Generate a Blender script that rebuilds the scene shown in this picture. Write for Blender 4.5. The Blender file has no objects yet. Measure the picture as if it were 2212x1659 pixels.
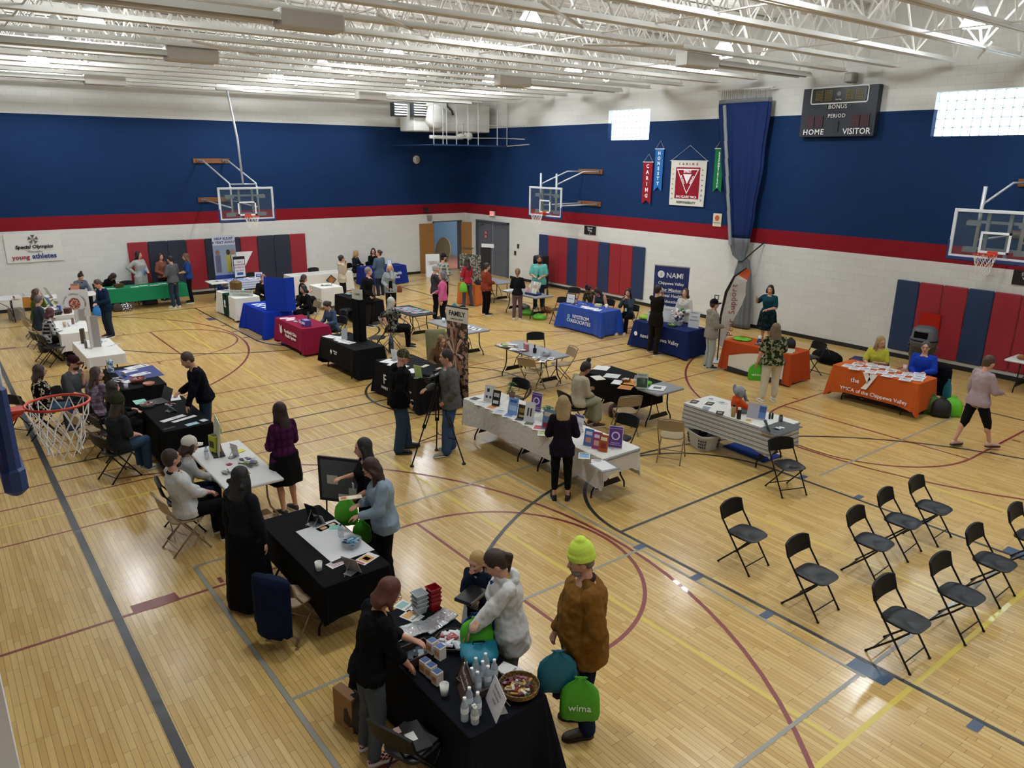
import bpy, bmesh, math, random
from math import sin, cos, pi, radians as R
from mathutils import Vector as V, Matrix as M4
random.seed(7)
S = bpy.context.scene
C = S.collection
# ---------------------------------------------------------------- camera, world, exposure
cam = bpy.data.cameras.new('camera'); camo = bpy.data.objects.new('camera', cam); C.objects.link(camo)
CP = V((-19.9043, -29.1614, 4.9309)); YAW, PIT, ROL = 0.6614, 0.2896, 0.0089
_f = V((sin(YAW)*cos(PIT), cos(YAW)*cos(PIT), -sin(PIT))); _r = _f.cross(V((0, 0, 1))).normalized(); _u = _r.cross(_f)
_r2 = _r*cos(ROL)+_u*sin(ROL); _u2 = _u*cos(ROL)-_r*sin(ROL)
camo.matrix_world = M4(((_r2.x, _u2.x, -_f.x, CP.x), (_r2.y, _u2.y, -_f.y, CP.y), (_r2.z, _u2.z, -_f.z, CP.z), (0, 0, 0, 1)))
cam.sensor_width = 36; cam.lens = 1629.37/2212*36; cam.clip_start = .05; cam.clip_end = 200
S.camera = camo
wd = bpy.data.worlds.new('world'); S.world = wd; wd.use_nodes = True
wd.node_tree.nodes['Background'].inputs[0].default_value = (.86, .94, 1, 1)
wd.node_tree.nodes['Background'].inputs[1].default_value = 9.0
vs = S.view_settings; vs.view_transform = 'Standard'; vs.look = 'None'; vs.gamma = 1; vs.exposure = 0.0; vs.use_curve_mapping = False
LAMP = 182.0          # emission of the high-bay lamps
S.cycles.max_bounces = 7; S.cycles.diffuse_bounces = 4; S.cycles.transparent_max_bounces = 12; S.cycles.sample_clamp_indirect = 6
# ---------------------------------------------------------------- helpers
def lin(c):
    if isinstance(c, str):
        c = [int(c[i:i+2], 16)/255 for i in (0, 2, 4)]
    return tuple((v/12.92 if v <= .04045 else ((v+.055)/1.055)**2.4) for v in c)+(1,)
_mats = {}
def mat(col, rough=.6, metal=0, pat=None, c2=None, c3=None, sc=10, bump=0, alpha=1, emit=0, trans=0, coat=0, spec=.5):
    if rough >= .7 and spec == .5: spec = .1
    key = (col, rough, metal, pat, c2, c3, sc, bump, alpha, emit, trans, coat, spec)
    if key in _mats: return _mats[key]
    m = bpy.data.materials.new('m_'+str(col)); m.use_nodes = True; nt = m.node_tree; N = nt.nodes; L = nt.links
    b = N['Principled BSDF']; I = b.inputs
    I['Base Color'].default_value = lin(col); I['Roughness'].default_value = rough; I['Metallic'].default_value = metal
    I['Alpha'].default_value = alpha; I['Transmission Weight'].default_value = trans; I['Coat Weight'].default_value = coat
    I['Specular IOR Level'].default_value = spec
    if emit: I['Emission Color'].default_value = lin(col); I['Emission Strength'].default_value = emit
    tc = N.new('ShaderNodeTexCoord')
    def math(op, a, v=None):
        n = N.new('ShaderNodeMath'); n.operation = op; n.use_clamp = False
        for i, x in enumerate((a, v)):
            if x is None: continue
            if isinstance(x, (int, float)): n.inputs[i].default_value = x
            else: L.new(x, n.inputs[i])
        return n.outputs[0]
    def mix(f, a, b2):
        n = N.new('ShaderNodeMix'); n.data_type = 'RGBA'
        L.new(f, n.inputs[0])
        for i, x in ((6, a), (7, b2)):
            if isinstance(x, (str, tuple)): n.inputs[i].default_value = lin(x)
            else: L.new(x, n.inputs[i])
        return n.outputs[2]
    src = tc.outputs['Object']
    if pat:
        if pat in ('plaid', 'stripe', 'vstripe', 'ystripe'):
            sx = N.new('ShaderNodeSeparateXYZ'); L.new(src, sx.inputs[0])
            def band(o, f, w, ph=0): return math('LESS_THAN', math('FRACT', math('ADD', math('MULTIPLY', o, f), 50.13+ph)), w)
            a = band(sx.outputs[2], sc, .4)
            if pat == 'plaid':
                b1 = band(math('ADD', sx.outputs[0], sx.outputs[1]), sc, .4)
                col1 = mix(a, col, c2); n2 = mix(b1, col1, c3 or c2); b2_ = band(sx.outputs[2], sc*2, .12, .3)
                out = mix(b2_, n2, c2)
            elif pat == 'stripe': out = mix(band(sx.outputs[2], sc*2.3, .15), mix(a, col, c2), c3 or c2)
            elif pat == 'ystripe': out = mix(band(sx.outputs[0], sc*2.3, .15), mix(band(sx.outputs[0], sc, .4), col, c2), c3 or c2)
            else: out = mix(band(sx.outputs[1], sc, .4), col, c2)
        elif pat == 'check':
            n = N.new('ShaderNodeTexChecker'); L.new(src, n.inputs[0]); n.inputs[3].default_value = sc
            n.inputs[1].default_value = lin(col); n.inputs[2].default_value = lin(c2); out = n.outputs[0]
        elif pat == 'spots':
            n = N.new('ShaderNodeTexVoronoi'); L.new(src, n.inputs['Vector']); n.inputs['Scale'].default_value = sc
            d = n.outputs['Distance']; a = math('LESS_THAN', d, .42); b_ = math('LESS_THAN', d, .2)
            out = mix(b_, mix(a, col, c2), c3 or c2)
        elif pat == 'camo':
            n = N.new('ShaderNodeTexNoise'); L.new(src, n.inputs['Vector']); n.inputs['Scale'].default_value = sc; n.inputs['Detail'].default_value = 3
            a = math('GREATER_THAN', n.outputs[0], .5)
            n2 = N.new('ShaderNodeTexNoise'); L.new(src, n2.inputs['Vector']); n2.inputs['Scale'].default_value = sc*1.6; n2.inputs['Detail'].default_value = 2
            b_ = math('GREATER_THAN', n2.outputs[0], .56)
            out = mix(b_, mix(a, col, c2), c3 or c2)
        elif pat == 'noise':
            n = N.new('ShaderNodeTexNoise'); L.new(src, n.inputs['Vector']); n.inputs['Scale'].default_value = sc; n.inputs['Detail'].default_value = 4
            out = mix(n.outputs[0], col, c2)
        L.new(out, I['Base Color'])
    if bump:
        n = N.new('ShaderNodeTexNoise'); L.new(src, n.inputs['Vector']); n.inputs['Scale'].default_value = 60 if bump < 1 else 14
        n.inputs['Detail'].default_value = 3
        bp = N.new('ShaderNodeBump'); bp.inputs['Strength'].default_value = min(1, bump); bp.inputs['Distance'].default_value = .004 if bump < 1 else .02
        L.new(n.outputs[0], bp.inputs['Height']); L.new(bp.outputs[0], I['Normal'])
    _mats[key] = m
    return m
def metal(c, r=.35): return mat(c, r, 1)
def tag(o, label=None, cat=None, group=None, kind=None):
    if label: o['label'] = label
    if cat: o['category'] = cat
    if group: o['group'] = group
    if kind: o['kind'] = kind
    return o
def thing(name, label, cat, loc=(0, 0, 0), rz=0, group=None):
    o = bpy.data.objects.new(name, None); C.objects.link(o); o.empty_display_size = .1
    o.location = (loc[0], loc[1], loc[2] if len(loc) > 2 else 0); o.rotation_euler = (0, 0, R(rz))
    return tag(o, label, cat, group)
def dup(root, loc=None, rz=None, label=None, group=None):
    r = root.copy(); C.objects.link(r)
    if loc is not None: r.location = (loc[0], loc[1], loc[2] if len(loc) > 2 else root.location[2])
    if rz is not None: r.rotation_euler = (0, 0, R(rz))
    if label: r['label'] = label
    if group: r['group'] = group
    for ch in list(root.children):
        c = ch.copy(); C.objects.link(c); c.parent = r
        for g in ch.children:
            d = g.copy(); C.objects.link(d); d.parent = c
    return r
class MB:
    def __init__(s): s.v = []; s.f = []; s.m = []
    def _add(s, vs, fs, mi=0):
        n = len(s.v); s.v += [tuple(v) for v in vs]
        for f in fs: s.f.append([i+n for i in f]); s.m.append(mi)
        return s
    def box(s, c, d, rz=0, mi=0, mx=None):
        x, y, z = d[0]/2, d[1]/2, d[2]/2
        vs = [V((a, b, e)) for a in (-x, x) for b in (-y, y) for e in (-z, z)]
        rot = mx or (M4.Rotation(rz, 3, 'Z') if rz else None)
        vs = [(rot @ v if rot else v)+V(c) for v in vs]
        return s._add(vs, [(0, 1, 3, 2), (4, 6, 7, 5), (0, 4, 5, 1), (2, 3, 7, 6), (0, 2, 6, 4), (1, 5, 7, 3)], mi)
    def bbox(s, c, d, b=.01, rz=0, mi=0, mx=None):   # bevelled box
        x, y, z = d[0]/2, d[1]/2, d[2]/2; b = min(b, x*.95, y*.95, z*.95)
        rings = []
        for (zz, ins) in ((-z, b), (-z+b, 0), (z-b, 0), (z, b)):
            X, Y = x-ins, y-ins; k = max(1e-4, b-ins*.5)
            rings.append([(X-k, -Y, zz), (X, -Y+k, zz), (X, Y-k, zz), (X-k, Y, zz), (-X+k, Y, zz), (-X, Y-k, zz), (-X, -Y+k, zz), (-X+k, -Y, zz)])
        rot = mx or M4.Rotation(rz, 3, 'Z')
        vs = [rot @ V(p)+V(c) for r in rings for p in r]; fs = [tuple(reversed(range(8))), tuple(range(24, 32))]
        for j in range(3):
            for i in range(8): fs.append((j*8+i, j*8+(i+1) % 8, j*8+8+(i+1) % 8, j*8+8+i))
        return s._add(vs, fs, mi)
    def loft(s, rings, mi=0, cap=True, closed=True):
        n = len(rings[0]); vs = [p for r in rings for p in r]; fs = []
        for j in range(len(rings)-1):
            for i in range(n if closed else n-1): fs.append((j*n+i, j*n+(i+1) % n, (j+1)*n+(i+1) % n, (j+1)*n+i))
        if cap: fs.append(tuple(reversed(range(n)))); fs.append(tuple(range((len(rings)-1)*n, len(rings)*n)))
        return s._add(vs, fs, mi)
    def tube(s, pts, r, n=8, mi=0, closed=False):
        pts = [V(p) for p in pts]; rings = []; rs = r if isinstance(r, (list, tuple)) else [r]*len(pts); k = len(pts); last = None
        for i, p in enumerate(pts):
            a = pts[(i-1) % k] if (i or closed) else p; b = pts[(i+1) % k] if (i < k-1 or closed) else p
            t = (b-a).normalized() if (b-a).length > 1e-9 else V((0, 0, 1))
            if last is None:
                u = t.cross(V((0, 0, 1))); u = u if u.length > .05 else t.cross(V((1, 0, 0)))
            else: u = last-t*last.dot(t)
            u.normalize(); last = u; w = t.cross(u)
            rings.append([p+(u*cos(q)+w*sin(q))*rs[i] for q in [2*pi*j/n for j in range(n)]])
        if closed: rings.append(rings[0]); return s.loft(rings, mi, False)
        return s.loft(rings, mi)
    def lathe(s, prof, c=(0, 0, 0), n=20, mi=0, sx=1, sy=1, cap=True):
        return s.loft([[(c[0]+r*cos(2*pi*i/n)*sx, c[1]+r*sin(2*pi*i/n)*sy, c[2]+z) for i in range(n)] for r, z in prof], mi, cap)
    def prism(s, poly, h, mx=None, mi=0):     # poly in XY extruded by h along Z, then mx
        mx = mx or M4.Identity(4); n = len(poly)
        return s.loft([[mx @ V((p[0], p[1], z)) for p in poly] for z in (0, h)], mi)
    def ell(s, c, r, mx=None, n=12, m=8, mi=0):
        c = V(c); rings = []
        for j in range(m+1):
            a = -pi/2+pi*j/m; a = max(-pi/2+.02, min(pi/2-.02, a))
            ring = [V((r[0]*cos(a)*cos(2*pi*i/n), r[1]*cos(a)*sin(2*pi*i/n), r[2]*sin(a))) for i in range(n)]
            rings.append([c+(mx @ p if mx else p) for p in ring])
        return s.loft(rings, mi)
    def cone(s, a, ra, b, rb, n=10, mi=0):   # capsule with two radii
        a = V(a); b = V(b); t = b-a; L_ = t.length; t = t/L_ if L_ > 1e-6 else V((0, 0, 1))
        u = t.cross(V((0, 0, 1))); u = u if u.length > .05 else t.cross(V((1, 0, 0))); u.normalize(); w = t.cross(u); rings = []
        for q in (-1.4, -.9, -.4): rings.append((a+t*ra*sin(q), ra*cos(q)))
        rings.append((a, ra)); rings.append((b, rb))
        for q in (.4, .9, 1.4): rings.append((b+t*rb*sin(q), rb*cos(q)))
        return s.loft([[c+(u*cos(2*pi*i/n)+w*sin(2*pi*i/n))*r for i in range(n)] for c, r in rings], mi)
    def mesh(s, name, mats, smooth=False):
        me = bpy.data.meshes.new(name); me.from_pydata(s.v, [], s.f)
        for m in (mats if isinstance(mats, (list, tuple)) else [mats]): me.materials.append(m)
        if any(s.m): me.polygons.foreach_set('material_index', s.m)
        if smooth: me.polygons.foreach_set('use_smooth', [True]*len(s.f))
        me.update(); return me
    def build(s, name, mats, parent=None, smooth=False, loc=None, rz=None):
        o = bpy.data.objects.new(name, s.mesh(name, mats, smooth)); C.objects.link(o)
        if parent: o.parent = parent
        if loc is not None: o.location = (loc[0], loc[1], loc[2] if len(loc) > 2 else 0)
        if rz is not None: o.rotation_euler = (0, 0, R(rz))
        return o
def text_mesh(name, body, size, m, parent=None, loc=(0, 0, 0), rot=(0, 0, 0), ext=.002, align='CENTER', sx=1, bold=0, shear=0, spacing=1):
    cu = bpy.data.curves.new(name, 'FONT'); cu.body = body; cu.size = size; cu.extrude = ext; cu.align_x = align; cu.align_y = 'CENTER'
    cu.offset = bold; cu.shear = shear; cu.space_character = spacing; cu.resolution_u = 2; cu.space_line = .9
    t = bpy.data.objects.new(name+'_tmp', cu); me = bpy.data.meshes.new_from_object(t); bpy.data.objects.remove(t)
    me.materials.clear(); me.materials.append(m)
    o = bpy.data.objects.new(name, me); C.objects.link(o); o.parent = parent; o.location = loc; o.rotation_euler = rot; o.scale = (sx, 1, 1)
    return o
RX = (pi/2, 0, 0)          # text upright, readable from -y
RW = (pi/2, 0, -pi/2)      # text upright, readable from -x
def ang(d): return (pi/2, 0, R(d))
# ---------------------------------------------------------------- the room
ZB, ZT, ZU = 2.56, 2.975, 6.164
XC, YD = -20.35, -31.5
DECK = 8.75
def node_mat(name):
    m = bpy.data.materials.new(name); m.use_nodes = True
    return m, m.node_tree.nodes, m.node_tree.links, m.node_tree.nodes['Principled BSDF']
def wall_mat():
    m, N, L, b = node_mat('painted_block'); g = N.new('ShaderNodeNewGeometry'); s = N.new('ShaderNodeSeparateXYZ'); L.new(g.outputs['Position'], s.inputs[0])
    cr = N.new('ShaderNodeValToRGB'); cr.color_ramp.interpolation = 'CONSTANT'; e = cr.color_ramp.elements
    mr = N.new('ShaderNodeMath'); mr.operation = 'DIVIDE'; mr.inputs[1].default_value = 10; L.new(s.outputs[2], mr.inputs[0]); L.new(mr.outputs[0], cr.inputs[0])
    W = lin('d9d9d4')
    e[0].position = 0; e[0].color = W; e[1].position = ZB/10; e[1].color = lin('861622')
    x = e.new(ZT/10); x.color = lin('12305a'); x = e.new(ZU/10); x.color = W
    ad = N.new('ShaderNodeMath'); L.new(s.outputs[0], ad.inputs[0]); L.new(s.outputs[1], ad.inputs[1])
    cm = N.new('ShaderNodeCombineXYZ'); L.new(ad.outputs[0], cm.inputs[0]); L.new(s.outputs[2], cm.inputs[1])
    br = N.new('ShaderNodeTexBrick'); L.new(cm.outputs[0], br.inputs[0]); br.inputs['Scale'].default_value = 1
    br.inputs['Brick Width'].default_value = .406; br.inputs['Row Height'].default_value = .203; br.inputs['Mortar Size'].default_value = .006; br.inputs['Mortar Smooth'].default_value = .6
    br.inputs['Color1'].default_value = (1, 1, 1, 1); br.inputs['Color2'].default_value = (.93, .93, .93, 1); br.inputs['Mortar'].default_value = (.86, .86, .86, 1)
    mx = N.new('ShaderNodeMix'); mx.data_type = 'RGBA'; mx.blend_type = 'MULTIPLY'; mx.inputs[0].default_value = .8; L.new(cr.outputs[0], mx.inputs[6]); L.new(br.outputs[0], mx.inputs[7])
    L.new(mx.outputs[2], b.inputs['Base Color']); b.inputs['Roughness'].default_value = .7; b.inputs['Specular IOR Level'].default_value = .15
    bp = N.new('ShaderNodeBump'); bp.invert = True; bp.inputs['Strength'].default_value = .5; bp.inputs['Distance'].default_value = .006
    L.new(br.outputs['Fac'], bp.inputs['Height']); L.new(bp.outputs[0], b.inputs['Normal'])
    return m
def floor_mat():
    m, N, L, b = node_mat('maple_strip'); g = N.new('ShaderNodeNewGeometry'); s = N.new('ShaderNodeSeparateXYZ'); L.new(g.outputs['Position'], s.inputs[0])
    cm = N.new('ShaderNodeCombineXYZ'); L.new(s.outputs[1], cm.inputs[0]); L.new(s.outputs[0], cm.inputs[1])
    def brick(c1, c2, off, bw):
        br = N.new('ShaderNodeTexBrick'); L.new(cm.outputs[0], br.inputs[0]); br.offset = off; br.offset_frequency = 3; br.squash = .7; br.squash_frequency = 4
        for k, v in (('Scale', 1), ('Brick Width', bw), ('Row Height', .057), ('Mortar Size', .0018), ('Mortar Smooth', .3), ('Bias', 0)): br.inputs[k].default_value = v
        br.inputs['Color1'].default_value = lin(c1); br.inputs['Color2'].default_value = lin(c2); br.inputs['Mortar'].default_value = lin('5f4424')
        return br
    a = brick('bf9b56', 'd4b473', .37, .62)
    no = N.new('ShaderNodeTexNoise'); no.inputs['Scale'].default_value = 1.0; no.inputs['Detail'].default_value = 6
    mp = N.new('ShaderNodeMapping'); mp.inputs['Scale'].default_value = (28, 1.6, 1); L.new(g.outputs['Position'], mp.inputs[0]); L.new(mp.outputs[0], no.inputs['Vector'])
    cr = N.new('ShaderNodeValToRGB'); cr.color_ramp.elements[0].position = .3; cr.color_ramp.elements[0].color = (.88, .865, .83, 1); cr.color_ramp.elements[1].position = .7; cr.color_ramp.elements[1].color = (1.06, 1.05, 1.03, 1)
    L.new(no.outputs[0], cr.inputs[0])
    mx = N.new('ShaderNodeMix'); mx.data_type = 'RGBA'; mx.blend_type = 'MULTIPLY'; mx.inputs[0].default_value = 1; L.new(a.outputs[0], mx.inputs[6]); L.new(cr.outputs[0], mx.inputs[7])
    L.new(mx.outputs[2], b.inputs['Base Color']); b.inputs['Roughness'].default_value = .36; b.inputs['Coat Weight'].default_value = .4; b.inputs['Coat Roughness'].default_value = .17; b.inputs['Specular IOR Level'].default_value = .3
    n2 = N.new('ShaderNodeTexNoise'); n2.inputs['Scale'].default_value = 5; n2.inputs['Detail'].default_value = 3; L.new(g.outputs['Position'], n2.inputs['Vector'])
    bp = N.new('ShaderNodeBump'); bp.inputs['Strength'].default_value = .12; bp.inputs['Distance'].default_value = .012; L.new(n2.outputs[0], bp.inputs['Height'])
    bp2 = N.new('ShaderNodeBump'); bp2.invert = True; bp2.inputs['Strength'].default_value = .35; bp2.inputs['Distance'].default_value = .002; L.new(a.outputs['Fac'], bp2.inputs['Height']); L.new(bp.outputs[0], bp2.inputs['Normal'])
    L.new(bp2.outputs[0], b.inputs['Normal']); L.new(bp.outputs[0], b.inputs['Coat Normal'])
    return m
WM = wall_mat(); FM = floor_mat()
def paint(c): return mat(c, .4, coat=.4)
PB, PR, PY, PG, PN = paint('23282c'), paint('7c2b2b'), paint('d2bc4e'), paint('8f9086'), paint('38506b')
fl = MB(); fl._add([(XC-.3, YD-.3, 0), (.3, YD-.3, 0), (.3, .3, 0), (XC-.3, .3, 0)], [(0, 1, 2, 3)], 0)
_lz = [0.0012]
def lseg(a, b, w, mi):
    a = V((a[0], a[1])); b = V((b[0], b[1])); d = (b-a).normalized(); n = V((-d.y, d.x))*w/2; z = _lz[0]; _lz[0] += .00003
    fl._add([(a-n).to_3d()+V((0, 0, z)), (b-n).to_3d()+V((0, 0, z)), (b+n).to_3d()+V((0, 0, z)), (a+n).to_3d()+V((0, 0, z))], [(0, 1, 2, 3)], mi)
def larc(c, r, a0, a1, w, mi, n=64):
    z = _lz[0]; _lz[0] += .00003; n = max(8, int(abs(a1-a0)/360*n*1.5))
    vs = []
    for i in range(n+1):
        a = R(a0+(a1-a0)*i/n)
        vs += [(c[0]+(r-w/2)*cos(a), c[1]+(r-w/2)*sin(a), z), (c[0]+(r+w/2)*cos(a), c[1]+(r+w/2)*sin(a), z)]
    fl._add(vs, [(2*i, 2*i+1, 2*i+3, 2*i+2) for i in range(n)], mi)
CX = -11.09; W5 = .05
for yy in (-17.43, -13.42): lseg((-19.7, yy), (-1.7, yy), .045, 3)          # volleyball, across
lseg((-18.9, -3.93), (-2, -3.93), .045, 3); lseg((-18.9, -26.65), (-2, -26.65), .055, 3)
for xx in (-14.2, -7.88): lseg((xx, -26.65), (xx, -3.93), .05, 3)
lseg((-11.0, -26.65), (-11.0, -17.43), .03, 3)
for yy in (-16.14, -16.85, -14.22, -14.84, -18.1, -12.9): lseg((-19.9, yy), (-1.2, yy), .035, 2)
for sgn, hx in ((1, -19.26), (-1, -1.89)):                                   # the two cross courts, red
    for hy in (-22.58, -7.5):
        bx = hx-sgn*1.05; fx = hx+sgn*4.22
        for e in (-1.84, 1.84):
            lseg((bx, hy+e), (fx, hy+e), .045, 2)
            for q in (2.6, 3.6, 4.6): lseg((bx+sgn*q, hy+e+(.06 if e > 0 else -.06)), (bx+sgn*q, hy+e+(.2 if e > 0 else -.2)), .05, 2)
        lseg((fx, hy-1.84), (fx, hy+1.84), .045, 2)
        larc((fx, hy), 1.83, -90 if sgn > 0 else 90, 90 if sgn > 0 else 270, .05, 2)
        a = 79; larc((hx, hy), 6.12, (-a if sgn > 0 else 180-a), (a if sgn > 0 else 180+a), .05, 2)
        fl._add([(bx+sgn*1.6, hy+1.86, .0012), (bx+sgn*1.95, hy+1.86, .0012), (bx+sgn*1.95, hy+2.02, .0012), (bx+sgn*1.6, hy+2.02, .0012)], [(0, 1, 2, 3)], 2)
for yy, xa_, xb_ in ((-20.1, -17.87, -8), (-23.16, -17.87, -12.95), (-23.24, -8.9, -4), (-26.24, -17.87, -4)): lseg((xa_, yy), (xb_, yy), .04, 4)
lseg((-17.87, -20.1), (-17.87, -29), .05, 4); lseg((-12.95, -20.1), (-13.17, -26.3), .035, 4)
for xx in (-18.87, -3.03): lseg((xx, -28.45), (xx, -2.63), .09 if xx < -9 else .05, 1)   # main court, black
for yy in (-28.45, -2.63, -15.44): lseg((-18.87, yy), (-3.03, yy), .05, 1)
larc((CX, -15.54), 1.83, 0, 360, .055, 1)
for sg, fy, hy in ((1, -22.66, -26.85), (-1, -8.42, -4.23)):
    lseg((CX-1.83, fy), (CX+1.83, fy), .05, 1); larc((CX, fy), 1.83, 0 if sg > 0 else 180, 180 if sg > 0 else 360, .055, 1)
    for e in (-1, 1):
        lseg((CX+e*1.83, fy), (CX+e*1.83, fy-sg*5.79), .05, 1)
        for q in (.45, 1.4, 2.4, 4.6):
            lseg((CX+e*1.93, fy-sg*(q-.05)), (CX+e*1.93, fy-sg*(q+.05)), .16, 5)
        lseg((CX+e*1.96, fy-sg*3.42), (CX+e*1.96, fy-sg*3.82), .2, 5)
    larc((CX, hy), 6.05, 0 if sg > 0 else 180, 180 if sg > 0 else 360, .055, 1)
    for e in (-1, 1): lseg((CX+e*6.05, hy), (CX+e*6.05, hy-sg*1.6), .055, 1)
lseg((-18.53, -20.68), (-18.22, -20.66), .19, 2)
tag(fl.build('floor', [FM, PB, PR, PY, PG, PN]), kind='structure')
# walls
def wallbox(mb, a, b): mb.box([(a[i]+b[i])/2 for i in range(3)], [abs(b[i]-a[i]) for i in range(3)])
w = MB(); T = .3
wallbox(w, (XC-T, 0, 0), (-1.72, T, DECK)); wallbox(w, (-.25, 0, 0), (.3, T, DECK)); wallbox(w, (-1.72, 0, 2.24), (-.25, T, DECK))
tag(w.build('wall_back', WM), kind='structure')
w = MB(); wy = [(-8.99, -10.94), (-20.1, -24.0)]; wz = (6.0, 6.62)
W1Z = (5.6, 6.60); W2Z = (5.55, 6.56)
wallbox(w, (0, 0, 2.32), (T, -8.99, DECK)); wallbox(w, (0, 0, 0), (T, -.98, 2.32)); wallbox(w, (0, -3.28, 0), (T, -8.99, 2.32))
wallbox(w, (0, -8.99, 0), (T, -10.94, W1Z[0])); wallbox(w, (0, -8.99, W1Z[1]), (T, -10.94, DECK))
wallbox(w, (0, -10.94, 0), (T, -20.1, DECK)); wallbox(w, (0, -20.1, 0), (T, -24, W2Z[0])); wallbox(w, (0, -20.1, W2Z[1]), (T, -24, DECK))
wallbox(w, (0, -24, 0), (T, YD-T, DECK))
tag(w.build('wall_right', WM), kind='structure')
w = MB(); wallbox(w, (XC-T, 0, 0), (XC, YD-T, DECK)); tag(w.build('wall_left', WM), kind='structure')
w = MB(); wallbox(w, (XC, YD-T, 0), (0, YD, DECK)); tag(w.build('wall_front', WM), kind='structure')
w = MB(); wallbox(w, (XC, -25.6, 0), (-19.95, -25.15, 3.3)); tag(w.build('trim_1', mat('dcdad4', .7, bump=.4)), kind='structure')
w = MB()
for (ya, yb, za, zb_) in ((-8.99, -10.94, *W1Z), (-20.1, -24.0, *W2Z)): pass
def glassblock(n, ya, yb, za, zb_):
    f = MB(); yc = (ya+yb)/2; zc = (za+zb_)/2; Wd = abs(yb-ya); H = zb_-za
    nu = round(Wd/.2); nv = round(H/.2)
    gb = MB()
    for i in range(nu):
        for j in range(nv):
            gb.bbox((.2, ya-(i+.5)*Wd/nu, za+(j+.5)*H/nv), (.08, Wd/nu-.012, H/nv-.012), .008)
    for i in range(nu+1): f.box((.2, ya-i*Wd/nu, zc), (.07, .012, H))
    for j in range(nv+1): f.box((.2, yc, za+j*H/nv), (.07, Wd, .012))
    m, N, L, b = node_mat('glass_block'); tr = N.new('ShaderNodeBsdfTranslucent'); tr.inputs[0].default_value = (.9, .95, .97, 1)
    tp = N.new('ShaderNodeBsdfTransparent'); tp.inputs[0].default_value = (.85, .93, .95, 1); mx = N.new('ShaderNodeMixShader'); mx.inputs[0].default_value = .55
    L.new(tr.outputs[0], mx.inputs[1]); L.new(tp.outputs[0], mx.inputs[2]); L.new(mx.outputs[0], N['Material Output'].inputs[0])
    o = f.build('window_%d' % n, mat('9fa6a8', .7)); tag(o, kind='structure')
    gb.build('window_pane', m, o)
glassblock(1, -8.99, -10.94, *W1Z); glassblock(2, -20.1, -24.0, *W2Z)
# ceiling deck, ribbed steel
dk = MB(); x = XC
prof = []
yy = YD-T
while yy < .3: prof += [(yy, 0), (yy+.1, 0), (yy+.13, .04), (yy+.22, .04)]; yy += .25
dk.loft([[(XC-T, p[0], DECK+p[1]) for p in prof], [(.3, p[0], DECK+p[1]) for p in prof]], 0, False, False)
dk.box((XC/2, YD/2, DECK+.1), (-XC+.6, -YD+.6, .04))
tag(dk.build('ceiling', mat('e6e5e0', .6)), kind='structure')
# baseboards
b = MB(); b.box(((XC-2.46)/2, -.012, .055), (abs(XC+2.46), .024, .11)); tag(b.build('baseboard_back', mat('16171a', .5)), kind='structure')
b = MB(); b.box((-.012, (-3.4+YD)/2, .055), (.024, abs(YD+3.4), .11)); tag(b.build('baseboard_right', mat('16171a', .5)), kind='structure')
b = MB(); b.box((XC+.012, YD/2, .055), (.024, -YD, .11)); tag(b.build('baseboard_left', mat('16171a', .5)), kind='structure')
# doors
DG = mat('5b6068', .45); WOOD = mat('a4753c', .45, pat='noise', c2='8a5e2c', sc=3)
f = MB(); f.box((-.02, -.98, 1.16), (.14, .06, 2.34)); f.box((-.02, -3.28, 1.16), (.14, .06, 2.34)); f.box((-.02, -2.13, 2.31), (.14, 2.36, .06)); fo = tag(f.build('door_1', mat('4b5057', .5)), kind='structure')
for k, yc in enumerate((-1.56, -2.70)):
    d = MB(); d.bbox((.02, yc, 1.14), (.045, 1.12, 2.27), .004); d.box((-.006, yc, .82), (.012, 1.06, .05)); d.box((-.006, yc, 1.02), (.02, 1.0, .05)); d.build('door_leaf', DG, fo)
    h = MB(); h.box((-.03, yc+(.35 if k == 0 else -.35), 2.15), (.05, .34, .07)); h.box((-.06, yc+(.2 if k == 0 else -.2), 2.19), (.03, .3, .02)); h.build('door_closer', mat('6c7076', .4, .6), fo)
f = MB(); f.box((-1.74, .13, 1.12), (.05, .34, 2.24)); f.box((-.235, .13, 1.12), (.05, .34, 2.24)); f.box((-.99, .13, 2.235), (1.55, .34, .04)); fo = tag(f.build('door_2', mat('474a4e', .5)), kind='structure')
d = MB(); d.bbox((-2.1, -.04, 1.1), (.73, .045, 2.16), .004); o = d.build('door_leaf', WOOD, fo)
d = MB(); d.bbox((0, -.365, 1.1), (.045, .73, 2.16), .004); o = d.build('door_leaf', WOOD, fo, loc=(-.26, -.06, 0), rz=32)
h = MB(); h.box((-.05, -.4, 1.02), (.06, .5, .05)); h.build('push_bar', metal('9a9a98'), o)
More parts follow.
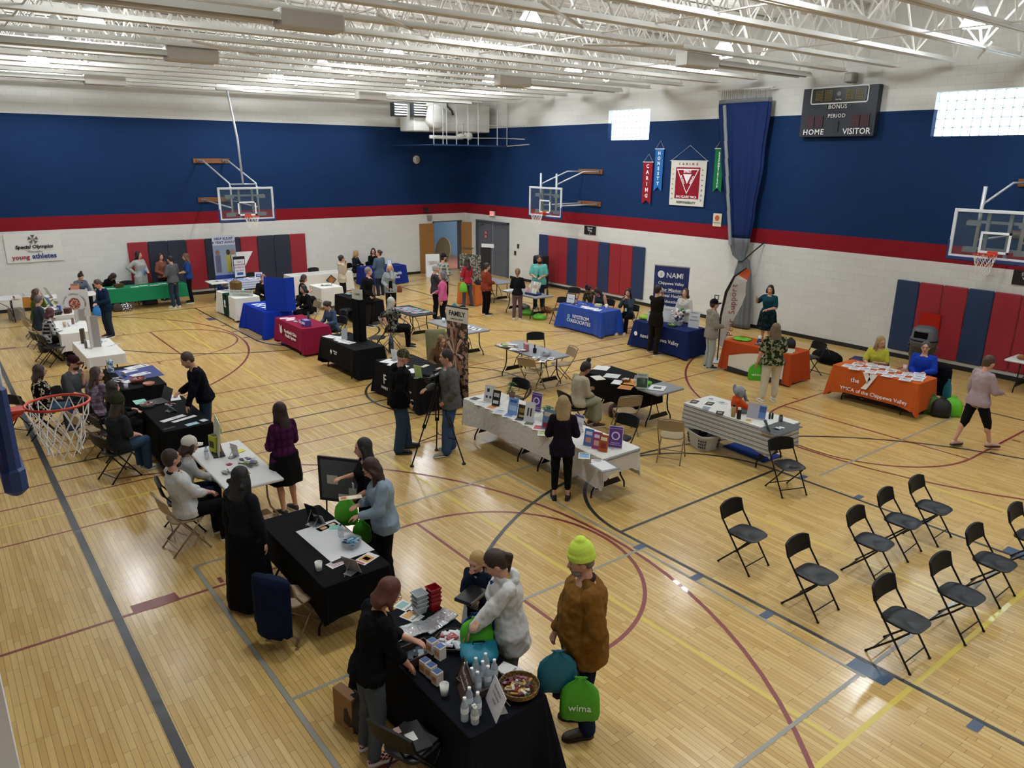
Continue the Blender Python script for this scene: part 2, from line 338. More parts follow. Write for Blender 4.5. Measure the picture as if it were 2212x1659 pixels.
# the room behind the wooden doors
r = MB(); r.box((-1, 3.6, -.03), (7, 6.7, .06)); tag(r.build('floor_1', mat('a8623c', .35, pat='noise', c2='97552f', sc=2, coat=.3)), kind='structure')
r = MB(); r.box((-4.5, 3.6, 1.6), (.1, 6.7, 3.2)); r.box((2.5, 3.6, 1.6), (.1, 6.7, 3.2)); r.box((-1, 7, 1.6), (7, .1, 3.2)); tag(r.build('wall_far', mat('8fb4cc', .6)), kind='structure')
r = MB(); r.box((-1, 3.6, 3.2), (7.2, 7, .1)); tag(r.build('ceiling_1', mat('e2e2e0', .6)), kind='structure')
for i, (xx, yy, c) in enumerate(((-1.05, 5.2, 'e0572a'), (-.6, 4.9, '26264a'), (.2, 5.4, 'd8442c'))):
    b = MB(); b.bbox((0, 0, .15), (.28, .28, .28), .03); tag(b.build('foam_block', mat(c, .6), loc=(xx, yy, 0), rz=20*i), ('orange foam block', 'dark navy foam block', 'red foam block')[i]+' on the floor of the room beyond the wooden doors', 'foam block')
l = thing('ceiling_light', 'flat ceiling light in the room beyond the wooden doors', 'ceiling light', (-1, 3.2, 3.1))
MB().box((0, 0, 0), (1.3, 1.3, .06)).build('frame', mat('dddddd'), l); MB().box((0, 0, -.035), (1.2, 1.2, .02)).build('diffuser', mat('ffffff', emit=9), l)
# ---------------------------------------------------------------- steel roof joists (running across, parallel to the back wall)
STEEL = mat('dfddd6', .5); JY = [-.85-1.32*k for k in range(23)]; ZJ = 7.13
def joist0():
    t = thing('roof_joist', 'white open-web steel roof joist spanning the gym under the deck', 'roof joist', (0, JY[0], 0), 0, 'parallel white roof joists')
    xa, xb = XC+.65, -.62
    for nm, z, a, b_ in (('bottom_chord', ZJ, xa, xb), ('top_chord', DECK-.04, XC+.02, -.02)):
        c = MB()
        for s in (-1, 1): c.box(((a+b_)/2, s*.06, z), (b_-a, .09, .012)); c.box(((a+b_)/2, s*.022, z+(.045 if z < 8 else -.045)), (b_-a, .012, .09))
        c.build(nm, STEEL, t)
    pts = [V((-.05, 0, DECK-.07))]; n = 20; st = (xb-xa)/n
    for i in range(n*1+1): pts.append(V((xb-i*st, 0, ZJ+.03 if i % 2 == 0 else DECK-.08)))
    pts.append(V((XC+.05, 0, DECK-.07)))
    w = MB(); w.tube(pts, .026, 6); w.build('web_bar', STEEL, t)
    w = MB()
    for i in range(0, n): 
        x_ = xb-(i+.5)*st; w.box((x_, 0, DECK-.35), (.035, .035, .6), 0, 0, M4.Rotation(.45 if i % 2 else -.45, 3, 'Y'))
    o = w.build('web_strut', STEEL, t); o['kind'] = 'stuff'
    return t
jt = joist0()
for k in range(1, 23): dup(jt, (0, JY[k], 0))
# bridging between the joists
cb = MB()
for s in (-1, 1): cb.tube([(0, -.63*s, ZJ+.06), (0, .63*s, DECK-.1)], .02, 5)
cbm = cb.mesh('cross_brace', STEEL)
for k in range(22):
    for xx in (-2.6, -7.0, -11.4, -15.8):
        o = bpy.data.objects.new('cross_brace', cbm); C.objects.link(o); o.location = (xx+(k % 2)*.05, JY[k]-.66, 0)
        tag(o, 'thin white cross brace between two neighbouring roof joists', 'brace', 'cross braces between the roof joists')
for xx in (-4.8, -9.2, -13.6, -18):
    h = MB().tube([(xx, YD, ZJ+.08), (xx, 0, ZJ+.08)], .016, 5); tag(h.build('bridging_rod', STEEL), 'long white bridging rod tying the bottom chords of the joists', 'rod', 'bridging rods over the joist bottoms')
for i, (p, q) in enumerate((((-13.6, -17.5), (-12.2, -16.4)), ((-15, -12.5), (-13.2, -11.2)), ((-8.9, -17.2), (-7.3, -18.4)), ((-3.6, -22.6), (-1.2, -21.4)), ((-12.2, -19.9), (-10.3, -18.7)))):
    h = MB().tube([(p[0], p[1], ZJ-.02), (q[0], q[1], ZJ-.02)], .03, 4); tag(h.build('diagonal_angle', STEEL), 'white diagonal steel angle under the joist bottoms', 'brace', 'diagonal angles under the joists')
# high-bay lamps
lampm = mat('f4faff', emit=LAMP)
def lamp0():
    t = thing('high_bay_lamp', 'round high-bay lamp glowing white among the roof joists', 'lamp', (0, 0, 7.42), 0, 'glowing high-bay lamps')
    MB().lathe([(.05, .75), (.07, .72), (.12, .62), (.13, .34), (.15, .26)], n=16).build('housing', mat('b9bab8', .4, .3), t, True)
    MB().tube([(0, 0, .72), (0, 0, 1.3)], .012, 6).build('hanger', STEEL, t)
    MB().lathe([(.27, .02), (.28, 0), (.27, -.02), (.05, -.04)], n=16).build('refractor', lampm, t, True); MB().lathe([(.14, .27), (.2, .18), (.272, .02)], n=16, cap=False).build('glowing_dome', mat('f4faff', emit=LAMP*.22), t, True)
    return t
LP = [(x_, y_) for y_ in (-3.0, -6.6, -10.9, -16.4, -22.2, -27.6) for x_ in (-16.45, -9.6, -3.45)]; LP[2] = (-4.75, -3.6)
lt = lamp0(); lt.location = (LP[0][0], LP[0][1], 7.42)
for q in LP[1:]: dup(lt, (q[0], q[1], 7.42))
# tube heaters: burner box and long reflector
def heater(x, y, way, label, Ln=5.6):
    t = thing('tube_heater', label, 'heater', (x, y, 6.98)); s = way
    b = MB(); b.bbox((0, 0, 0), (1.05, .34, .26), .02); b.box((0, .17, -.12), (1.0, .01, .04)); b.build('burner_box', mat('c9c7c0', .5), t)
    MB().box((s*-.53, 0, 0), (.02, .3, .24)).build('end_panel', mat('e0dfda', .5), t)
    r = MB(); pr = [(-.2, -.06), (-.12, .06), (.12, .06), (.2, -.06), (.19, -.06), (.11, .045), (-.11, .045), (-.19, -.06)]
    r.loft([[(s*.52, p[0], p[1]) for p in pr], [(s*(.52+Ln), p[0], p[1]) for p in pr]]); r.build('reflector', mat('dcdcd8', .4), t)
    MB().tube([(s*.5, 0, -.01), (s*(.5+Ln), 0, -.01)], .05, 10).build('burner_tube', mat('a8a6a0', .5, .5), t, True)
for x, y, s, l in ((-14.5, -16.95, -1, 'tube heater with grey burner box, nearest on the left side of the ceiling'), (-14.7, -11.3, -1, 'tube heater with grey burner box, middle of the left ceiling row'), (-15.0, -3.9, -1, 'tube heater with grey burner box, nearest the back wall on the left'),
    (-6.7, -4.1, 1, 'tube heater with burner box by the back wall, right of the hoop pipe'), (-6.3, -11.6, 1, 'tube heater with burner box, middle of the right ceiling row'), (-6.1, -17.8, 1, 'tube heater with burner box high above the divider curtain side, right ceiling')): heater(x, y, s, l, 4.9 if s < 0 else 3.6)
# ---------------------------------------------------------------- basketball hoops
GLS = mat('5c6c76', .08, alpha=.14, spec=.3); FRM = mat('d4d8dc', .4); PIPE = mat('c4c7c8', .4, .4); PADB = mat('1d3468', .55); RIM = mat('c8381f', .4); NET = mat('e8e6de', .8)
def hoop(loc, rz, D, label, dy=0, pole=False, mast=False, only=False):
    t = thing('basketball_hoop', label, 'basketball hoop', loc, rz, None); zb, zt, hw = 2.9, 3.97, .915
    MB().box((-.012, 0, (zb+zt)/2), (.012, 2*hw-.06, zt-zb-.06)).build('glass_backboard', GLS, t)
    f = MB()
    for s in (-1, 1): f.bbox((-.012, s*(hw-.03), (zb+zt)/2), (.045, .07, zt-zb), .008)
    for z in (zb+.035, zt-.035): f.bbox((-.012, 0, z), (.045, 2*hw-.08, .07), .008)
    f.build('board_frame', FRM, t)
    q = MB()
    for s in (-1, 1): q.box((.0, s*.28, 3.28), (.008, .05, .46))
    for z in (3.075, 3.485): q.box((.0, 0, z), (.008, .61, .05))
    q.build('target_square', mat('eef0f2', .5), t)
    p = MB(); p.bbox((-.02, 0, zb-.01), (.08, 2*hw+.06, .1), .02)
    for s in (-1, 1): p.bbox((-.02, s*(hw+.005), zb+.19), (.08, .06, .4), .02)
    p.build('edge_padding', PADB, t)
    r = MB(); r.tube([(.38+.225*cos(a), .225*sin(a), 3.05) for a in [2*pi*i/28 for i in range(28)]], .011, 8, closed=True)
    r.build('rim', RIM, t, True)
    b = MB(); b.bbox((.02, 0, 3.03), (.03, .2, .14), .005); b.loft([[(.03, -.07, 3.06), (.03, .07, 3.06), (.03, .07, 3.03), (.03, -.07, 3.03)], [(.17, -.07, 3.055), (.17, .07, 3.055), (.17, .06, 3.04), (.17, -.06, 3.04)]])
    b.loft([[(.03, -.05, 3.0), (.03, .05, 3.0), (.03, .05, 2.94), (.03, -.05, 2.94)], [(.15, -.04, 3.045), (.15, .04, 3.045), (.15, .04, 3.03), (.15, -.04, 3.03)]]); b.build('rim_bracket', RIM, t)
    n = MB(); K = 12; lv = [(3.04, .222), (2.93, .19), (2.84, .165), (2.76, .145), (2.69, .125), (2.63, .12)]
    for k in range(K):
        for s in (-1, 1):
            pts = []
            for j, (z, rr) in enumerate(lv):
                a = 2*pi*(k+s*j*.5)/K; w = .012*sin(k*2.3+j*1.7); pts.append((.38+(rr+w)*cos(a), (rr+w)*sin(a), z+.01*sin(k*1.7+j)))
            n.tube(pts, .0045, 5)
    n.build('net', NET, t)
    if only: 
        a = MB()
        for s in (-1, 1): a.tube([(-.03, s*.45, 3.7), (-D, s*.45, 3.7)], .03, 8); a.tube([(-.03, s*.45, 3.1), (-D, s*.45, 3.1)], .03, 8)
        a.build('support_arm', PIPE, t, True); return t
    st = mat('8d9696', .45, .4)
    for z in (3.12, 3.7):
        m = MB(); m.box((-.12, 0, z), (.05, 1.3, .06))
        for s in (-1, 1): m.box((-.1, s*.52, z-.04), (.03, .3, .1))
        m.build('cross_rail', st, t)
    for s in (-1, 1):
        m = MB(); m.box((-.08, s*.22, 3.45), (.05, .07, 1.0)); m.build('upright_channel', st, t)
        m = MB(); m.tube([(-.16, s*.44, 3.05), (-.16, s*.44, zt+(.48 if mast else .02))], .04 if mast else .03, 10); m.build('upright_post', PIPE, t, True)
        wz, wl = (4.78, 3.42) if D > 2 else (4.52, 3.38)
        a = MB(); a.tube([(-.16, s*.44, 3.9), (-.22, s*.44, 4.08), (-D+.55, s*.44+dy*.7, wz), (-D+.06, s*.44+dy, wz)], .028, 8); a.build('upper_arm', PIPE, t, True)
        a = MB(); a.tube([(-.16, s*.44, 3.3), (-D+.06, s*.42+dy, wl)], .025, 8); a.build('lower_arm', PIPE, t, True)
    if D > 2: MB().tube([(-.2, -.44, 4.06), (-.2, .44, 4.06)], .022, 8).build('top_bar', PIPE, t, True)
    for z, w_ in ((wz, 1.27), (wl, 1.22)):
        m = MB(); m.bbox((-D+.03, dy, z), (.05, w_, .17), .006)
        for s in (-1, 1): m.box((-D+.075, s*.44+dy, z), (.05, .16, .09), 0, 1)
        m.build('wall_board', [mat('8a5526', .6, pat='noise', c2='6d3f18', sc=6), mat('6f7274', .5, .5)], t)
    if pole:
        m = MB(); m.tube([(-.2, 0, 4.06), (-.35, 0, 5.5), (-1.0, .02, ZJ-.1)], .035, 10); m.build('ceiling_brace', PIPE, t, True)
        m = MB(); m.bbox((-1.0, .1, ZJ-.06), (.12, .9, .1), .02); m.build('brace_clamp', mat('cfcfca', .5), t)
    return t
hoop((-11.09, -3.38), -90, 3.38, 'basketball hoop on the back wall with a long brace pipe to the ceiling', pole=True)
hoop((-1.51, -7.4), 180, 1.51, 'basketball hoop on the right wall, between the grey doors and the divider curtain', dy=.8, mast=True)
hoop((-1.51, -22.5), 180, 1.51, 'basketball hoop on the right wall at the right edge of the picture', dy=.35, mast=True)
t = hoop((-19.64, -22.47), 0, .71, 'near basketball hoop seen edge-on at the left edge, above the seated people', only=True)
# big blue padding of the near board
m = MB(); m.bbox((-.03, .94, 3.12), (.1, .09, .75), .03); m.bbox((-.03, 0, 2.83), (.14, 2.0, .22), .04); m.bbox((-.03, -.94, 3.12), (.1, .09, .75), .03); m.build('thick_padding', PADB, t)
# ---------------------------------------------------------------- wall pads
VB, VR, VN = mat('1c3257', .5, bump=.1), mat('94202c', .5, bump=.1), mat('22283a', .5, bump=.1)
def pads(xs, cols, wall, label):
    for i in range(len(xs)-1):
        a, b = xs[i], xs[i+1]; c = cols[i]; nm = {'B': 'blue', 'R': 'red', 'N': 'dark navy'}[c]; m = {'B': VB, 'R': VR, 'N': VN}[c]
        w_ = abs(b-a)-.012; p = MB()
        p.bbox((0, 0, 0), (w_, .055, 1.83), .02)
        loc = ((a+b)/2, -.035, 1.12) if wall == 'A' else (-.035, (a+b)/2, 1.12)
        o = p.build('wall_pad', m, None, False, loc, 0 if wall == 'A' else 90); 
        tag(o, label % (nm, ORD[i]), 'wall pad', {'A': 'pads on the back wall', 'B': 'pads on the right wall'}[wall])
ORD = ['first', 'second', 'third', 'fourth', 'fifth', 'sixth', 'seventh', 'eighth', 'ninth', 'tenth', 'eleventh']
pads([-14.24+.65*i for i in range(11)], 'RNNRNNRNNR', 'A', '%s vinyl pad on the back wall, %s from the left in its row')
pads([-5.34-.577*i for i in range(11)], 'BRRBRRBRRB', 'B', '%s vinyl pad on the right wall left of the curtain, %s from the corner doors')
pads([-19.87-.577*i for i in range(10)], 'BRRBRRBRR', 'B', '%s vinyl pad on the right wall under the right hoop, %s from the left')
t = thing('pad_emblem', 'large white Y emblem sticker on the dark navy pads of the back wall', 'emblem', (-10.22, -.075, .98))
w_ = mat('e8e8e4', .6)
MB().prism([(-.45, .5), (.32, .5), (-.02, -.06), (-.22, .12)], .006, M4.Rotation(pi/2, 4, 'X')).build('emblem_fold', w_, t)
MB().prism([(-.45, .05), (-.2, -.2), (-.1, -.25), (-.42, -.75), (-.6, -.75)], .006, M4.Rotation(pi/2, 4, 'X')).build('emblem_stem', w_, t)
text_mesh('lettering', 'Y', .2, w_, t, (.0, -.004, -.62), RX)
# ---------------------------------------------------------------- scoreboard, speaker, clock, exit sign, small signs
def led(t, y, z, w_, h, col, nx, nz, nm):
    m = MB(); m.box((0, y, z), (.01, w_, h), 0, 0)
    for i in range(nx):
        for j in range(nz): m.box((-.008, y-w_/2+(i+.5)*w_/nx, z-h/2+(j+.5)*h/nz), (.006, w_/nx*.6, h/nz*.6), 0, 1)
    o = m.build(nm, [mat('08090b', .5), mat(col, .5)], t)
SBY = -17.72
t = thing('scoreboard', 'dark navy scoreboard reading HOME and VISITOR high on the right wall', 'scoreboard', (-.22, SBY, 6.2))
MB().bbox((.11, 0, 0), (.2, 2.1, 1.24), .01).build('cabinet', mat('18202c', .5), t)
MB().box((.1, -.98, 0), (.1, .02, 1.2)).build('side_trim', mat('101722', .5), t)
f = MB(); f.tube([(0, s*.74+c_*cos(a)*1, .42+k*.15+c_*sin(a)) for s, k, a0 in ((1, 1, 0), (-1, 1, 90), (-1, -1, 180), (1, -1, 270)) for c_ in (.05,) for a in [R(a0+q) for q in (0, 30, 60, 90)]], .018, 6, closed=True)
f.build('clock_border', mat('eceef0', .5), t)
MB().box((-.001, 0, .42), (.006, 1.5, .34)).build('clock_panel', mat('0b0c0e', .4), t)
for y in (.56, .3, -.3, -.56): led(t, y, .42, .22, .27, '8a7c3c', 5, 7, 'digit_panel')
for y in (.62, -.66): 
    led(t, y+.13, -.23, .23, .3, '5c1f30', 5, 7, 'digit_panel'); led(t, y-.13, -.23, .23, .3, '5c1f30', 5, 7, 'digit_panel')
led(t, 0, -.36, .16, .27, '2f4440', 5, 7, 'digit_panel')
wl = mat('f0f0ee', .5)
text_mesh('lettering', 'BONUS', .15, wl, t, (-.012, 0, .13), RW, bold=.001, spacing=1.1); text_mesh('lettering', 'PERIOD', .135, wl, t, (-.012, 0, -.1), RW, bold=.001, spacing=1.1)
text_mesh('lettering', 'HOME', .2, wl, t, (-.012, .62, -.5), RW, bold=.002, spacing=1.15); text_mesh('lettering', 'VISITOR', .21, wl, t, (-.012, -.6, -.5), RW, bold=.002)
MB().lathe([(.05, 0), (.06, .01), (.02, .012)], n=14).build('logo_disc', mat('7d8288'), t, loc=(-.01, 0, .45)).rotation_euler = (0, -pi/2, 0)
text_mesh('lettering', 'Fair-Play', .05, wl, t, (-.012, 0, .31), RW)
for s in (-1, 1): MB().prism([(0, -.05), (0, .05), (.09, 0)], .004, M4.Rotation(-pi/2, 4, 'Z') @ M4.Rotation(pi/2, 4, 'X') if s > 0 else M4.Rotation(pi/2, 4, 'Z') @ M4.Rotation(pi/2, 4, 'X')).build('bonus_arrow', mat('24403c'), t, loc=(-.006, -s*.3-.0, .15))
t = thing('wall_speaker', 'small grey speaker on the wall above the scoreboard', 'speaker', (-.15, -17.95, 7.0))
MB().bbox((0, 0, .03), (.26, .24, .24), .02).build('speaker_box', mat('8f8e8a', .6), t); MB().box((-.135, 0, .03), (.01, .17, .17)).build('grille', mat('b7b6b0', .6), t); MB().box((.08, 0, -.12), (.1, .16, .06)).build('bracket', mat('c9c7c0'), t)
def clock():
    t = thing('wall_clock', 'round wall clock behind a wire guard on the blue back wall', 'clock', (-2.55, 0, 4.88))
    mx = M4.Rotation(pi/2, 4, 'X')
    def lay(nm, prof, m, y): o = MB().lathe(prof, n=28).build(nm, m, t, True); o.rotation_euler = (pi/2, 0, 0); o.location = (0, y, 0)
    lay('clock_case', [(.2, 0), (.2, .07), (.18, .09), (.17, .085)], mat('1a1a1c'), 0); lay('dial', [(.17, .0), (.17, .004)], mat('d9d8d0'), -.084)
    h = MB(); h.box((0, -.092, .04), (.012, .004, .1)); h.box((.04, -.092, .015), (.1, .004, .01), 0, 0, M4.Rotation(-.5, 3, 'Y'))
    for i in range(12): h.box((.145*cos(i*pi/6), -.091, .145*sin(i*pi/6)), (.014, .003, .014))
    h.build('clock_hand', mat('141414'), t)
    g = MB()
    for i in range(8): a = i*pi/4; g.tube([(.28*cos(a), 0, .28*sin(a)), (.24*cos(a), -.14, .24*sin(a)), (.05*cos(a), -.17, .05*sin(a))], .005, 5)
    for r_, y in ((.27, -.05), (.24, -.14), (.05, -.17)): g.tube([(r_*cos(i*pi/10), y, r_*sin(i*pi/10)) for i in range(20)], .005, 5, closed=True)
    g.build('wire_guard', mat('2a3450', .5), t)
clock()
t = thing('exit_sign', 'lit red exit sign on the right wall above the grey doors', 'sign', (-.06, -2.17, 2.66))
MB().bbox((0, 0, 0), (.08, .32, .21), .01).build('sign_box', mat('c9c2bc'), t); MB().box((-.043, 0, 0), (.006, .27, .16)).build('sign_face', mat('f2a09a', emit=1.2), t); text_mesh('lettering', 'EXIT', .13, mat('d02020', emit=1.5), t, (-.05, 0, 0), RW, bold=.004)
t = thing('fire_door_sign', 'small red notice on the left leaf of the grey double door', 'sign', (-.012, -1.62, 1.72))
MB().box((0, 0, 0), (.006, .2, .34)).build('sign_plate', mat('a81c28'), t); text_mesh('lettering', 'FIRE\nEXIT', .07, wl, t, (-.006, 0, .08), RW); text_mesh('lettering', 'KEEP\nSHUT', .06, wl, t, (-.006, 0, -.09), RW)
def plate(nm, label, cat, loc, w_, h, col, rows, rot=RW, thick=.015, tc=None):
    t = thing(nm, label, cat, loc); B = rot == RW
    MB().bbox((0, 0, 0), (thick, w_, h) if B else (w_, thick, h), .003).build('sign_plate', mat(col, .5), t)
    for s, z, sz in rows: text_mesh('lettering', s, sz, tc or wl, t, (-thick/2-.002, 0, z) if B else (0, -thick/2-.002, z), rot)
    return t
plate('court_sign', 'small black sign with white words on the right wall under the left hoop', 'sign', (-.02, -8.28, 2.41), .62, .32, '141416', (('School', .08, .1), ('Wing', -.01, .1), ('2', -.11, .1)))
plate('court_sign', 'black sign cut off by the right picture edge, above the right wall pads', 'sign', (-.02, -22.78, 2.42), .62, .34, '1c1414', (('School', .08, .1), ('Wing', -.01, .1), ('3', -.11, .1)))
t = plate('ball_poster', 'small cream poster with an orange basketball left of the curtain', 'poster', (-.02, -14.02, 3.16), .32, .4, 'd8d0b4', (('BASKETBALL', -.09, .05),), tc=mat('3a2c20')); MB().lathe([(.001, 0), (.085, 0), (.085, .004), (.001, .004)], n=20).build('ball_print', mat('b5552a'), t, loc=(-.01, 0, .06)).rotation_euler = (0, -pi/2, 0)
for x, z, lb in ((-2.1, 2.76, 'small black camera box over the wooden doors'), (-1.95, 2.42, 'small grey sounder over the wooden doors')):
    o = MB().bbox((0, 0, 0), (.2, .12, .2), .01).build('wall_box', mat('202226' if z > 2.6 else '8a8680'), loc=(x, -.06, z)); tag(o, lb, 'wall box')
for y, z, lb in ((-3.95, 1.42, 'small black wall plate right of the grey doors, the upper one'), (-3.75, 1.12, 'small black wall plate right of the grey doors, the lower one')):
    o = MB().bbox((0, 0, 0), (.04, .1, .18), .005).build('wall_plate', mat('26241f'), loc=(-.02, y, z)); tag(o, lb, 'wall plate')
# hanging banners on the right wall
def ribbon(y, z0, z1, w_, col, txt, label, sz=.15):
    t = thing('hanging_banner', label, 'banner', (-.05, y, 0)); m = mat(col, .7)
    p = [(-w_/2, z0), (w_/2, z0), (w_/2-.01, z1), (0, z1+.13), (-w_/2+.01, z1)]
    MB().loft([[(x_, a, b) for a, b in p] for x_ in (-.004, .004)]).build('banner_cloth', m, t)
    MB().tube([(0, -w_/2-.03, z0), (0, w_/2+.03, z0)], .012, 6).build('banner_rod', mat('e8e6e0'), t); MB().tube([(0, -w_/2, z0), (.02, 0, z0+.26), (0, w_/2, z0)], .005, 4).build('hanging_cord', mat('c8c8c4'), t)
    n = len(txt); st = (z0-z1-.22)/n
    for i, ch in enumerate(txt): text_mesh('lettering', ch, sz, wl, t, (-.01, 0, z0-.14-st*i), RW, bold=.006)
ribbon(-11.02, 4.88, 3.5, .42, '8e1f2c', 'CARING', 'red swallowtail banner reading CARING down the blue right wall', .17)
ribbon(-11.5, 5.3, 3.95, .36, '2b6db0', 'HONESTY', 'light blue swallowtail banner reading HONESTY down the right wall', .15)
ribbon(-13.93, 5.3, 4.0, .34, '1f7a48', 'RESPONSIBILITY', 'green swallowtail banner half hidden behind the divider curtain', .085)
t = thing('hanging_banner', 'large cream square banner with a red field and white triangle on the right wall', 'banner', (-.05, -12.75, 0))
MB().loft([[(x_, a, b) for a, b in ((.71, 4.93), (-.73, 4.93), (-.71, 3.53), (.7, 3.53))] for x_ in (-.004, .004)]).build('banner_cloth', mat('d9d6cc', .8), t)
MB().tube([(0, -.78, 4.93), (0, .76, 4.93)], .015, 6).build('banner_rod', mat('e8e6e0'), t); MB().tube([(0, -.74, 4.93), (.02, 0, 5.4), (0, .73, 4.93)], .006, 4).build('hanging_cord', mat('c8c8c4'), t)
MB().box((-.008, 0, 4.24), (.006, .98, .98)).build('red_field', mat('8e1f2c', .7), t)
def tri(r, z, nm, m, x_): MB().loft([[(x_+d, r*cos(a), z+r*sin(a)) for a in (pi/2+2*pi/3*k+pi for k in range(3))] for d in (-.002, .002)]).build(nm, m, t)
tri(.52, 4.42, 'white_triangle', wl, -.014); tri(.46, 4.42, 'red_triangle', mat('8e1f2c', .7), -.019); tri(.2, 4.42, 'inner_triangle', wl, -.024)
text_mesh('lettering', 'SPIRIT', .12, wl, t, (-.024, 0, 4.6), RW, bold=.004); text_mesh('lettering', 'BODY', .11, wl, t, (-.024, .2, 4.34), (pi/2, R(60), -pi/2), bold=.004); text_mesh('lettering', 'MIND', .11, wl, t, (-.024, -.2, 4.34), (pi/2, R(-60), -pi/2), bold=.004)
text_mesh('lettering', 'EAU CLAIRE YMCA', .1, wl, t, (-.014, 0, 3.81), RW, bold=.002)
for s, z, sp in (('CARING', 4.83, 2.6), ('RESPONSIBILITY', 3.63, 1.1)): text_mesh('lettering', s, .1, mat('7a1f28' if s[0] == 'C' else '1c5038'), t, (-.01, 0, z), RW, spacing=sp, bold=.003)
for i, ch in enumerate('HONESTY'): text_mesh('lettering', ch, .085, mat('23427a'), t, (-.01, -.6, 3.72+i*.155), (pi/2, -pi/2, -pi/2), bold=.002)
for i, ch in enumerate('RESPECT'): text_mesh('lettering', ch, .085, mat('a8822c'), t, (-.01, .6, 3.74+i*.155), (pi/2, -pi/2, -pi/2), bold=.002)
# banner on the back wall
t = thing('vinyl_banner', 'white Special Olympics young athletes banner on the back wall at far left', 'banner', (-17.0, -.03, 2.05))
g = MB(); NX = 24; rows = []
for j in range(9):
    z = .47-.94*j/8; rows.append([(-.8+1.6*i/NX+.03*(j/8)*0, -.008-.012*sin(i*.7+j*.9)*(1-abs(i-12)/14), z-.03*sin(pi*i/NX)*(j < 1)) for i in range(NX+1)])
g.loft(rows, 0, False, False); g.build('banner_sheet', mat('dcdad4', .6), t)
g = MB()
for i in range(5):
    a = R(90+72*i); c_ = V((.12*cos(a), -.03, .26+.12*sin(a))); g.ell(c_, (.018, .006, .018)); b = V((.07*cos(a), -.03, .26+.07*sin(a)))
    for s in (-.35, .35): g.tube([V((.02*cos(a), -.03, .26+.02*sin(a))), b, V((.15*cos(a+s), -.03, .26+.15*sin(a+s)))], .009, 5)
g.build('globe_emblem', mat('1c1c1e'), t)
text_mesh('lettering', 'Special Olympics', .155, mat('1a1a1c'), t, (0, -.03, .02), RX, bold=.006, shear=.2); text_mesh('lettering', 'Wisconsin', .1, mat('2c2c2e'), t, (0, -.03, -.13), RX)
text_mesh('lettering', 'young', .2, mat('9c2c38'), t, (-.41, -.03, -.3), RX, bold=.004); text_mesh('lettering', 'athletes', .22, mat('24387c'), t, (.25, -.03, -.29), RX, bold=.006)
# ---------------------------------------------------------------- divider curtain
t = thing('divider_curtain', 'gathered blue divider curtain with grey lower part, strapped to the right wall', 'curtain', (-.32, -14.95, 0))
def curt(z0, z1, nm, m, n=5):
    P = [(0.02, .38, .2), (.6, .36, .2), (1.6, .30, .18), (2.05, .2, .13), (2.6, .34, .2), (3.4, .48, .22), (5, .72, .24), (6.55, .88, .24)]
    def wd(z):
        for a, b in zip(P, P[1:]):
            if z <= b[0]: q = (z-a[0])/(b[0]-a[0]); q = q*q*(3-2*q); return a[1]+(b[1]-a[1])*q, a[2]+(b[2]-a[2])*q
        return P[-1][1:]
    def yc(z): return -.45+.55*min(1, z/6.5)**.8 if z > 2.05 else -.45+.02*z
    rings = []; K = 144
    for j in range(n+1):
        z = z0+(z1-z0)*j/n; w_, d = wd(z); ring = []
        for i in range(K):
            a = 2*pi*i/K; f = 1+.16*sin(a*17+.5*sin(z))*(.6+.4*sin(a*5)); ring.append((d*sin(a)*f*.8, yc(z)+w_*cos(a)*(1+.04*sin(a*11)), z))
        rings.append(ring)
    return MB().loft(rings).build(nm, m, t, True)
curt(2.72, 6.55, 'blue_curtain', mat('1b2c5a', .7), 24); curt(.03, 2.72, 'grey_curtain', mat('6a6d70', .75), 20); curt(6.55, 6.66, 'top_hem', mat('6f7376', .7), 1)
g = MB()
for i in range(34): y = .8-1.6*i/33; g.box((.04*sin(i*2.1), y+.1, 6.78), (.012, .02, .26))
o = g.build('mesh_strip', mat('a8a49a', .8), t)
MB().box((0, .1, 6.93), (.06, 1.9, .04)).build('curtain_track', mat('c4c2bb'), t)
h = MB(); [h.tube([(-.22+.02*sin(z), .62-(6.5-z)*.16, z), (-.21, .62-(6.5-(z-.5))*.16, z-.5)], .05, 6) for z in [6.5-.5*i for i in range(8)]]; h.build('grey_stripe', mat('8d9296', .7), t)
MB().tube([(.3, -.85, 2.62), (-.1, -.75, 2.35), (-.2, -.5, 2.06), (-.1, -.3, 2.02)], .02, 6).build('tie_strap', mat('16161a'), t)
# ---------------------------------------------------------------- air handler in the corner with its guard
WG = mat('c9c8c2', .5)
t = thing('air_handler', 'white ceiling air handler with louvred outlet in the corner behind a pipe guard', 'air handler', (-2.2, -1.7, 0))
MB().bbox((.1, 0, 6.5), (3.4, 1.5, 1.05), .03).build('cabinet', WG, t); MB().bbox((-1.5, -.3, 6.35), (.7, 1.0, .8), .03).build('end_cabinet', WG, t)
MB().lathe([(.02, 0), (.42, 0), (.45, .08), (.45, .3), (.4, .35), (.02, .36)], n=28).build('fan_housing', mat('d8d7d2', .5), t, True, (-.95, -.72, 6.5)).rotation_euler = (pi/2, 0, 0)
for k, (xx, yy) in enumerate(((-2.35, -.5), (-1.65, -.78))):
    l = MB(); l.box((xx, yy, 6.72), (.56, .3, .5), 0, 1)
    for j in range(5): l.box((xx, yy-.17, 6.54+.09*j), (.54, .1, .02), 0, 0, M4.Rotation(.5, 3, 'X'))
    l.build('louvre', [mat('e3e3df', .4), mat('2c2e30')], t)
MB().bbox((1.55, -.2, 6.5), (.5, .5, .75), .02).build('control_box', WG, t)
MB().tube([(-1.1, -.7, 5.75), (.3, -.7, 5.75), (.55, -.7, 5.8), (.6, -.7, 5.95)], .07, 12).build('pipe', mat('d4d3cc'), t, True)
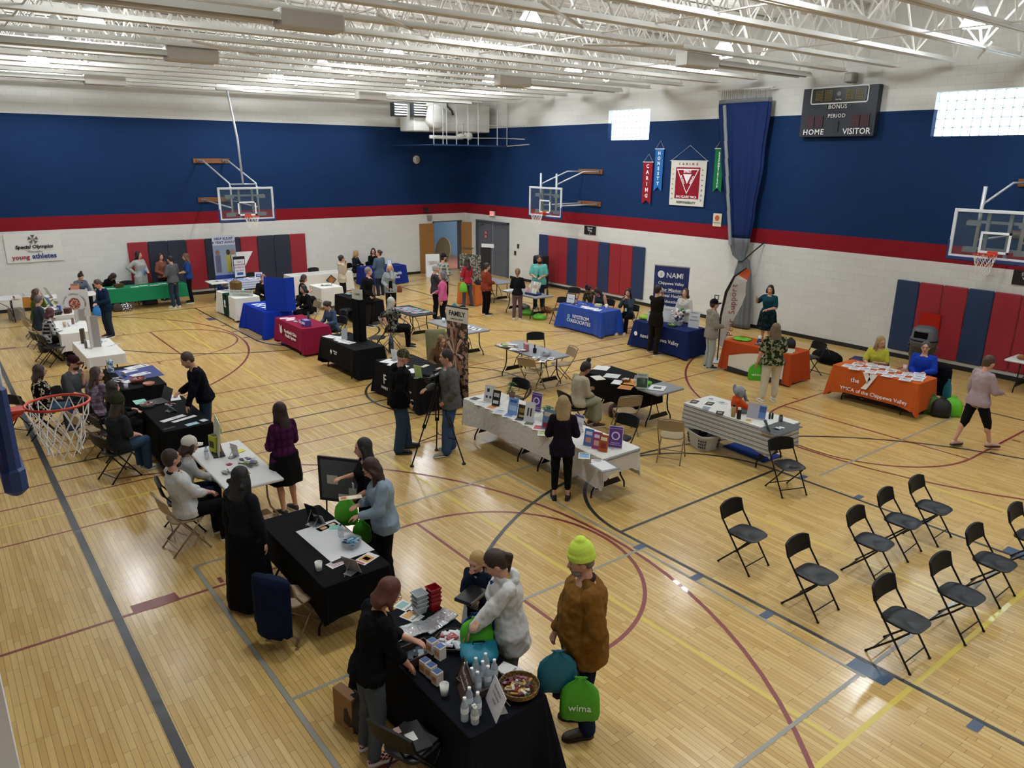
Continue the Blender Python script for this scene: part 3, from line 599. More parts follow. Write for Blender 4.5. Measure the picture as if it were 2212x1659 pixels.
v = MB(); v.ell((.35, -.75, 5.8), (.22, .1, .12)); v.ell((.75, -.75, 5.82), (.17, .12, .15)); v.tube([(.2, -.72, 5.75), (.2, -.72, 6.5)], .035, 8); v.tube([(.45, -.72, 5.85), (.42, -.75, 6.3)], .03, 8); v.build('valve', mat('c8c7c0'), t, True)
MB().tube([(-.35, -.78, 7.2), (-.3, -.8, 6.9), (-.1, -.8, 6.75), (-.05, -.8, 6.6)], .04, 8).build('flexible_duct', mat('2a2b2c'), t, True)
for sx in (-1.3, 1.4): MB().tube([(sx, 0, 7.0), (sx, 0, 7.35)], .015, 6).build('hanger', STEEL, t)
t = thing('pipe_guard', 'white pipe cage hanging around the air handler in the corner', 'guard', (0, 0, 0)); PC = mat('c6c8ca', .45, .3); BB = mat('26436f', .5)
xs = [(-3.616,5.657)[0], (-3.194,5.666)[0], (-3.023,5.670)[0], (-2.569,5.680)[0], (-2.018,5.692)[0], (-1.523,5.703)[0], (-0.575,5.723)[0], (-0.076,5.734)[0]]
for x_ in xs: MB().tube([(x_, -3.2, 5.44), (x_, -3.2, 7.12)], .018, 6).build('guard_rod', PC, t)
MB().box(((xs[0]+xs[-1])/2, -3.2, 5.44), (xs[-1]-xs[0]+.05, .05, .06)).build('bottom_rail', BB, t); MB().tube([(xs[0], -3.2, 6.25), (xs[-1], -3.2, 6.22), (-.02, -4.3, 6.22)], .015, 6).build('middle_rail', PC, t)
MB().tube([(xs[-1], -3.2, 5.44), (-.02, -4.6, 5.5)], .02, 6).build('wall_rail', PC, t); MB().tube([(xs[0], -3.2, 5.7), (xs[-1], -3.2, 5.75), (-.02, -4.3, 5.7)], .02, 6).build('lower_rail', PC, t)
MB().tube([(xs[0], -3.2, 5.44), (xs[0], -.02, 5.44)], .02, 6).build('return_rail', BB, t)
# ---------------------------------------------------------------- folding chairs
BKP = mat('141518', .45, spec=.35); BKB = mat('08090a', .55, spec=.25); BKM = mat('0a0b0c', .45, .1, spec=.3); TAN = mat('9a8566', .5); TANM = mat('8f7a5c', .4, .3)
def chair0(seatm, frm, metal_back):
    t = thing('folding_chair', 'folding chair', 'chair')
    r = .011; hw = .215
    s = MB(); prof = []
    for k in range(28):
        a = 2*pi*k/28; cx, cy = cos(a), sin(a); ex = .45
        x = .205*abs(cx)**ex*(1 if cx > 0 else -1); y = .2*abs(cy)**ex*(1 if cy > 0 else -1)*(1-.10*(x < 0)*min(1, -x/.2)); prof.append((x, y))
    rings = []
    for dz, sc_ in ((-.022, .94), (-.018, 1), (.0, 1), (.008, .95), (.0, .55), (-.004, .1)): rings.append([(x*sc_+.0, y*sc_, .452+dz-(.02*(max(0, x)/.2)**2*(1 if dz > -.01 else 0))) for x, y in prof])
    s.loft(rings); s.build('seat', seatm, t, True)
    b = MB(); n = 12; rings = []
    zt, zb_ = (.80, .60) if not metal_back else (.80, .60)
    for i in range(n+1):
        q = i/n*2-1; y = q*.225; drop = .035*abs(q)**3; xx = -.235-.03*(1-q*q)
        rings.append([(xx-.012, y, zb_+drop*.5+.0), (xx+.012, y, zb_+drop*.5), (xx+.012-.045, y, zt-drop), (xx-.012-.045, y, zt-drop)])
    b.loft(rings); b.build('backrest', seatm if metal_back else BKB, t)
    for s_ in (-1, 1):
        f = MB(); f.tube([(-.272, s_*hw, .76), (-.235, s_*hw, .62), (-.02, s_*(hw+.003), .33), (.205, s_*hw, .02)], r, 8); f.ell((.21, s_*hw, .012), (.018, .016, .014), n=8, m=4)
        f.build('front_leg', frm, t, True)
        f = MB(); f.tube([(.13, s_*(hw-.02), .432), (.02, s_*(hw-.024), .30), (-.25, s_*(hw-.02), .02)], r, 8); f.ell((-.255, s_*(hw-.02), .012), (.018, .016, .014), n=8, m=4)
        f.build('rear_leg', frm, t, True)
    c = MB(); c.tube([(.145, -hw, .105), (.145, hw, .105)], .008, 6); c.build('front_crossbar', frm, t)
    c = MB(); c.tube([(-.19, -hw+.02, .085), (-.19, hw-.02, .085)], .008, 6); c.build('rear_crossbar', frm, t)
    if metal_back: c = MB(); c.tube([(-.272, -hw, .75)]+[(-.31-.03*cos(q), hw*sin(q), .80+.03*cos(q)) for q in [R(a) for a in range(-75, 76, 15)]]+[(-.272, hw, .75)], r, 6); c.build('top_rail', frm, t, True)
    return t
_bc = chair0(BKP, BKM, False); _tc = chair0(TAN, TANM, True); _used = {}
def chair(x, y, rz, label, kind='b', group=None):
    src = _bc if kind == 'b' else _tc
    if kind in _used: o = dup(src)
    else: o = src; _used[kind] = 1
    o.location = (x, y, 0); o.rotation_euler = (0, 0, R(rz)); o['label'] = label
    if group: o['group'] = group
    elif 'group' in o: del o['group']
    return o
# ---------------------------------------------------------------- folding tables (long side along Y unless turned)
GRYT = mat('84868a', .5); WHT = mat('d8d8d6', .5); BLKL = mat('0d0e10', .45, .1, spec=.3)
def table(x, y, label, Ln=1.83, W_=.76, rz=0, top=GRYT, legm=BLKL):
    t = thing('folding_table', label, 'table', (x, y), rz)
    MB().bbox((0, 0, .715), (W_, Ln, .045), .012).build('tabletop', top, t)
    for s in (-1, 1):
        y0 = s*(Ln/2-.28)
        for e in (-1, 1):
            l = MB(); l.tube([(e*W_*.30, y0, .69), (e*W_*.30, y0+s*.0, .40), (e*W_*.34, y0, .24), (e*W_*.46, y0, .10), (e*W_*.47, y0, .012)], .014, 8); l.build('leg', legm, t, True)
        c = MB(); c.loft([[(e*W_*.36, y0-.008, .13), (e*W_*.36, y0+.008, .13), (e*W_*.27, y0+.008, .22), (e*W_*.27, y0-.008, .22)] for e in (-1, 1)]); c.build('leg_crossbar', legm, t)
        c = MB(); c.tube([(0, y0, .22), (0, y0-s*.1, .45), (0, y0-s*.42, .69)], .01, 6); c.build('brace', legm, t)
    return t
def cloth(x, y, label, col, Ln=1.83, W_=.76, rz=0, hem=(.05, .05, .05, .05), flare=.10, fold=.012, cat='tablecloth', name='tablecloth', m=None, sag=0, corner=0, flatfront=True, seed=0, over=.0):
    """draped cloth; hem = bottom heights on -x (left), +x, -y, +y sides"""
    t = thing(name, label, cat, (x, y), rz); hx, hy = W_/2+.006+over, Ln/2+.006+over; zt = .7415
    rc = .035; pts = []; nx, ny = 14, 30; rnd = random.Random(seed)
    def side(p, q, n, nrm, k):
        for i in range(n):
            f = (i+.5)/n; pts.append((p[0]+(q[0]-p[0])*f, p[1]+(q[1]-p[1])*f, nrm, k, f, 0))
    def corner_(cx, cy, a0, ks):
        for i in range(7): a = R(a0+90*i/6); pts.append((cx+rc*cos(a), cy+rc*sin(a), (cos(a), sin(a)), ks, i/6, 1-abs(i-3)/3*.55))
    side((-hx+rc, -hy), (hx-rc, -hy), nx, (0, -1), 2); corner_(hx-rc, -hy+rc, -90, (2, 1))
    side((hx, -hy+rc), (hx, hy-rc), ny, (1, 0), 1); corner_(hx-rc, hy-rc, 0, (1, 3))
    side((hx-rc, hy), (-hx+rc, hy), nx, (0, 1), 3); corner_(-hx+rc, hy-rc, 90, (3, 0))
    side((-hx, hy-rc), (-hx, -hy+rc), ny, (-1, 0), 0); corner_(-hx+rc, -hy+rc, 180, (0, 2))
    K = 9; rings = []; ph = [rnd.uniform(0, 6) for _ in range(6)]
    for j in range(K+1):
        q = j/K; ring = []
        for i, (px, py, nr, k, f, cn) in enumerate(pts):
            if isinstance(k, tuple): h = hem[k[0]]*(1-f)+hem[k[1]]*f; h -= corner*cn
            else: h = hem[k]; e = min(f, 1-f); h -= corner*.55*max(0, 1-e*5); h += sag*sin(pi*f)*.5
            h = max(.012, h)
            d = (zt-h)*q; drop = d; s_ = px*9+py*9
            edge = cn if isinstance(k, tuple) else max(0, .5-min(f, 1-f)*4)
            amp = fold*(1 if isinstance(k, tuple) or not flatfront else (.35 if 1 else 1))
            out = .004+flare*edge*(d/.7)+amp*(d/.7)*(sin(s_*2.3+ph[0])+.6*sin(s_*5.1+ph[1]))+.012*d
            if isinstance(k, tuple): out += .02*sin(i*2.1+ph[2])*(d/.7)
            ring.append((px+nr[0]*out, py+nr[1]*out, zt-drop if j else zt))
        if j == 0: rings.append([(px*.985, py*.985, zt+.0015) for px, py, *_ in pts]); rings.append([(px+nr[0]*.003, py+nr[1]*.003, zt-.004) for px, py, nr, *_ in pts])
        else: rings.append(ring)
    mm = m or mat(col, .8, bump=.25)
    mb = MB(); mb.loft(rings, 0, False); mb._add(rings[0], [tuple(range(len(pts)))])
    mb.build('cloth', mm, t, False)
    return t
# ---------------------------------------------------------------- small things on the tables
TZ = .7455
def sheet(x, y, z, w_, l, rz, col='e4e4e2', label='white sheet of paper', group=None, name='paper_sheet', marks=(), cat='paper', th=.0025, tilt=None):
    m = MB(); m.box((0, 0, th/2), (w_, l, th), 0, 0); ms = [mat(col, .6)]
    for k, (mx_, my, mw, ml, mc) in enumerate(marks):
        m.box((mx_*w_, my*l, th+.0004), (mw*w_, ml*l, .0008), 0, k+1); ms.append(mat(mc, .6))
    o = m.build(name, ms, None, False, (x, y, z), rz)
    return tag(o, label, cat, group)
LINES = ((0, .38, .7, .08, '30363c'), (0, .18, .8, .03, '777777'), (0, .08, .8, .03, '777777'), (0, -.02, .8, .03, '777777'), (0, -.12, .6, .03, '777777'))
def photo(a, b): return ((0, .18, .86, .5, a), (0, -.3, .7, .05, b), (0, -.4, .5, .03, b))
def easel(x, y, z, w_, h, rz, col, label, rows=(), marks=(), tilt=12, group=None, name='standing_sign', back=True, cat='sign', frame=None, tcol=None):
    """upright card facing local -x, leaning back"""
    t = thing(name, label, cat, (x, y, z), rz, group); mx = M4.Rotation(R(tilt), 4, 'Y')
    def place(o, pz, off, py=0): 
        p = mx @ V((off, py, pz)); o.location = p; 
    m = MB(); m.box((0, 0, h/2), (.006, w_, h), 0, 0); ms = [mat(col, .5)]
    if frame:
        for s in (-1, 1): m.box((-.002, s*(w_/2-.008), h/2), (.014, .02, h), 0, 1); m.box((-.002, 0, h/2+s*(h/2-.008)), (.014, w_, .02), 0, 1)
        ms.append(mat(frame, .5))
    for k, (py, pz, mw, mh, mc) in enumerate(marks): m.box((-.0042, -py*w_, h/2+pz*h), (.003, mw*w_, mh*h), 0, len(ms)); ms.append(mat(mc, .5))
    o = m.build('sign_card', ms, t); o.rotation_euler = (0, R(tilt), 0)
    for s, pz, sz in rows:
        o = text_mesh('lettering', s, sz, mat(tcol or '26282c'), t, (0, 0, 0), (0, 0, 0), ext=.001); o.matrix_local = mx @ M4.Translation((-.0075, 0, h/2+pz*h)) @ M4.Rotation(-pi/2, 4, 'Z') @ M4.Rotation(pi/2, 4, 'X')
    if back: b = MB(); b.tube([(sin(R(tilt))*h*.75, 0, cos(R(tilt))*h*.75), (sin(R(tilt))*h*.75+.1, 0, .003)], .004, 5); b.box((.06, 0, .003), (.12, w_*.5, .004)); b.build('support', mat('9a9c9e', .3, .4), t)
    return t
def bottle(x, y, z, label, group=None, h=.21, col='cfdce2', cap='f0f0f0', lab='dfe6ee', r=.032):
    t = thing('water_bottle', label, 'bottle', (x, y, z), 0, group); g = mat(col, .12, alpha=.45, spec=.7)
    MB().lathe([(r*.85, 0), (r, .01), (r, h*.3), (r*.92, h*.38), (r, h*.46), (r, h*.62), (r*.8, h*.76), (r*.4, h*.88), (r*.38, h*.93)], n=14).build('bottle_body', g, t, True)
    MB().lathe([(r*1.01, h*.36), (r*1.01, h*.6)], n=14, cap=False).build('bottle_label', mat(lab, .5), t); MB().lathe([(r*.45, h*.92), (r*.45, h), (r*.4, h*1.005)], n=12).build('bottle_cap', mat(cap, .5), t)
    return t
def flask(x, y, z, h, r, col, cap, label, name='drink_bottle'):
    t = thing(name, label, 'bottle', (x, y, z))
    MB().lathe([(r*.95, 0), (r, .01), (r, h*.78), (r*.7, h*.84)], n=16).build('flask_body', mat(col, .35), t, True); MB().lathe([(r*.72, h*.84), (r*.72, h), (r*.5, h*1.01)], n=14).build('flask_cap', mat(cap, .4), t); return t
def cup(x, y, z, label, col='e6e3dc', h=.1, r=.04, alpha=1):
    o = MB().lathe([(.001, .004), (r*.72, .004), (r*.95, h-.002), (r, h), (r*.75, 0), (.001, 0)], n=18).build('paper_cup', mat(col, .6, alpha=alpha), None, True, (x, y, z)); return tag(o, label, 'cup')
def bowl(x, y, z, r, h, col, label, fill=None, name='bowl', pat=None, c2=None, alpha=1, cat='bowl', seed=1, n=26, fs=.022):
    t = thing(name, label, cat, (x, y, z)); 
    MB().lathe([(.001, .006), (r*.6, .006), (r*.93, h*.6), (r*.98, h), (r*1.03, h), (r*.98, h*.5), (r*.62, 0), (.001, 0)], n=24).build('bowl_shell', mat(col, .6 if alpha == 1 else .1, pat=pat, c2=c2, sc=40, alpha=alpha), t, alpha != 1)
    if fill:
        rn = random.Random(seed); m = MB()
        for i in range(n):
            a = rn.uniform(0, 6.28); q = rn.uniform(0, .8)**.7*r*.85; mx = M4.Rotation(rn.uniform(0, 3), 3, 'Z') @ M4.Rotation(rn.uniform(-.6, .6), 3, 'X')
            m.bbox((q*cos(a), q*sin(a), h*.55+.025*(1-q/r)+rn.uniform(0, .02)), (fs*2.6, fs, fs*.55), .004, 0, i % len(fill), mx)
        o = m.build('wrapped_candy', [mat(c, .35) for c in fill], t); o['kind'] = 'stuff'
    return t
def crate(x, y, z, w_, l, h, rz, label, col='4a3324', name='wooden_crate'):
    t = thing(name, label, 'crate', (x, y, z), rz); m = mat(col, .6, pat='noise', c2='33221a', sc=9)
    MB().box((0, 0, .005), (w_, l, .01)).build('crate_base', m, t)
    for s in (-1, 1): MB().box((s*(w_/2-.006), 0, h/2), (.012, l, h)).build('crate_side', m, t); MB().box((0, s*(l/2-.006), h/2), (w_-.024, .012, h)).build('crate_side', m, t)
    return t
def pile(x, y, z, w_, l, n, cols, label, cat='leaflets', name='leaflet_pile', seed=3, sz=(.09, .14), rz=0, kind='stuff'):
    rn = random.Random(seed); m = MB()
    for i in range(n): m.box((rn.uniform(-w_/2, w_/2), rn.uniform(-l/2, l/2), .002+i*.0016), (sz[0], sz[1], .0015), rn.uniform(-.7, .7), i % len(cols))
    o = m.build(name, [mat(c, .6) for c in cols], None, False, (x, y, z), rz); return tag(o, label, cat, None, kind)
def boxy(x, y, z, d, rz, col, label, cat, name, b=.005, top=None):
    m = MB(); m.bbox((0, 0, d[2]/2), d, b, 0, 0); ms = [mat(col, .6)]
    if top: m.box((0, 0, d[2]+.001), (d[0]*.8, d[1]*.8, .001), 0, 1); m.box((-d[0]/2-.001, 0, d[2]*.5), (.001, d[1]*.7, d[2]*.4), 0, 2); ms += [mat(top[0]), mat(top[1])]
    return tag(m.build(name, ms, None, False, (x, y, z), rz), label, cat)
def plant(x, y, z, h, r, label, n=46, seed=2, pot='6a4a2e'):
    t = thing('potted_plant', label, 'plant', (x, y, z)); rn = random.Random(seed)
    MB().lathe([(.05, 0), (.065, .09), (.055, .09), (.001, .07)], n=14).build('pot', mat(pot, .6), t, True)
    m = MB()
    for i in range(n):
        a = rn.uniform(0, 6.28); e = rn.uniform(-.3, 1.4); L_ = rn.uniform(.5, 1)*r; c_ = V((cos(a)*cos(e)*L_, sin(a)*cos(e)*L_, .12+max(-.05, sin(e))*h*.8)); w_ = rn.uniform(.018, .03); d = V((cos(a), sin(a), rn.uniform(-.5, .2))).normalized(); s_ = d.cross(V((0, 0, 1))).normalized(); up = s_.cross(d)*.008
        m._add([c_-d*w_*1.5, c_+s_*w_+up, c_+d*w_*1.7, c_-s_*w_+up], [(0, 1, 2, 3)]); m.tube([(0, 0, .08), c_*.6+V((0, 0, .06)), c_], .002, 4, 1) if i % 3 == 0 else None
    o = m.build('foliage', [mat('3f7a2c', .5, pat='noise', c2='1f4a1a', sc=20), mat('3a5a24')], t); o['kind'] = 'stuff'
    return t
def bag(x, y, z, w_, d, h, col, label, name='drawstring_bag', rz=0, txt=None, c2=None, full=.6, straps=True, cat='bag', tcol='e8f0e0', tsz=.06):
    """soft sack, gathered at the top"""
    t = thing(name, label, cat, (x, y, z), rz); rings = []; n = 28
    for k, (q, s_) in enumerate(((0, .78), (.03, .93), (.2, 1.0), (.5, .98), (.7, .88), (.83, .62), (.91, .33), (.95, .22), (1, .34))):
        th = full*(1-abs(q-.35)); rings.append([((d/2*s_*max(.25, th)*1.3+.006*sin(i*1.9+q*9))*abs(cos(2*pi*i/n))**.7*(1 if cos(2*pi*i/n) > 0 else -1), w_/2*s_*(abs(sin(2*pi*i/n))**.6)*(1 if sin(2*pi*i/n) > 0 else -1)+.004*sin(i*3+q*5), h*q+.008*sin(i*1.3)*(q < .1)*0) for i in range(n)])
    m = mat(col, .6, bump=.2) if not c2 else mat(col, .6, pat='spots', c2=c2, sc=22)
    MB().loft(rings).build('bag_body', m, t, True)
    if txt: o = text_mesh('lettering', txt, tsz, mat(tcol), t, (-d/2*full*1.0-.012, 0, h*.35), RW)
    if straps:
        s_ = MB(); [s_.tube([(0, e*.02, h*.94), (-.01, e*w_*.3, h*.6), (0, e*w_*.46, h*.08)], .004, 5) for e in (-1, 1)]; s_.build('drawstring', mat('1c1c1e'), t)
    return t
def trifold(x, y, z, w_, h, rz, col, label, wing=.3, th=.012, name='display_board', backc=None, fold=55):
    t = thing(name, label, 'display board', (x, y, z), rz); m = mat(col, .7)
    MB().box((0, 0, h/2), (th, w_, h)).build('centre_panel', m, t)
    for s in (-1, 1):
        a = R(fold)*s; c_ = MB(); c_.box((-wing/2*sin(R(fold))*1, s*(w_/2+wing/2*cos(R(fold))), h/2), (th, wing, h), -s*(-R(fold))); c_.build('side_wing', m, t)
    return t
# ---------------------------------------------------------------- people
_tex = bpy.data.textures.new('cloth_folds', 'CLOUDS'); _tex.noise_scale = .085; _tex.noise_depth = 1
SKIN = {'l': 'c8967c', 'm': 'b07c60', 't': '9a6a4c', 'd': '6a4430'}
def mods(o, vox, sm=4, disp=0):
    r = o.modifiers.new('r', 'REMESH'); r.mode = 'VOXEL'; r.voxel_size = vox; r.use_smooth_shade = True
    s = o.modifiers.new('s', 'SMOOTH'); s.iterations = sm; s.factor = .5
    if disp: d = o.modifiers.new('d', 'DISPLACE'); d.texture = _tex; d.strength = disp; d.mid_level = .5; d.texture_coords = 'LOCAL'
    return o
def ik(S_, T_, a, b, pole):
    d = T_-S_; L_ = min(d.length, (a+b)*.998); d = d.normalized(); T2 = S_+d*L_
    x = (a*a-b*b+L_*L_)/(2*L_); h = max(0, a*a-x*x)**.5; p = (pole-d*pole.dot(d))
    p = p.normalized() if p.length > 1e-3 else V((0, 0, -1))
    return S_+d*x+p*h, T2
HP = {'down': ((.03, .27, .82), 'in'), 'belly': ((.27, .07, 1.08), 'down'), 'belly2': ((.22, .12, 1.0), 'in'), 'chin': ((.17, .03, 1.44), 'up'), 'face': ((.17, .04, 1.5), 'up'),
      'pocket': ((.12, .17, .93), 'in'), 'hip': ((-.02, .2, 1.02), 'in'), 'out': ((.30, .22, 1.18), 'up'), 'wave': ((.22, .33, 1.42), 'up'), 'cross': ((.2, -.1, 1.17), 'down'),
      'table': ((.36, .12, 1.16), 'down'), 'lap': ((.30, .05, 1.03), 'down'), 'phone': ((.27, .05, 1.2), 'up'), 'reach': ((.45, .14, 1.02), 'down'), 'back': ((-.16, .1, 1.0), 'in')}
def person(x, y, rz, label, h=1.7, sit=False, seat=.45, lean=0, twist=0, hd=(0, 0), L='down', R_='down', b=1.0, fem=False, skin='l',
           top='23272c', tp=None, t2=None, t3=None, tsc=10, sl=1.0, hem=.86, loose=1.0, coat=False, hood=False, collar=None, open_=None,
           bot='1f2530', bp=None, b2=None, kind='pants', cuff=.1, bl=1.0, shoe='1a1a1c', sole='e0ded8', feet=None,
           hair='3a2a1e', hs='short', hat=None, hatc='3a4630', glasses=False, beard=None, det=1, belly=0, tilt=0, knees=.42, legsp=.11, curl=.5, lanyard=None, z=0, mouth='8a4a44'):
    k = h/1.75; t = thing('person', label, 'person', (x, y, z), rz); sk = mat(SKIN.get(skin, skin), .55); vox = {2: .0075, 1: .011, 0: .015}[det]
    pz = (.93*k if not sit else seat+.10*k+.0); P0 = V((0, 0, pz)); up0 = .93*k
    rotm = M4.Rotation(R(twist), 3, 'Z') @ M4.Rotation(R(lean), 3, 'Y') @ M4.Rotation(R(tilt), 3, 'X')
    def T(px, py, pzz):   # torso point given in standing coordinates (unscaled), moved with the torso
        return P0+rotm @ V((px*k, py*k, pzz*k-up0))
    bw = b*(.93 if fem else 1.0)
    hip = [V((0, s*.088*k*b**.5, pz-.02*k)) for s in (1, -1)]
    sh = [T(-.01, s*(.178 if not fem else .155)*b**.35, 1.405) for s in (1, -1)]
    neck = T(-.005, 0, 1.46)
    HR = rotm @ M4.Rotation(R(hd[0]), 3, 'Z') @ M4.Rotation(R(hd[1]), 3, 'Y') ; hr_un = HR
    HC0 = T(-.0, 0, 1.51); HC = HC0+HR @ V((.022*k, 0, .118*k))
    hk = (k*.5+.5)*1.05 if h > 1.4 else (k*.35+.65)
    def H(px, py, pzz): return HC+HR @ V((px*hk, py*hk, pzz*hk))
    mxh = HR.to_3x3()
    # --- arms
    arms = []
    for i, (s, spec) in enumerate(((1, L), (-1, R_))):
        if isinstance(spec, str): tg, pn = HP[spec]; tg = (tg[0], tg[1]*s, tg[2])
        else: tg = spec[:3]; pn = spec[3] if len(spec) > 3 else 'down'
        tgt = T(*tg) if not (isinstance(spec, tuple) and len(spec) > 4) else V(tg)
        wr, el_l = None, None
        pole = rotm @ V((-.5, s*.55, -.65)); d0 = (tgt-sh[i]).normalized()
        el, _ = ik(sh[i], tgt-d0*.05*k, .285*k, .255*k, pole); fd = (tgt-el).normalized(); wr = el+fd*min(.255*k, (tgt-el).length)
        if pn == 'in': n_ = rotm @ V((0, -s, 0))
        elif pn == 'up': n_ = rotm @ V((-.6, -s*.5, .3))
        else: n_ = V((0, 0, -1))
        n_ = n_-fd*n_.dot(fd)
        if n_.length < .1: n_ = V((0, -s, -.5)); n_ = n_-fd*n_.dot(fd)
        n_.normalize(); arms.append((sh[i], el, wr, fd, n_, s))
    # --- legs
    legs = []
    for i, s in enumerate((1, -1)):
        if feet: fx, fy = feet[i][:2]; lift = feet[i][2] if len(feet[i]) > 2 else 0
        elif sit: fx, fy, lift = knees+.0, s*legsp, 0
        else: fx, fy, lift = .0, s*legsp, 0
        an = V((fx*k-.03*k, fy*k, .085*k+lift))
        if sit:
            kn = V((.40*k, s*legsp*1.15*k, pz-.015)); a_, b_ = kn, an
            if not feet: an = V(((knees-.02)*k, s*legsp*k, .085*k))
        else:
            kn, an = ik(hip[i], an, .418*k, .412*k, V((1, s*.08, 0)))
        legs.append((hip[i], kn, an, s))
    # --- body surface
    B = MB(); nn = 14
    TS = [(.80, .075, .115), (.86, .105, .16), (.93, .108, .168), (1.02, .10, .148), (1.10, .095, .14), (1.2, .108, .152), (1.3, .115, .168), (1.38, .10, .165), (1.43, .075, .12), (1.47, .05, .06)]
    if fem: TS = [(a, r1, r2*(1.06 if a < .97 else .9)) for a, r1, r2 in TS]
    def torso(mb, inf, z0=.8, z1=1.5, flare=0, hemz=None, wmul=1.0):
        rings = []; src = [q if mb is B or q[0] >= .93 else (q[0], max(q[1], .106), max(q[2], .166)) for q in TS if z0 <= q[0] <= z1]
        if hemz is not None: src = [(hemz, .106, .164)]+[q for q in src if q[0] > hemz+.05]
        for a, r1, r2 in src:
            bb = bw if a < 1.4 else bw**.4; bel = belly*max(0, 1-((a-1.08)/.2)**2); bust = (.03 if fem else .008)*max(0, 1-((a-1.28)/.11)**2); fl_ = flare*max(0, (1.05-a)/.3)
            hp_ = .016*min(1, max(0, (1.1-a)/.1)) if mb is not B else 0; rr1 = (r1*bb+inf*wmul+fl_+bel*.5+bust*.5+hp_)*k; rr2 = (r2*bb+inf*wmul+fl_+bel*.25+hp_)*k
            rings.append([T(0, 0, a)+rotm @ V((rr1*cos(2*pi*j/20)+(bel*.5+bust*.5)*k, rr2*sin(2*pi*j/20), 0)) for j in range(20)])
        mb.loft(rings)
    torso(B, 0)
    B.cone(T(-.012, 0, 1.42), .062*k, HC0+HR @ V((.0, 0, .05*k)), .052*k)
    B.ell(H(-.005, 0, .012), (.094*hk, .076*hk, .112*hk), mxh, 18, 12); B.ell(H(.028, 0, -.055), (.056*hk, .054*hk, .058*hk), mxh)
    B.ell(H(.055, 0, -.082), (.028*hk, .03*hk, .024*hk), mxh); B.cone(H(.082, 0, .01), .011*hk, H(.1, 0, -.025), .016*hk); 
    for s in (1, -1): B.ell(H(-.005, s*.076, -.008), (.02*hk, .01*hk, .03*hk), mxh); B.ell(H(.066, s*.03, -.022), (.022*hk, .02*hk, .02*hk), mxh)
    B.ell(H(.078, 0, -.052), (.016*hk, .024*hk, .012*hk), mxh); B.ell(H(.072, 0, .04), (.02*hk, .045*hk, .014*hk), mxh)
    for (s0, el, wr, fd, n_, s) in arms:
        q = b**.7; B.cone(s0, .052*k*q, el, .042*k*q); B.cone(el, .041*k*q, wr, .027*k)
        side = fd.cross(n_)*s; pc = wr+fd*.045*k
        B.cone(wr, .026*k, pc+fd*.02*k, .024*k, 8); 
        for u in (-1, 0, 1): B.cone(wr+side*u*.012*k+fd*.01*k, .015*k, wr+fd*.078*k+side*u*.026*k, .0135*k, 8)
        lens = (.068, .078, .073, .056)
        for j in range(4):
            off = (.031-.0207*j)*k*(1); base = wr+fd*.082*k+side*off; c1 = curl*.9; d1 = (fd*cos(c1*.7)+n_*sin(c1*.7)+side*(.08-.05*j)).normalized(); c2_ = c1*1.7; d2 = (fd*cos(c2_)+n_*sin(c2_)).normalized()
            m1 = base+d1*lens[j]*k*.55; B.cone(base, .0098*k, m1, .009*k, 7); B.cone(m1, .009*k, m1+d2*lens[j]*k*.5, .0075*k, 7)
        tb = wr+fd*.028*k+side*.026*k; td = (fd*.62+side*.62+n_*.45).normalized(); tm = tb+td*.038*k; B.cone(tb, .014*k, tm, .0115*k, 7); B.cone(tm, .011*k, tm+(fd*.85+n_*.4+side*.1).normalized()*.032*k, .009*k, 7)
    for (hp, kn, an, s) in legs:
        q = b**.6; B.cone(hp, .078*k*q, kn, .052*k*q); B.cone(kn, .05*k*q, an, .032*k); mid = kn+(an-kn)*.3; B.ell(mid+V((-.015*k, 0, 0)), (.048*k*q, .046*k*q, .09*k), None, 10, 6); B.cone(an, .033*k, an+V((.0, 0, -.03*k)), .034*k); B.cone(an+V((-.02, 0, -.045*k)), .03*k, an+V((.11*k, 0, -.055*k)), .026*k)
    mods(B.build('body', sk, t, True), vox, 3)
    # --- face
    if det >= 0:
        ew, ed = mat('a89c92', .4), mat('20160f', .3)
        for s in (1, -1):
            m = MB(); m.ell(H(.0735, s*.031, .008), (.0115*hk, .0125*hk, .0055*hk), mxh, 8, 5, 0); m.ell(H(.0805, s*.031, .008), (.0065*hk, .0062*hk, .0062*hk), mxh, 6, 4, 1); m.build('eye', [ew, ed], t, True)
            if det > 0: m = MB(); m.cone(H(.086, s*.018, .03), .0045*hk, H(.078, s*.046, .031), .004*hk, 6); m.build('eyebrow', mat(hair if hs != 'bald' else '6a5040', .8), t, True)
        m = MB(); m.cone(H(.092, .017, -.052), .0055*hk, H(.092, -.017, -.052), .0055*hk, 6); m.build('mouth', mat(mouth, .5), t, True)
    # --- hair
    hm = mat(hair, .6, pat='noise', c2=tuple(min(1, int(hair[i:i+2], 16)/255*1.18+.01) for i in (0, 2, 4)) if isinstance(hair, str) else hair, sc=38, bump=.8); hv = max(vox, .011)
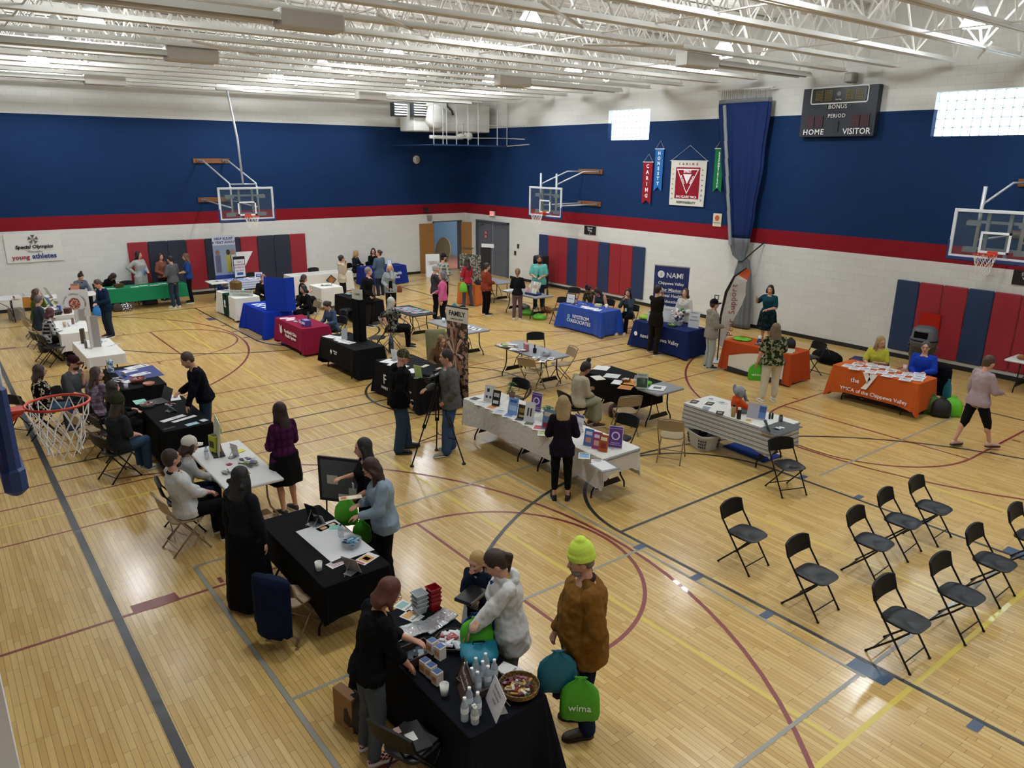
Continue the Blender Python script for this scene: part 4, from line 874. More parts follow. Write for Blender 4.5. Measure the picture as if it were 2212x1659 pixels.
    if hs != 'bald':
        m = MB(); hz = .0 if hat in (None,) else -.02
        if hat is None or hs == 'short': m.ell(H(-.02, 0, .034+hz*.5), (.1*hk, .087*hk, (.103 if hat is None else .075)*hk), mxh, 16, 10)
        if hs in ('short',): m.ell(H(-.05, 0, -.02), (.062*hk, .078*hk, .06*hk), mxh)
        if hs == 'curly': m.ell(H(-.02, 0, .06), (.105*hk, .1*hk, .095*hk), mxh)
        if hs in ('bob', 'long', 'curlylong', 'half'):
            ext = {'bob': .13, 'long': .34, 'curlylong': .33, 'half': .17}[hs]; w_ = 1.15 if hs == 'curlylong' else 1
            m.ell(H(-.04, 0, -.03), (.075*hk, .088*hk*w_, .1*hk), mxh); rr = []
            for q in range(7):
                f = q/6; zz = -.02-ext*f; bx = -.055-.045*min(1, f*2); c_ = HC+HR @ V((bx*hk, 0, -.02*hk))+(rotm @ V((-.0, 0, (zz+.02)*hk)))*1.0
                wd = (.088+.02*sin(f*3))*w_*hk*(1-.25*f*f); dp = (.05-.018*f)*hk*w_; rr.append([c_+mxh @ V((dp*cos(2*pi*j/14)+.012*hk*(abs(sin(2*pi*j/14))**3)*(2 if f < .5 else 1), wd*sin(2*pi*j/14), 0)) for j in range(14)])
            m.loft(rr)
            for s in (1, -1):
                a = H(.012, s*.078, .02); m.cone(a, .026*hk, a+HR @ V((-.012*hk, s*.01*hk, -.07*hk)), .03*hk*w_); m.cone(a+HR @ V((-.012*hk, s*.01*hk, -.07*hk)), .03*hk*w_, a+rotm @ V((-.02*hk, s*.018*hk, -min(ext, .26)*hk*.85)), .02*hk*w_)
            if hs == 'curlylong':
                rn = random.Random(int(x*100)); [m.ell(H(-.07+rn.uniform(-.05, .06), rn.uniform(-.11, .11), -.02-rn.uniform(0, .3)), (.03*hk,)*3, None, 6, 4) for _ in range(26)]
        if hs in ('pony', 'highpony'):
            c_ = H(-.105, 0, .045 if hs == 'pony' else .07); m.ell(c_, (.028*hk,)*3, None, 8, 6); e1 = c_+HR @ V((-.04*hk, 0, -.06*hk)); m.cone(c_, .022*hk, e1, .032*hk); m.cone(e1, .032*hk, e1+V((0, 0, -.16*hk))+rotm @ V((.01, 0, 0)), .012*hk)
            m.ell(H(-.05, 0, -.02), (.06*hk, .076*hk, .07*hk), mxh)
        if hs == 'bun': m.ell(H(-.105, 0, .06), (.038*hk,)*3, None, 10, 7); m.ell(H(-.05, 0, -.02), (.06*hk, .076*hk, .07*hk), mxh)
        if hs == 'topbun': m.ell(H(-.03, 0, .16), (.045*hk, .045*hk, .05*hk), mxh, 10, 7); m.ell(H(-.05, 0, -.02), (.06*hk, .076*hk, .07*hk), mxh)
        if hs == 'halo': m.ell(H(-.03, 0, .14), (.03*hk,)*3, None, 8, 6)
        mods(m.build('hair', hm, t, True), hv, 2, .012 if hs.startswith('curly') or hs == 'long' else .006)
    if beard: 
        m = MB(); m.ell(H(.04, 0, -.082), (.05*hk, .058*hk, .045*hk), mxh); m.cone(H(.088, .02, -.038), .009*hk, H(.088, -.02, -.038), .009*hk, 6); m.build('beard', mat(beard, .9, bump=.8), t, True)
    if hat:
        hc = mat(hatc, .8, bump=.5) if hat != 'camo' else mat('3a4226', .8, pat='camo', c2='20261a', c3='6a6648', sc=30); m = MB()
        if hat == 'beanie':
            m.ell(H(-.022, 0, .075), (.106*hk, .096*hk, .112*hk), mxh, 18, 10); m.loft([[H(-.018+a_*cos(2*pi*j/20), b_*sin(2*pi*j/20), zz+.012*cos(2*pi*j/20)) for j in range(20)] for a_, b_, zz in ((.100, .090, .018), (.112, .102, .02), (.113, .103, .065), (.104, .094, .075))]); m.ell(H(-.03, 0, .17), (.05*hk, .05*hk, .04*hk), mxh)
            mods(m.build('knit_hat', hc, t, True), .008, 2)
        else:
            m.ell(H(-.016, 0, .05), (.103*hk, .09*hk, .088*hk), mxh, 18, 10); m.ell(H(-.016, 0, .138), (.01*hk,)*3, None, 6, 4)
            vis = []
            for q, dx in ((0, .07), (.5, .13), (1, .165)): pass
            top_ = [(.06, -.078), (.11, -.072), (.15, -.05), (.165, 0), (.15, .05), (.11, .072), (.06, .078)]
            m.loft([[H(a_, b_, .035+zz-abs(b_)*.25) for a_, b_ in top_] for zz in (-.004, .004)]); m.build('cap', hc, t, True)
    if glasses:
        m = MB()
        for s in (1, -1): m.tube([H(.1, s*.032+.02*cos(a), .006+.016*sin(a)) for a in [2*pi*j/10 for j in range(10)]], .0024*hk, 4, closed=True); m.tube([H(.1, s*.052, .01), H(.0, s*.082, .012)], .0022*hk, 4)
        m.build('glasses', mat('17120f', .3), t)
    # --- top
    inf = .014*loose; tm_ = mat(top, .85, pat=tp, c2=t2, c3=t3, sc=tsc, bump=.35); m = MB(); torso(m, inf*1.1, .8, 1.45, .012 if coat else .006*loose, hem); gv = max(vox, .012 if det < 2 else .009)
    m.ell(T(-.008, 0, 1.44), (.074*k, .088*k, .034*k), rotm, 14, 8)
    m.cone(sh[0]+(sh[1]-sh[0])*.22+rotm @ V((0, 0, .015*k)), .062*k, sh[0]+(sh[1]-sh[0])*.78+rotm @ V((0, 0, .015*k)), .062*k)
    for (s0, el, wr, fd, n_, s) in arms:
        q = b**.7; r0, r1, r2 = (.047*q+inf)*k, (.045*q+inf)*k, (.034+inf*.9)*k
        if sl <= 0: m.cone(s0+(T(0, 0, 1.38)-s0)*.25, .06*k, s0, .052*k*q); continue
        if sl <= .5: m.cone(s0, r0, s0+(el-s0)*(sl*2), r0*1.02+.004)
        else: m.cone(s0, r0, el, r1+.003); m.cone(el, r1+.003, el+(wr-el)*((sl-.5)*2)*.97, r1+(r2-r1)*(sl-.5)*2)
    if hood: m.ell(T(-.095, 0, 1.44), (.06*k, .12*k, .075*k), rotm, 14, 8); m.tube([T(-.02+.09*cos(a), .1*sin(a), 1.45+.015*cos(a)) for a in [2*pi*j/16 for j in range(16)]], .025*k, 8, closed=True)
    elif collar: pass
    mods(m.build({True: 'jacket', False: 'shirt'}[bool(coat)], tm_, t, True), gv, 3, (.03 if loose >= 1.5 and det == 2 else .018) if det else .012)
    if collar: 
        m = MB(); m.tube([T(-.01+.062*cos(a), .068*sin(a), 1.462-.012*cos(a)) for a in [2*pi*j/16 for j in range(16)]], .016*k, 6, closed=True); m.build('collar', mat(collar, .8), t, True)
    if coat and not open_:
        m = MB(); zs = [hem+.03, 1.0, 1.12, 1.25, 1.36, 1.43]; pp = []
        for zz in zs:
            bel = belly*max(0, 1-((zz-1.08)/.2)**2); src_ = sorted(TS, key=lambda q_: abs(q_[0]-max(.93, zz)))[0]; hp_ = .016*min(1, max(0, (1.1-zz)/.1))
            pp.append(T((src_[1]*(bw if zz < 1.4 else bw**.4)+inf*1.1+bel+hp_+(.03 if fem else .008)*max(0, 1-((zz-1.28)/.11)**2))-.004, 0, zz))
        m.tube(pp, .007*k, 5); m.build('zip', mat('2a2622', .5), t)
    if open_:   # a strip of the shirt worn under an open jacket
        m = MB(); rg = []
        for zz, w_ in ((hem+.06, .075), (1.1, .06), (1.25, .05), (1.38, .035), (1.43, .02)):
            bel = belly*max(0, 1-((zz-1.08)/.2)**2); xx = (.112 if zz < 1.35 else .085)*bw+inf*1.1+bel+.016*(1.2 if fem and 1.2 < zz < 1.35 else 1)+(.012 if zz < 1 else 0)-.014
            rg.append([T(xx-.05, w_, zz), T(xx+.0, w_*.9, zz), T(xx+.004, 0, zz), T(xx+.0, -w_*.9, zz), T(xx-.05, -w_, zz)])
        m.loft(rg); m.build('inner_shirt', mat(open_, .8), t, True)
    if lanyard:
        m = MB(); m.tube([T(.02, .05, 1.47), T(.135*bw+.02+belly*.3, .02, 1.3), T(.14*bw+.03+belly*.5, 0, 1.16)], .004, 4, 0); m.tube([T(.02, -.05, 1.47), T(.135*bw+.02+belly*.3, -.02, 1.3), T(.14*bw+.03+belly*.5, 0, 1.16)], .004, 4, 0); m.box(T(.145*bw+.035+belly*.5, 0, 1.12), (.01, .06, .09), 0, 1); m.build('name_badge', [mat('1d1d20'), mat(lanyard)], t)
    # --- bottom
    pm = mat(bot, .85, pat=bp, c2=b2, sc=tsc, bump=.3); m = MB(); li = max(.008, .013*bl)
    wz = 1.0 if not sit else .99
    if kind == 'skirt':
        hz = cuff
        if not sit: m.loft([[V(((.125*bw+.03+f*.05*bl)*k*cos(2*pi*j/24)*(1+.05*sin(j*1.9)*f), (.175*bw+.02+f*.06*bl)*k*sin(2*pi*j/24)*(1+.05*sin(j*1.9)*f), zz)) for j in range(24)] for zz, f in ((pz+.06*k, 0), (pz-.05*k, .3), ((pz+hz)/2, .75), (hz, 1.2))])
        else:
            m.ell(P0, (.15*k*bw, .19*k*bw, .12*k)); kc = (legs[0][1]+legs[1][1])/2; ac = (legs[0][2]+legs[1][2])/2
            for u in (-1, -.33, .33, 1): m.cone(P0+V((0, u*.1*k, -.01)), .09*k*bw, kc+V((.02, u*.1*k, .0)), .085*k); m.cone(kc+V((0.02, u*.1*k, 0)), .085*k, V((ac.x, ac.y+u*.13*k, hz+.08)), .075*k*bl)
    else:
        m.loft([[P0+V((((.104 if zz > 0 else .1)*bw+.007)*k*cos(2*pi*j/20), (.162*bw*(1.03 if fem else 1)+.007)*k*sin(2*pi*j/20), zz*k)) for j in range(20)] for zz in ((.06, .02, -.05, -.1) if not sit else (.07, .03, -.02, -.08))])
        for (hp, kn, an, s) in legs:
            q = b**.6; m.cone(hp, (.088*q+li)*k, kn, (.06*q+li)*k)
            a2 = kn+(an-kn)*(1 if cuff <= .12 else max(0.05, (kn.z-cuff)/(kn.z-an.z))); (m.ell(kn+(an-kn)*.3+V((-.015*k, 0, 0)), ((.05*q+li)*k, (.048*q+li)*k, .1*k), None, 10, 6) if cuff < .35 else None); m.cone(kn, (.06*q+li)*k, a2, (.043*q+li*1.2+(.01 if bl > 1.5 else 0))*k)
    mods(m.build('skirt' if kind == 'skirt' else 'trousers', pm, t, True), gv, 3, .012)
    # --- shoes
    sm_ = mat(shoe, .6) if shoe != 'pcheck' else mat('d9b0a8', .7, pat='check', c2='4a2028', sc=40); so = mat(sole, .6)
    for (hp, kn, an, s) in legs:
        m = MB(); fx, fy, fz = an.x, an.y, an.z-.085*k; rn = 12; rings = []
        for q, w_, hh in ((-.075, .022, .04), (-.06, .036, .075), (-.02, .04, .095), (.04, .042, .08), (.10, .047, .06), (.15, .046, .045), (.18, .034, .035), (.195, .015, .022)):
            rings.append([(fx+(q+.02)*k, fy+s*q*.12*k+w_*k*cos(2*pi*j/rn), fz+.018*k+max(-.012*k, (hh*.5+hh*.5*sin(2*pi*j/rn))*k)) for j in range(rn)])
        m.loft(rings, 0)
        m.loft([[(fx+(q+.02)*k, fy+s*q*.12*k+u*w_*k, fz+zz*k) for q, w_, u in ((-.078, .025, -1), (-.05, .04, -1), (.04, .042, -1), (.11, .05, -1), (.17, .042, -1), (.2, .012, -1), (.2, .012, 1), (.17, .042, 1), (.11, .05, 1), (.04, .042, 1), (-.05, .04, 1), (-.078, .025, 1))] for zz in (.001, .024)], 1)
        m.build('shoe', [sm_, so], t, True)
    t['_h'] = h
    del t['_h']
    return t, arms, H
# ---------------------------------------------------------------- the people and the chairs they use
def bk(p, rz, d): return (p[0]-d*cos(R(rz)), p[1]-d*sin(R(rz)))
def seated(p, rz, label, clabel, ck='b', cdx=0, **kw):
    p = bk(p, rz, sin(R(kw.get('lean', 0)))*.68+.02)
    person(p[0], p[1], rz, label, sit=True, **kw); c = bk(p, rz, .03+cdx); return chair(c[0], c[1], rz, clabel, ck)
LBL = {}
# --- near tables on the left
person(*bk((-17.400,-24.256), -5, .16), -5, 'person with auburn bob in black sweater and grey jeans at the nearest black table', h=1.68, lean=13, hd=(0, 22), L=(.42, -.02, 1.12), R_=(.34, -.12, .95), b=1.12, fem=True, top='0e0f11', sl=.72, bot='4a4f55', hair='4c2216', hs='bob', glasses=True, det=2, shoe='pcheck', loose=1.6, hem=.84)
person(*(-16.079,-23.736), 205, 'small child with short blond hair in a grey and navy jacket, hand at mouth', h=1.22, hd=(-5, 12), L=(.2, .1, 1.12), R_='face', top='1c2434', open_='a8a8a4', bot='30343c', hair='9a7c4c', hs='short', det=2, sl=1, skin='l', hood=True)
person(*bk((-16.325,-24.433), 152, .08), 152, 'person with dark ponytail in crinkled white jacket, opening a green bag over the nearest table', h=1.66, lean=7, hd=(0, 22), L=(.42, .12, 1.0), R_=(.30, .16, 1.14), b=1.28, fem=True, top='d2d1cc', coat=True, hem=.72, collar='b8a050', hood=True, open_='2c4a8a', bot='7c8088', hair='2c1c14', hs='pony', det=2, loose=1.7, sl=.9)
person(*(-15.908,-25.096), 146, 'person in neon yellow beanie and brown canvas jacket holding several bags', h=1.84, lean=2, hd=(4, 10), L='pocket', R_=(.24, -.12, .88), b=1.32, top='75501f', coat=True, hem=.76, collar='35231a', bot='18213a', bl=1.5, hair='6a6058', hs='short', hat='beanie', hatc='c8e054', beard='8a8078', det=2, loose=1.8, shoe='3a2c20', sole='2a201a', belly=.08)
person(*(-17.594,-21.380), 25, 'person with long black curly hair in black sweater and wide black trousers, standing', h=1.7, hd=(0, 4), L='down', R_=(.06, -.24, .82), b=1.3, fem=True, top='191b20', bot='0b0b0d', kind='skirt', cuff=.05, bl=1.1, hair='0c0a0a', hs='curlylong', det=2, loose=1.2, hem=.82)
person(-16.34, -19.35, 108, 'person with long dark brown hair in plum checked shirt and black skirt, seen from behind', h=1.66, hd=(10, 4), L='belly', R_='belly', b=1.22, fem=True, top='3c1436', tp='plaid', t2='481c40', t3='34102e', tsc=9, bot='101012', kind='skirt', cuff=.5, bl=.8, hair='221310', hs='long', det=2, loose=1.2, shoe='2a2424')
seated((-17.848,-19.534), 5, 'person in white long-sleeved shirt with dark hair and beard, leaning back with clasped hands', 'tan metal folding chair under the person in the white shirt', 't', lean=-10, hd=(8, 2), L=(.32, .01, 1.0), R_=(.34, -.03, 1.0), h=1.8, b=1.15, top='c6c8c8', sl=.78, collar='1c1c1e', bot='0e0f11', hair='2a1c14', hs='short', beard='3a2a20', det=2, legsp=.13, skin='l')
seated((-17.501,-19.013), -8, 'person in cream cap and pale grey sweatshirt, arms folded on the white table', 'black folding chair of the person in the cream cap', 'b', lean=9, hd=(8, 4), L=(.38, -.02, 1.1), R_=(.40, .1, 1.1), h=1.68, fem=True, top='a9abab', bot='1a2238', hair='2c1c16', hs='bob', hat='cap', hatc='d0ccc0', det=2)
person(*bk((-16.032,-21.293), 180, .0), 168, 'person with black fringe and long black hair in black t-shirt, gesturing', h=1.66, hd=(-10, 6), L=(.26, .1, .98), R_=(.28, -.2, 1.18), b=1.15, fem=True, top='101114', sl=.42, bot='101114', hair='0d0c0e', hs='long', det=2, loose=1.3, lanyard='d0d0d0')
person(*bk((-16.185,-21.908), 185, .05), 160, 'person with brown half-up hair and glasses in a light denim jacket, reading a leaflet', h=1.66, lean=5, hd=(-6, 26), L=(.34, .12, 1.08), R_=(.3, -.02, 1.16), b=1.3, fem=True, top='8494a0', coat=True, hem=.8, bot='101013', hair='2c1812', hs='long', glasses=True, det=2, loose=1.4, sl=.95)
person(*bk((-16.443,-16.030), 180, 0), 172, 'person with short brown hair and grey beard in navy sweater, leaning over the laptop table', h=1.78, lean=14, hd=(0, 12), L=(.34, .24, .92), R_=(.36, -.05, 1.12), b=1.05, top='0c0e18', bot='2a3a4c', hair='3a2a20', hs='short', beard='807468', det=2, loose=1.5)
seated((-17.875,-16.486), 20, 'person in olive beanie and charcoal t-shirt seated with back to us, denim jeans', 'black folding chair under the person in the olive beanie', 'b', lean=6, hd=(10, 4), L=(.3, .05, 1.06), R_=(.3, -.1, 1.06), h=1.66, b=1.4, fem=True, top='24272b', sl=.45, bot='33475e', hair='2c1e14', hs='long', hat='beanie', hatc='2c3020', det=2, shoe='b8b0a8', loose=1.4)
seated((-17.748,-15.526), 10, 'person with curly dark hair in black top, face turned up to the person in navy', 'black folding chair beside the person with curly dark hair', 'b', lean=4, hd=(5, -6), L='table', R_='table', h=1.64, fem=True, top='141518', bot='1c1c20', hair='1c120e', hs='half', det=1)
seated((-17.819,-14.432), 35, 'smiling person with very long brown hair in pale purple plaid shirt', 'black folding chair behind the person in the purple plaid shirt', 'b', lean=8, hd=(-45, 2), L='table', R_='table', h=1.68, fem=True, top='7a6a78', tp='plaid', t2='5a4658', t3='8a7c8a', tsc=8, bot='26323e', hair='3a281c', hs='long', det=2, loose=1.5)
seated((-18.059,-13.599), -35, 'person in black embroidered cap with beard and grey polo shirt, hand at chin', 'black folding chair under the person in the embroidered cap', 'b', lean=8, hd=(5, 6), L='chin', R_='lap', h=1.82, b=1.25, top='4a4c50', sl=.45, bot='20242c', hair='4a3020', hs='short', hat='cap', hatc='2c1418', beard='5a3a26', det=1)
seated((-18.597,-13.665), 5, 'person with dark bob in black blouse with cream spots, seated behind the near hoop', 'black folding chair under the person in the spotted blouse', 'b', lean=3, hd=(10, 0), L='lap', R_=(.28, -.06, 1.08), h=1.66, b=1.25, fem=True, top='0f0f10', tp='spots', t2='b8ac90', t3='0f0f10', tsc=14, sl=.8, bot='40566e', hair='2c1a14', hs='half', glasses=True, det=1, loose=1.3)
seated((-17.661,-7.684), 8, 'person with dark red hair in black and white plaid shirt', 'black folding chair under the person in black and white plaid', 'b', lean=12, hd=(20, 4), L='table', R_='table', h=1.68, b=1.1, fem=True, top='8a8a86', tp='plaid', t2='1c1c1e', t3='b0b0ac', tsc=11, bot='141416', hair='3c1418', hs='bob', det=1, loose=1.3)
seated((-17.675,-5.849), 15, 'person with short grey hair in dark slate sweater, seated left of the green-sleeved one', 'tan metal folding chair under the person in the slate sweater', 't', lean=8, hd=(20, 0), L='table', R_='lap', h=1.76, top='2e343e', bot='1c2026', hair='4a4440', hs='short', det=1, loose=1.2)
seated((-17.582,-4.502), 0, 'person with brown hair in olive green top, hand to face, by the yellow poster', 'tan folding chair under the person in the olive top', 't', lean=8, hd=(-10, 0), L='face', R_='table', h=1.7, fem=True, top='4a5a20', bot='2c2c30', hair='3a2418', hs='half', det=0)
person(*(-16.095,-5.684), 200, 'person with cropped brown hair in dark teal coat, reading beside the round-logo poster', h=1.66, lean=6, hd=(-10, 20), L='belly', R_=(.3, .02, 1.08), b=1.15, fem=True, top='14253c', coat=True, hem=.8, collar='c8ccd0', bot='27303e', hair='3e2c22', hs='short', det=1, loose=1.6)
seated((-16.0, -1.35), -75, 'person with dark bun in blue-grey cardigan, reading at the back wall', 'black folding chair of the person in the blue-grey cardigan', 'b', lean=10, hd=(0, 24), L='table', R_='table', h=1.66, fem=True, top='5c6470', open_='1c1014', bot='1c2026', hair='1c1410', hs='topbun', det=0)
seated((-15.0, -1.0), -60, 'person with curly dark hair in black top, bending down to write at the green table', 'black folding chair of the person writing at the green table', 'b', lean=36, hd=(20, 20), L='table', R_='table', h=1.66, fem=True, top='101114', bot='1c2026', hair='2a1c16', hs='half', det=0)
person(-14.05, -.6, -60, 'person with long dark hair in white cardigan over light blue, behind the green table', h=1.78, hd=(25, 0), L='belly', R_='hip', b=1.2, fem=True, top='a4a6a2', coat=True, hem=.62, open_='7c98b8', bot='8a9484', hair='1c1210', hs='half', det=0, loose=1.5)
person(-13.35, -.62, -60, 'person with long brown hair in rust blouse with white badge, behind the green table', h=1.66, hd=(-10, 4), L='belly', R_='belly2', b=1.05, fem=True, top='7a4a3a', bot='15151a', hair='2c1a12', hs='half', det=0, lanyard='e8e8e8', loose=1.4)
person(-13.4, -2.2, 120, 'person in grey short-sleeved shirt and dark jeans, back to us at the green table', h=1.76, hd=(5, 4), L='belly', R_='belly', top='54565a', sl=.45, bot='2a3442', hair='1c1612', hs='short', det=1, shoe='c8c8c4', loose=1.6)
person(*(-12.716,-1.547), 165, 'person with long light brown hair in royal blue scrub top and black trousers', h=1.72, hd=(0, 4), L='belly', R_='belly', fem=True, top='23407c', sl=.45, bot='101216', hair='5a3c28', hs='long', det=1, loose=1.5)
# --- second column
seated((-11.4, -5.2), -105, 'person with cropped reddish hair in black top behind the counselling table', 'black folding chair behind the green and white cloths', 'b', hd=(0, 4), lean=4, L='table', R_='table', h=1.66, b=1.1, top='131316', bot='1c1c20', hair='7a5038', hs='short', det=0)
seated((-11.35, -6.6), 175, 'person in dark green sweater partly hidden by the big blue board', 'black folding chair hidden behind the blue board', 'b', hd=(0, 8), lean=16, L='table', R_='table', h=1.7, b=1.2, top='16352c', bot='1c1c20', hair='c8c0b0', hs='short', det=0)
seated((-11.2, -7.9), 185, 'person in black seen from behind, right of the big blue board', 'tan metal folding chair right of the big blue board', 't', lean=10, L='table', R_='table', h=1.68, top='0f0f12', bot='141418', hair='141010', hs='bob', det=0)
seated((-10.353,-5.904), -15, 'person with brown bob in black t-shirt holding a phone at the small white table', 'black folding chair under the person holding a phone', 'b', lean=6, hd=(-10, 14), L='phone', R_='phone', h=1.66, fem=True, top='101012', sl=.42, bot='131316', hair='2c1a14', hs='bob', det=1, shoe='b0a8a0')
person(*(-8.428,-4.672), -5, 'person with dark bun in cream hooded sweatshirt, hand at chin', h=1.68, hd=(10, 0), L='chin', R_='cross', b=1.05, fem=True, top='b4a690', hood=True, hem=.78, bot='15151a', hair='1e1512', hs='bun', glasses=True, det=1, loose=1.8, shoe='c8ccc8')
person(*(-9.460,-8.670), -55, 'person with grey hair in black jacket, standing left of the person covering their mouth', h=1.8, hd=(35, 0), L='down', R_='pocket', b=1.2, top='0e1013', coat=True, hem=.72, open_='6a5c50', bot='1f1d1a', hair='6a6460', hs='short', det=1, loose=1.7)
person(*(-6.690,-4.168), 100, 'person with brown bun in slate blue denim jacket, behind the person in the black jacket', h=1.7, hd=(55, -8), L='belly', R_='belly', b=1.15, fem=True, top='48586a', coat=True, hem=.7, bot='20283a', hair='33231a', hs='bun', det=0, loose=1.7)
person(*(-8.059,-7.472), -120, 'person with short sandy hair in grey fleece, one hand over the mouth', h=1.66, hd=(0, 18), L=(.12, .04, 1.52), R_='belly2', b=1.1, fem=True, top='8e9290', coat=True, hem=.78, open_='16161a', bot='18181c', hair='b09468', hs='bob', det=1, loose=1.6)
seated((-10.205,-11.429), -30, 'person with long grey hair in black and patterned shawl, elbow raised on the chair back', 'tan metal folding chair under the person with long grey hair', 't', lean=-2, hd=(20, 0), L=(.42, .2, 1.0), R_=(-.12, -.36, 1.08), h=1.74, b=1.45, fem=True, top='141416', t2='6a685e', tp='camo', t3='141416', tsc=14, sl=.45, bot='0d0d0f', hair='9a9890', hs='long', det=1, loose=1.5, shoe='26221e')
seated((-11.62, -10.5), 195, 'person with dark ponytail in denim jacket writing at the maroon table', 'black folding chair of the person in denim at the maroon table', 'b', lean=12, hd=(0, 24), L='table', R_='table', h=1.64, fem=True, top='3c5068', bot='20242c', hair='1a1210', hs='pony', det=1, lanyard='d8d8d8')
seated((-6.0, -.9), -60, 'person with wavy blond hair at the blue table by the back wall', 'black folding chair by the blue table, left one', 'b', lean=4, hd=(30, 6), L='table', R_='table', h=1.66, fem=True, top='181a20', open_='a8a8b0', bot='1c1c20', hair='9a7648', hs='half', det=0)
seated((-5.2, -.9), -90, 'person with dark hair and glasses in black jacket, right of the wavy blond one', 'black folding chair by the blue table, hidden one', 'b', lean=2, hd=(-30, 0), L='table', R_='table', h=1.74, top='0e0f12', bot='1c1c20', hair='2a1612', hs='half', glasses=True, det=0)
person(*(-7.283,-8.939), -25, 'older person with white hair in dark grey jacket, left of the pink one', h=1.74, hd=(15, 10), L='belly', R_='chin', top='38343a', coat=True, hem=.84, bot='0f0f12', hair='8a8680', hs='short', det=1, loose=1.4)
person(*(-7.646,-9.965), 140, 'person with grey bob in bright pink zip top and black trousers', h=1.66, hd=(20, 0), L='down', R_='belly', b=1.08, fem=True, top='c05a84', bot='101012', hair='4c4a4a', hs='bob', det=1, loose=1.4)
person(-5.95, -7.35, 5, 'tall bearded person in dark cap and grey plaid shirt facing the photo display', h=1.84, hd=(0, 4), L='belly', R_='belly', b=1.12, top='8a9088', tp='plaid', t2='4c565a', t3='a8a898', tsc=9, sl=.7, bot='121317', hair='241812', hs='bun', hat='cap', hatc='1c1a1c', beard='3a2418', det=1, loose=1.7)
person(*(-5.291,-7.843), 100, 'person with long black to blond hair in red top and grey leggings, back to us', h=1.7, hd=(0, 0), L='phone', R_='belly', fem=True, top='a02836', bot='474e58', bl=.3, hair='2a1c12', hs='long', det=1, shoe='1a1a1c', feet=((.05, .16), (-.05, -.16)))
person(*(-5.528,-9.265), -8, 'person with dark bun in rust blouse and black trousers, holding a small item', h=1.7, hd=(0, 8), L='belly', R_='belly', b=1.3, fem=True, top='7c3424', bot='0e0e11', hair='201612', hs='bun', det=1, loose=1.5, hem=.84)
person(*(-5.156,-10.451), 48, 'person with brown ponytail in black quilted vest and mauve trousers, back to us', h=1.62, hd=(0, 6), L='belly', R_='belly', fem=True, top='15161a', bot='5c464c', hair='6a4e34', hs='pony', det=1, shoe='d0c8c4')
person(*(-3.497,-9.522), -135, 'bearded person in aqua t-shirt behind the brochure table', h=1.84, hd=(10, 10), L='belly', R_=(.3, -.12, 1.12), b=1.18, top='5ea89e', sl=.42, hem=.82, bot='1a2230', hair='1a1210', hs='short', beard='181210', det=1, skin='m', loose=1.5, lanyard='283030', belly=.05)
seated((-3.869,-12.374), -165, 'person with dark topknot in camouflage jacket, head bent at the bright blue table', 'black folding chair of the person in camouflage', 'b', lean=26, hd=(0, 28), L='phone', R_='table', h=1.74, top='3a3a26', tp='camo', t2='1c1c16', t3='7a7050', tsc=14, bot='1c1c20', hair='161010', hs='topbun', det=1, skin='t')
seated((-3.915,-12.811), -170, 'person with dark hair in sleeveless grey top, looking down at the bright blue table', 'dark red folding chair of the person in sleeveless grey', 'b', lean=26, hd=(0, 24), L='table', R_='table', h=1.68, b=1.2, fem=True, top='33363e', sl=0, bot='1c1c20', hair='241612', hs='half', det=1)
seated((-3.713,-13.882), -160, 'person with long black hair in denim jacket, both hands at the face', 'dark folding chair at the right end of the bright blue table', 'b', lean=4, hd=(0, 6), L=(.2, .05, 1.48), R_=(.24, -.05, 1.44), h=1.66, b=1.1, fem=True, top='39424e', coat=True, open_='1c3a30', bot='101014', hair='0e0c0e', hs='long', det=1, lanyard='d8d8d8', shoe='c09a80')
person(*(-4.995,-16.124), -5, 'person in dark brown suit with hand at the chin, facing the navy banner', h=1.84, hd=(5, -2), L='chin', R_='cross', b=1.02, top='17140f', coat=True, hem=.74, bot='1f1a12', hair='17110e', hs='short', det=1, loose=1.3, shoe='4a2c1a', feet=((.05, .2), (-.05, -.14)))
person(*(-3.820,-16.067), -165, 'person with brown bob in white cardigan over a green shirt behind the navy table', h=1.62, hd=(-5, -10), L='belly', R_='belly', fem=True, top='c4c2ba', coat=True, hem=.78, open_='5aa050', bot='20242c', hair='3e2a1c', hs='bob', det=1, loose=1.4)
person(*(-4.945,-17.879), -32, 'person in black cap and speckled grey hooded jacket with pale jeans', h=1.72, hd=(5, 0), L='down', R_='belly', b=1.1, top='8a857c', hood=True, hem=.8, bot='98a09c', hair='2c2018', hs='short', hat='cap', hatc='141416', glasses=True, det=1, loose=1.7, shoe='141416', bl=1.4)
person(*(-1.653,-17.244), -175, 'person with dark bob in teal top and floral dress, one hand raised', h=1.68, hd=(15, 6), L='belly', R_=(.2, -.3, 1.36, 'up'), b=1.3, fem=True, top='15404c', sl=.4, bot='1c3034', bp='camo', b2='101818', tsc=12, kind='skirt', cuff=.45, hair='201616', hs='bob', det=1, skin='l', hem=1.0)
person(*(-6.118,-20.396), 55, 'person with long wavy hair in leafy floral blouse and cream trousers, seen from behind', h=1.7, hd=(0, 6), L=(.05, .33, .86), R_='belly', b=1.45, fem=True, top='2c3a24', tp='camo', t2='8a8868', t3='141c12', tsc=12, sl=.4, bot='c4bca6', hair='5c4a34', hs='long', det=1, loose=1.3, shoe='c8c0b4', feet=((-.05, .18), (.05, -.12)), cuff=.16)
seated((-3.800,-21.445), -160, 'person with long sandy hair in yellow t-shirt at the orange table', 'dark folding chair of the person in the yellow t-shirt', 'b', lean=6, hd=(45, 12), L='phone', R_='table', h=1.66, b=1.1, fem=True, top='b8b440', sl=.42, bot='181a20', hair='8a6e48', hs='long', det=1)
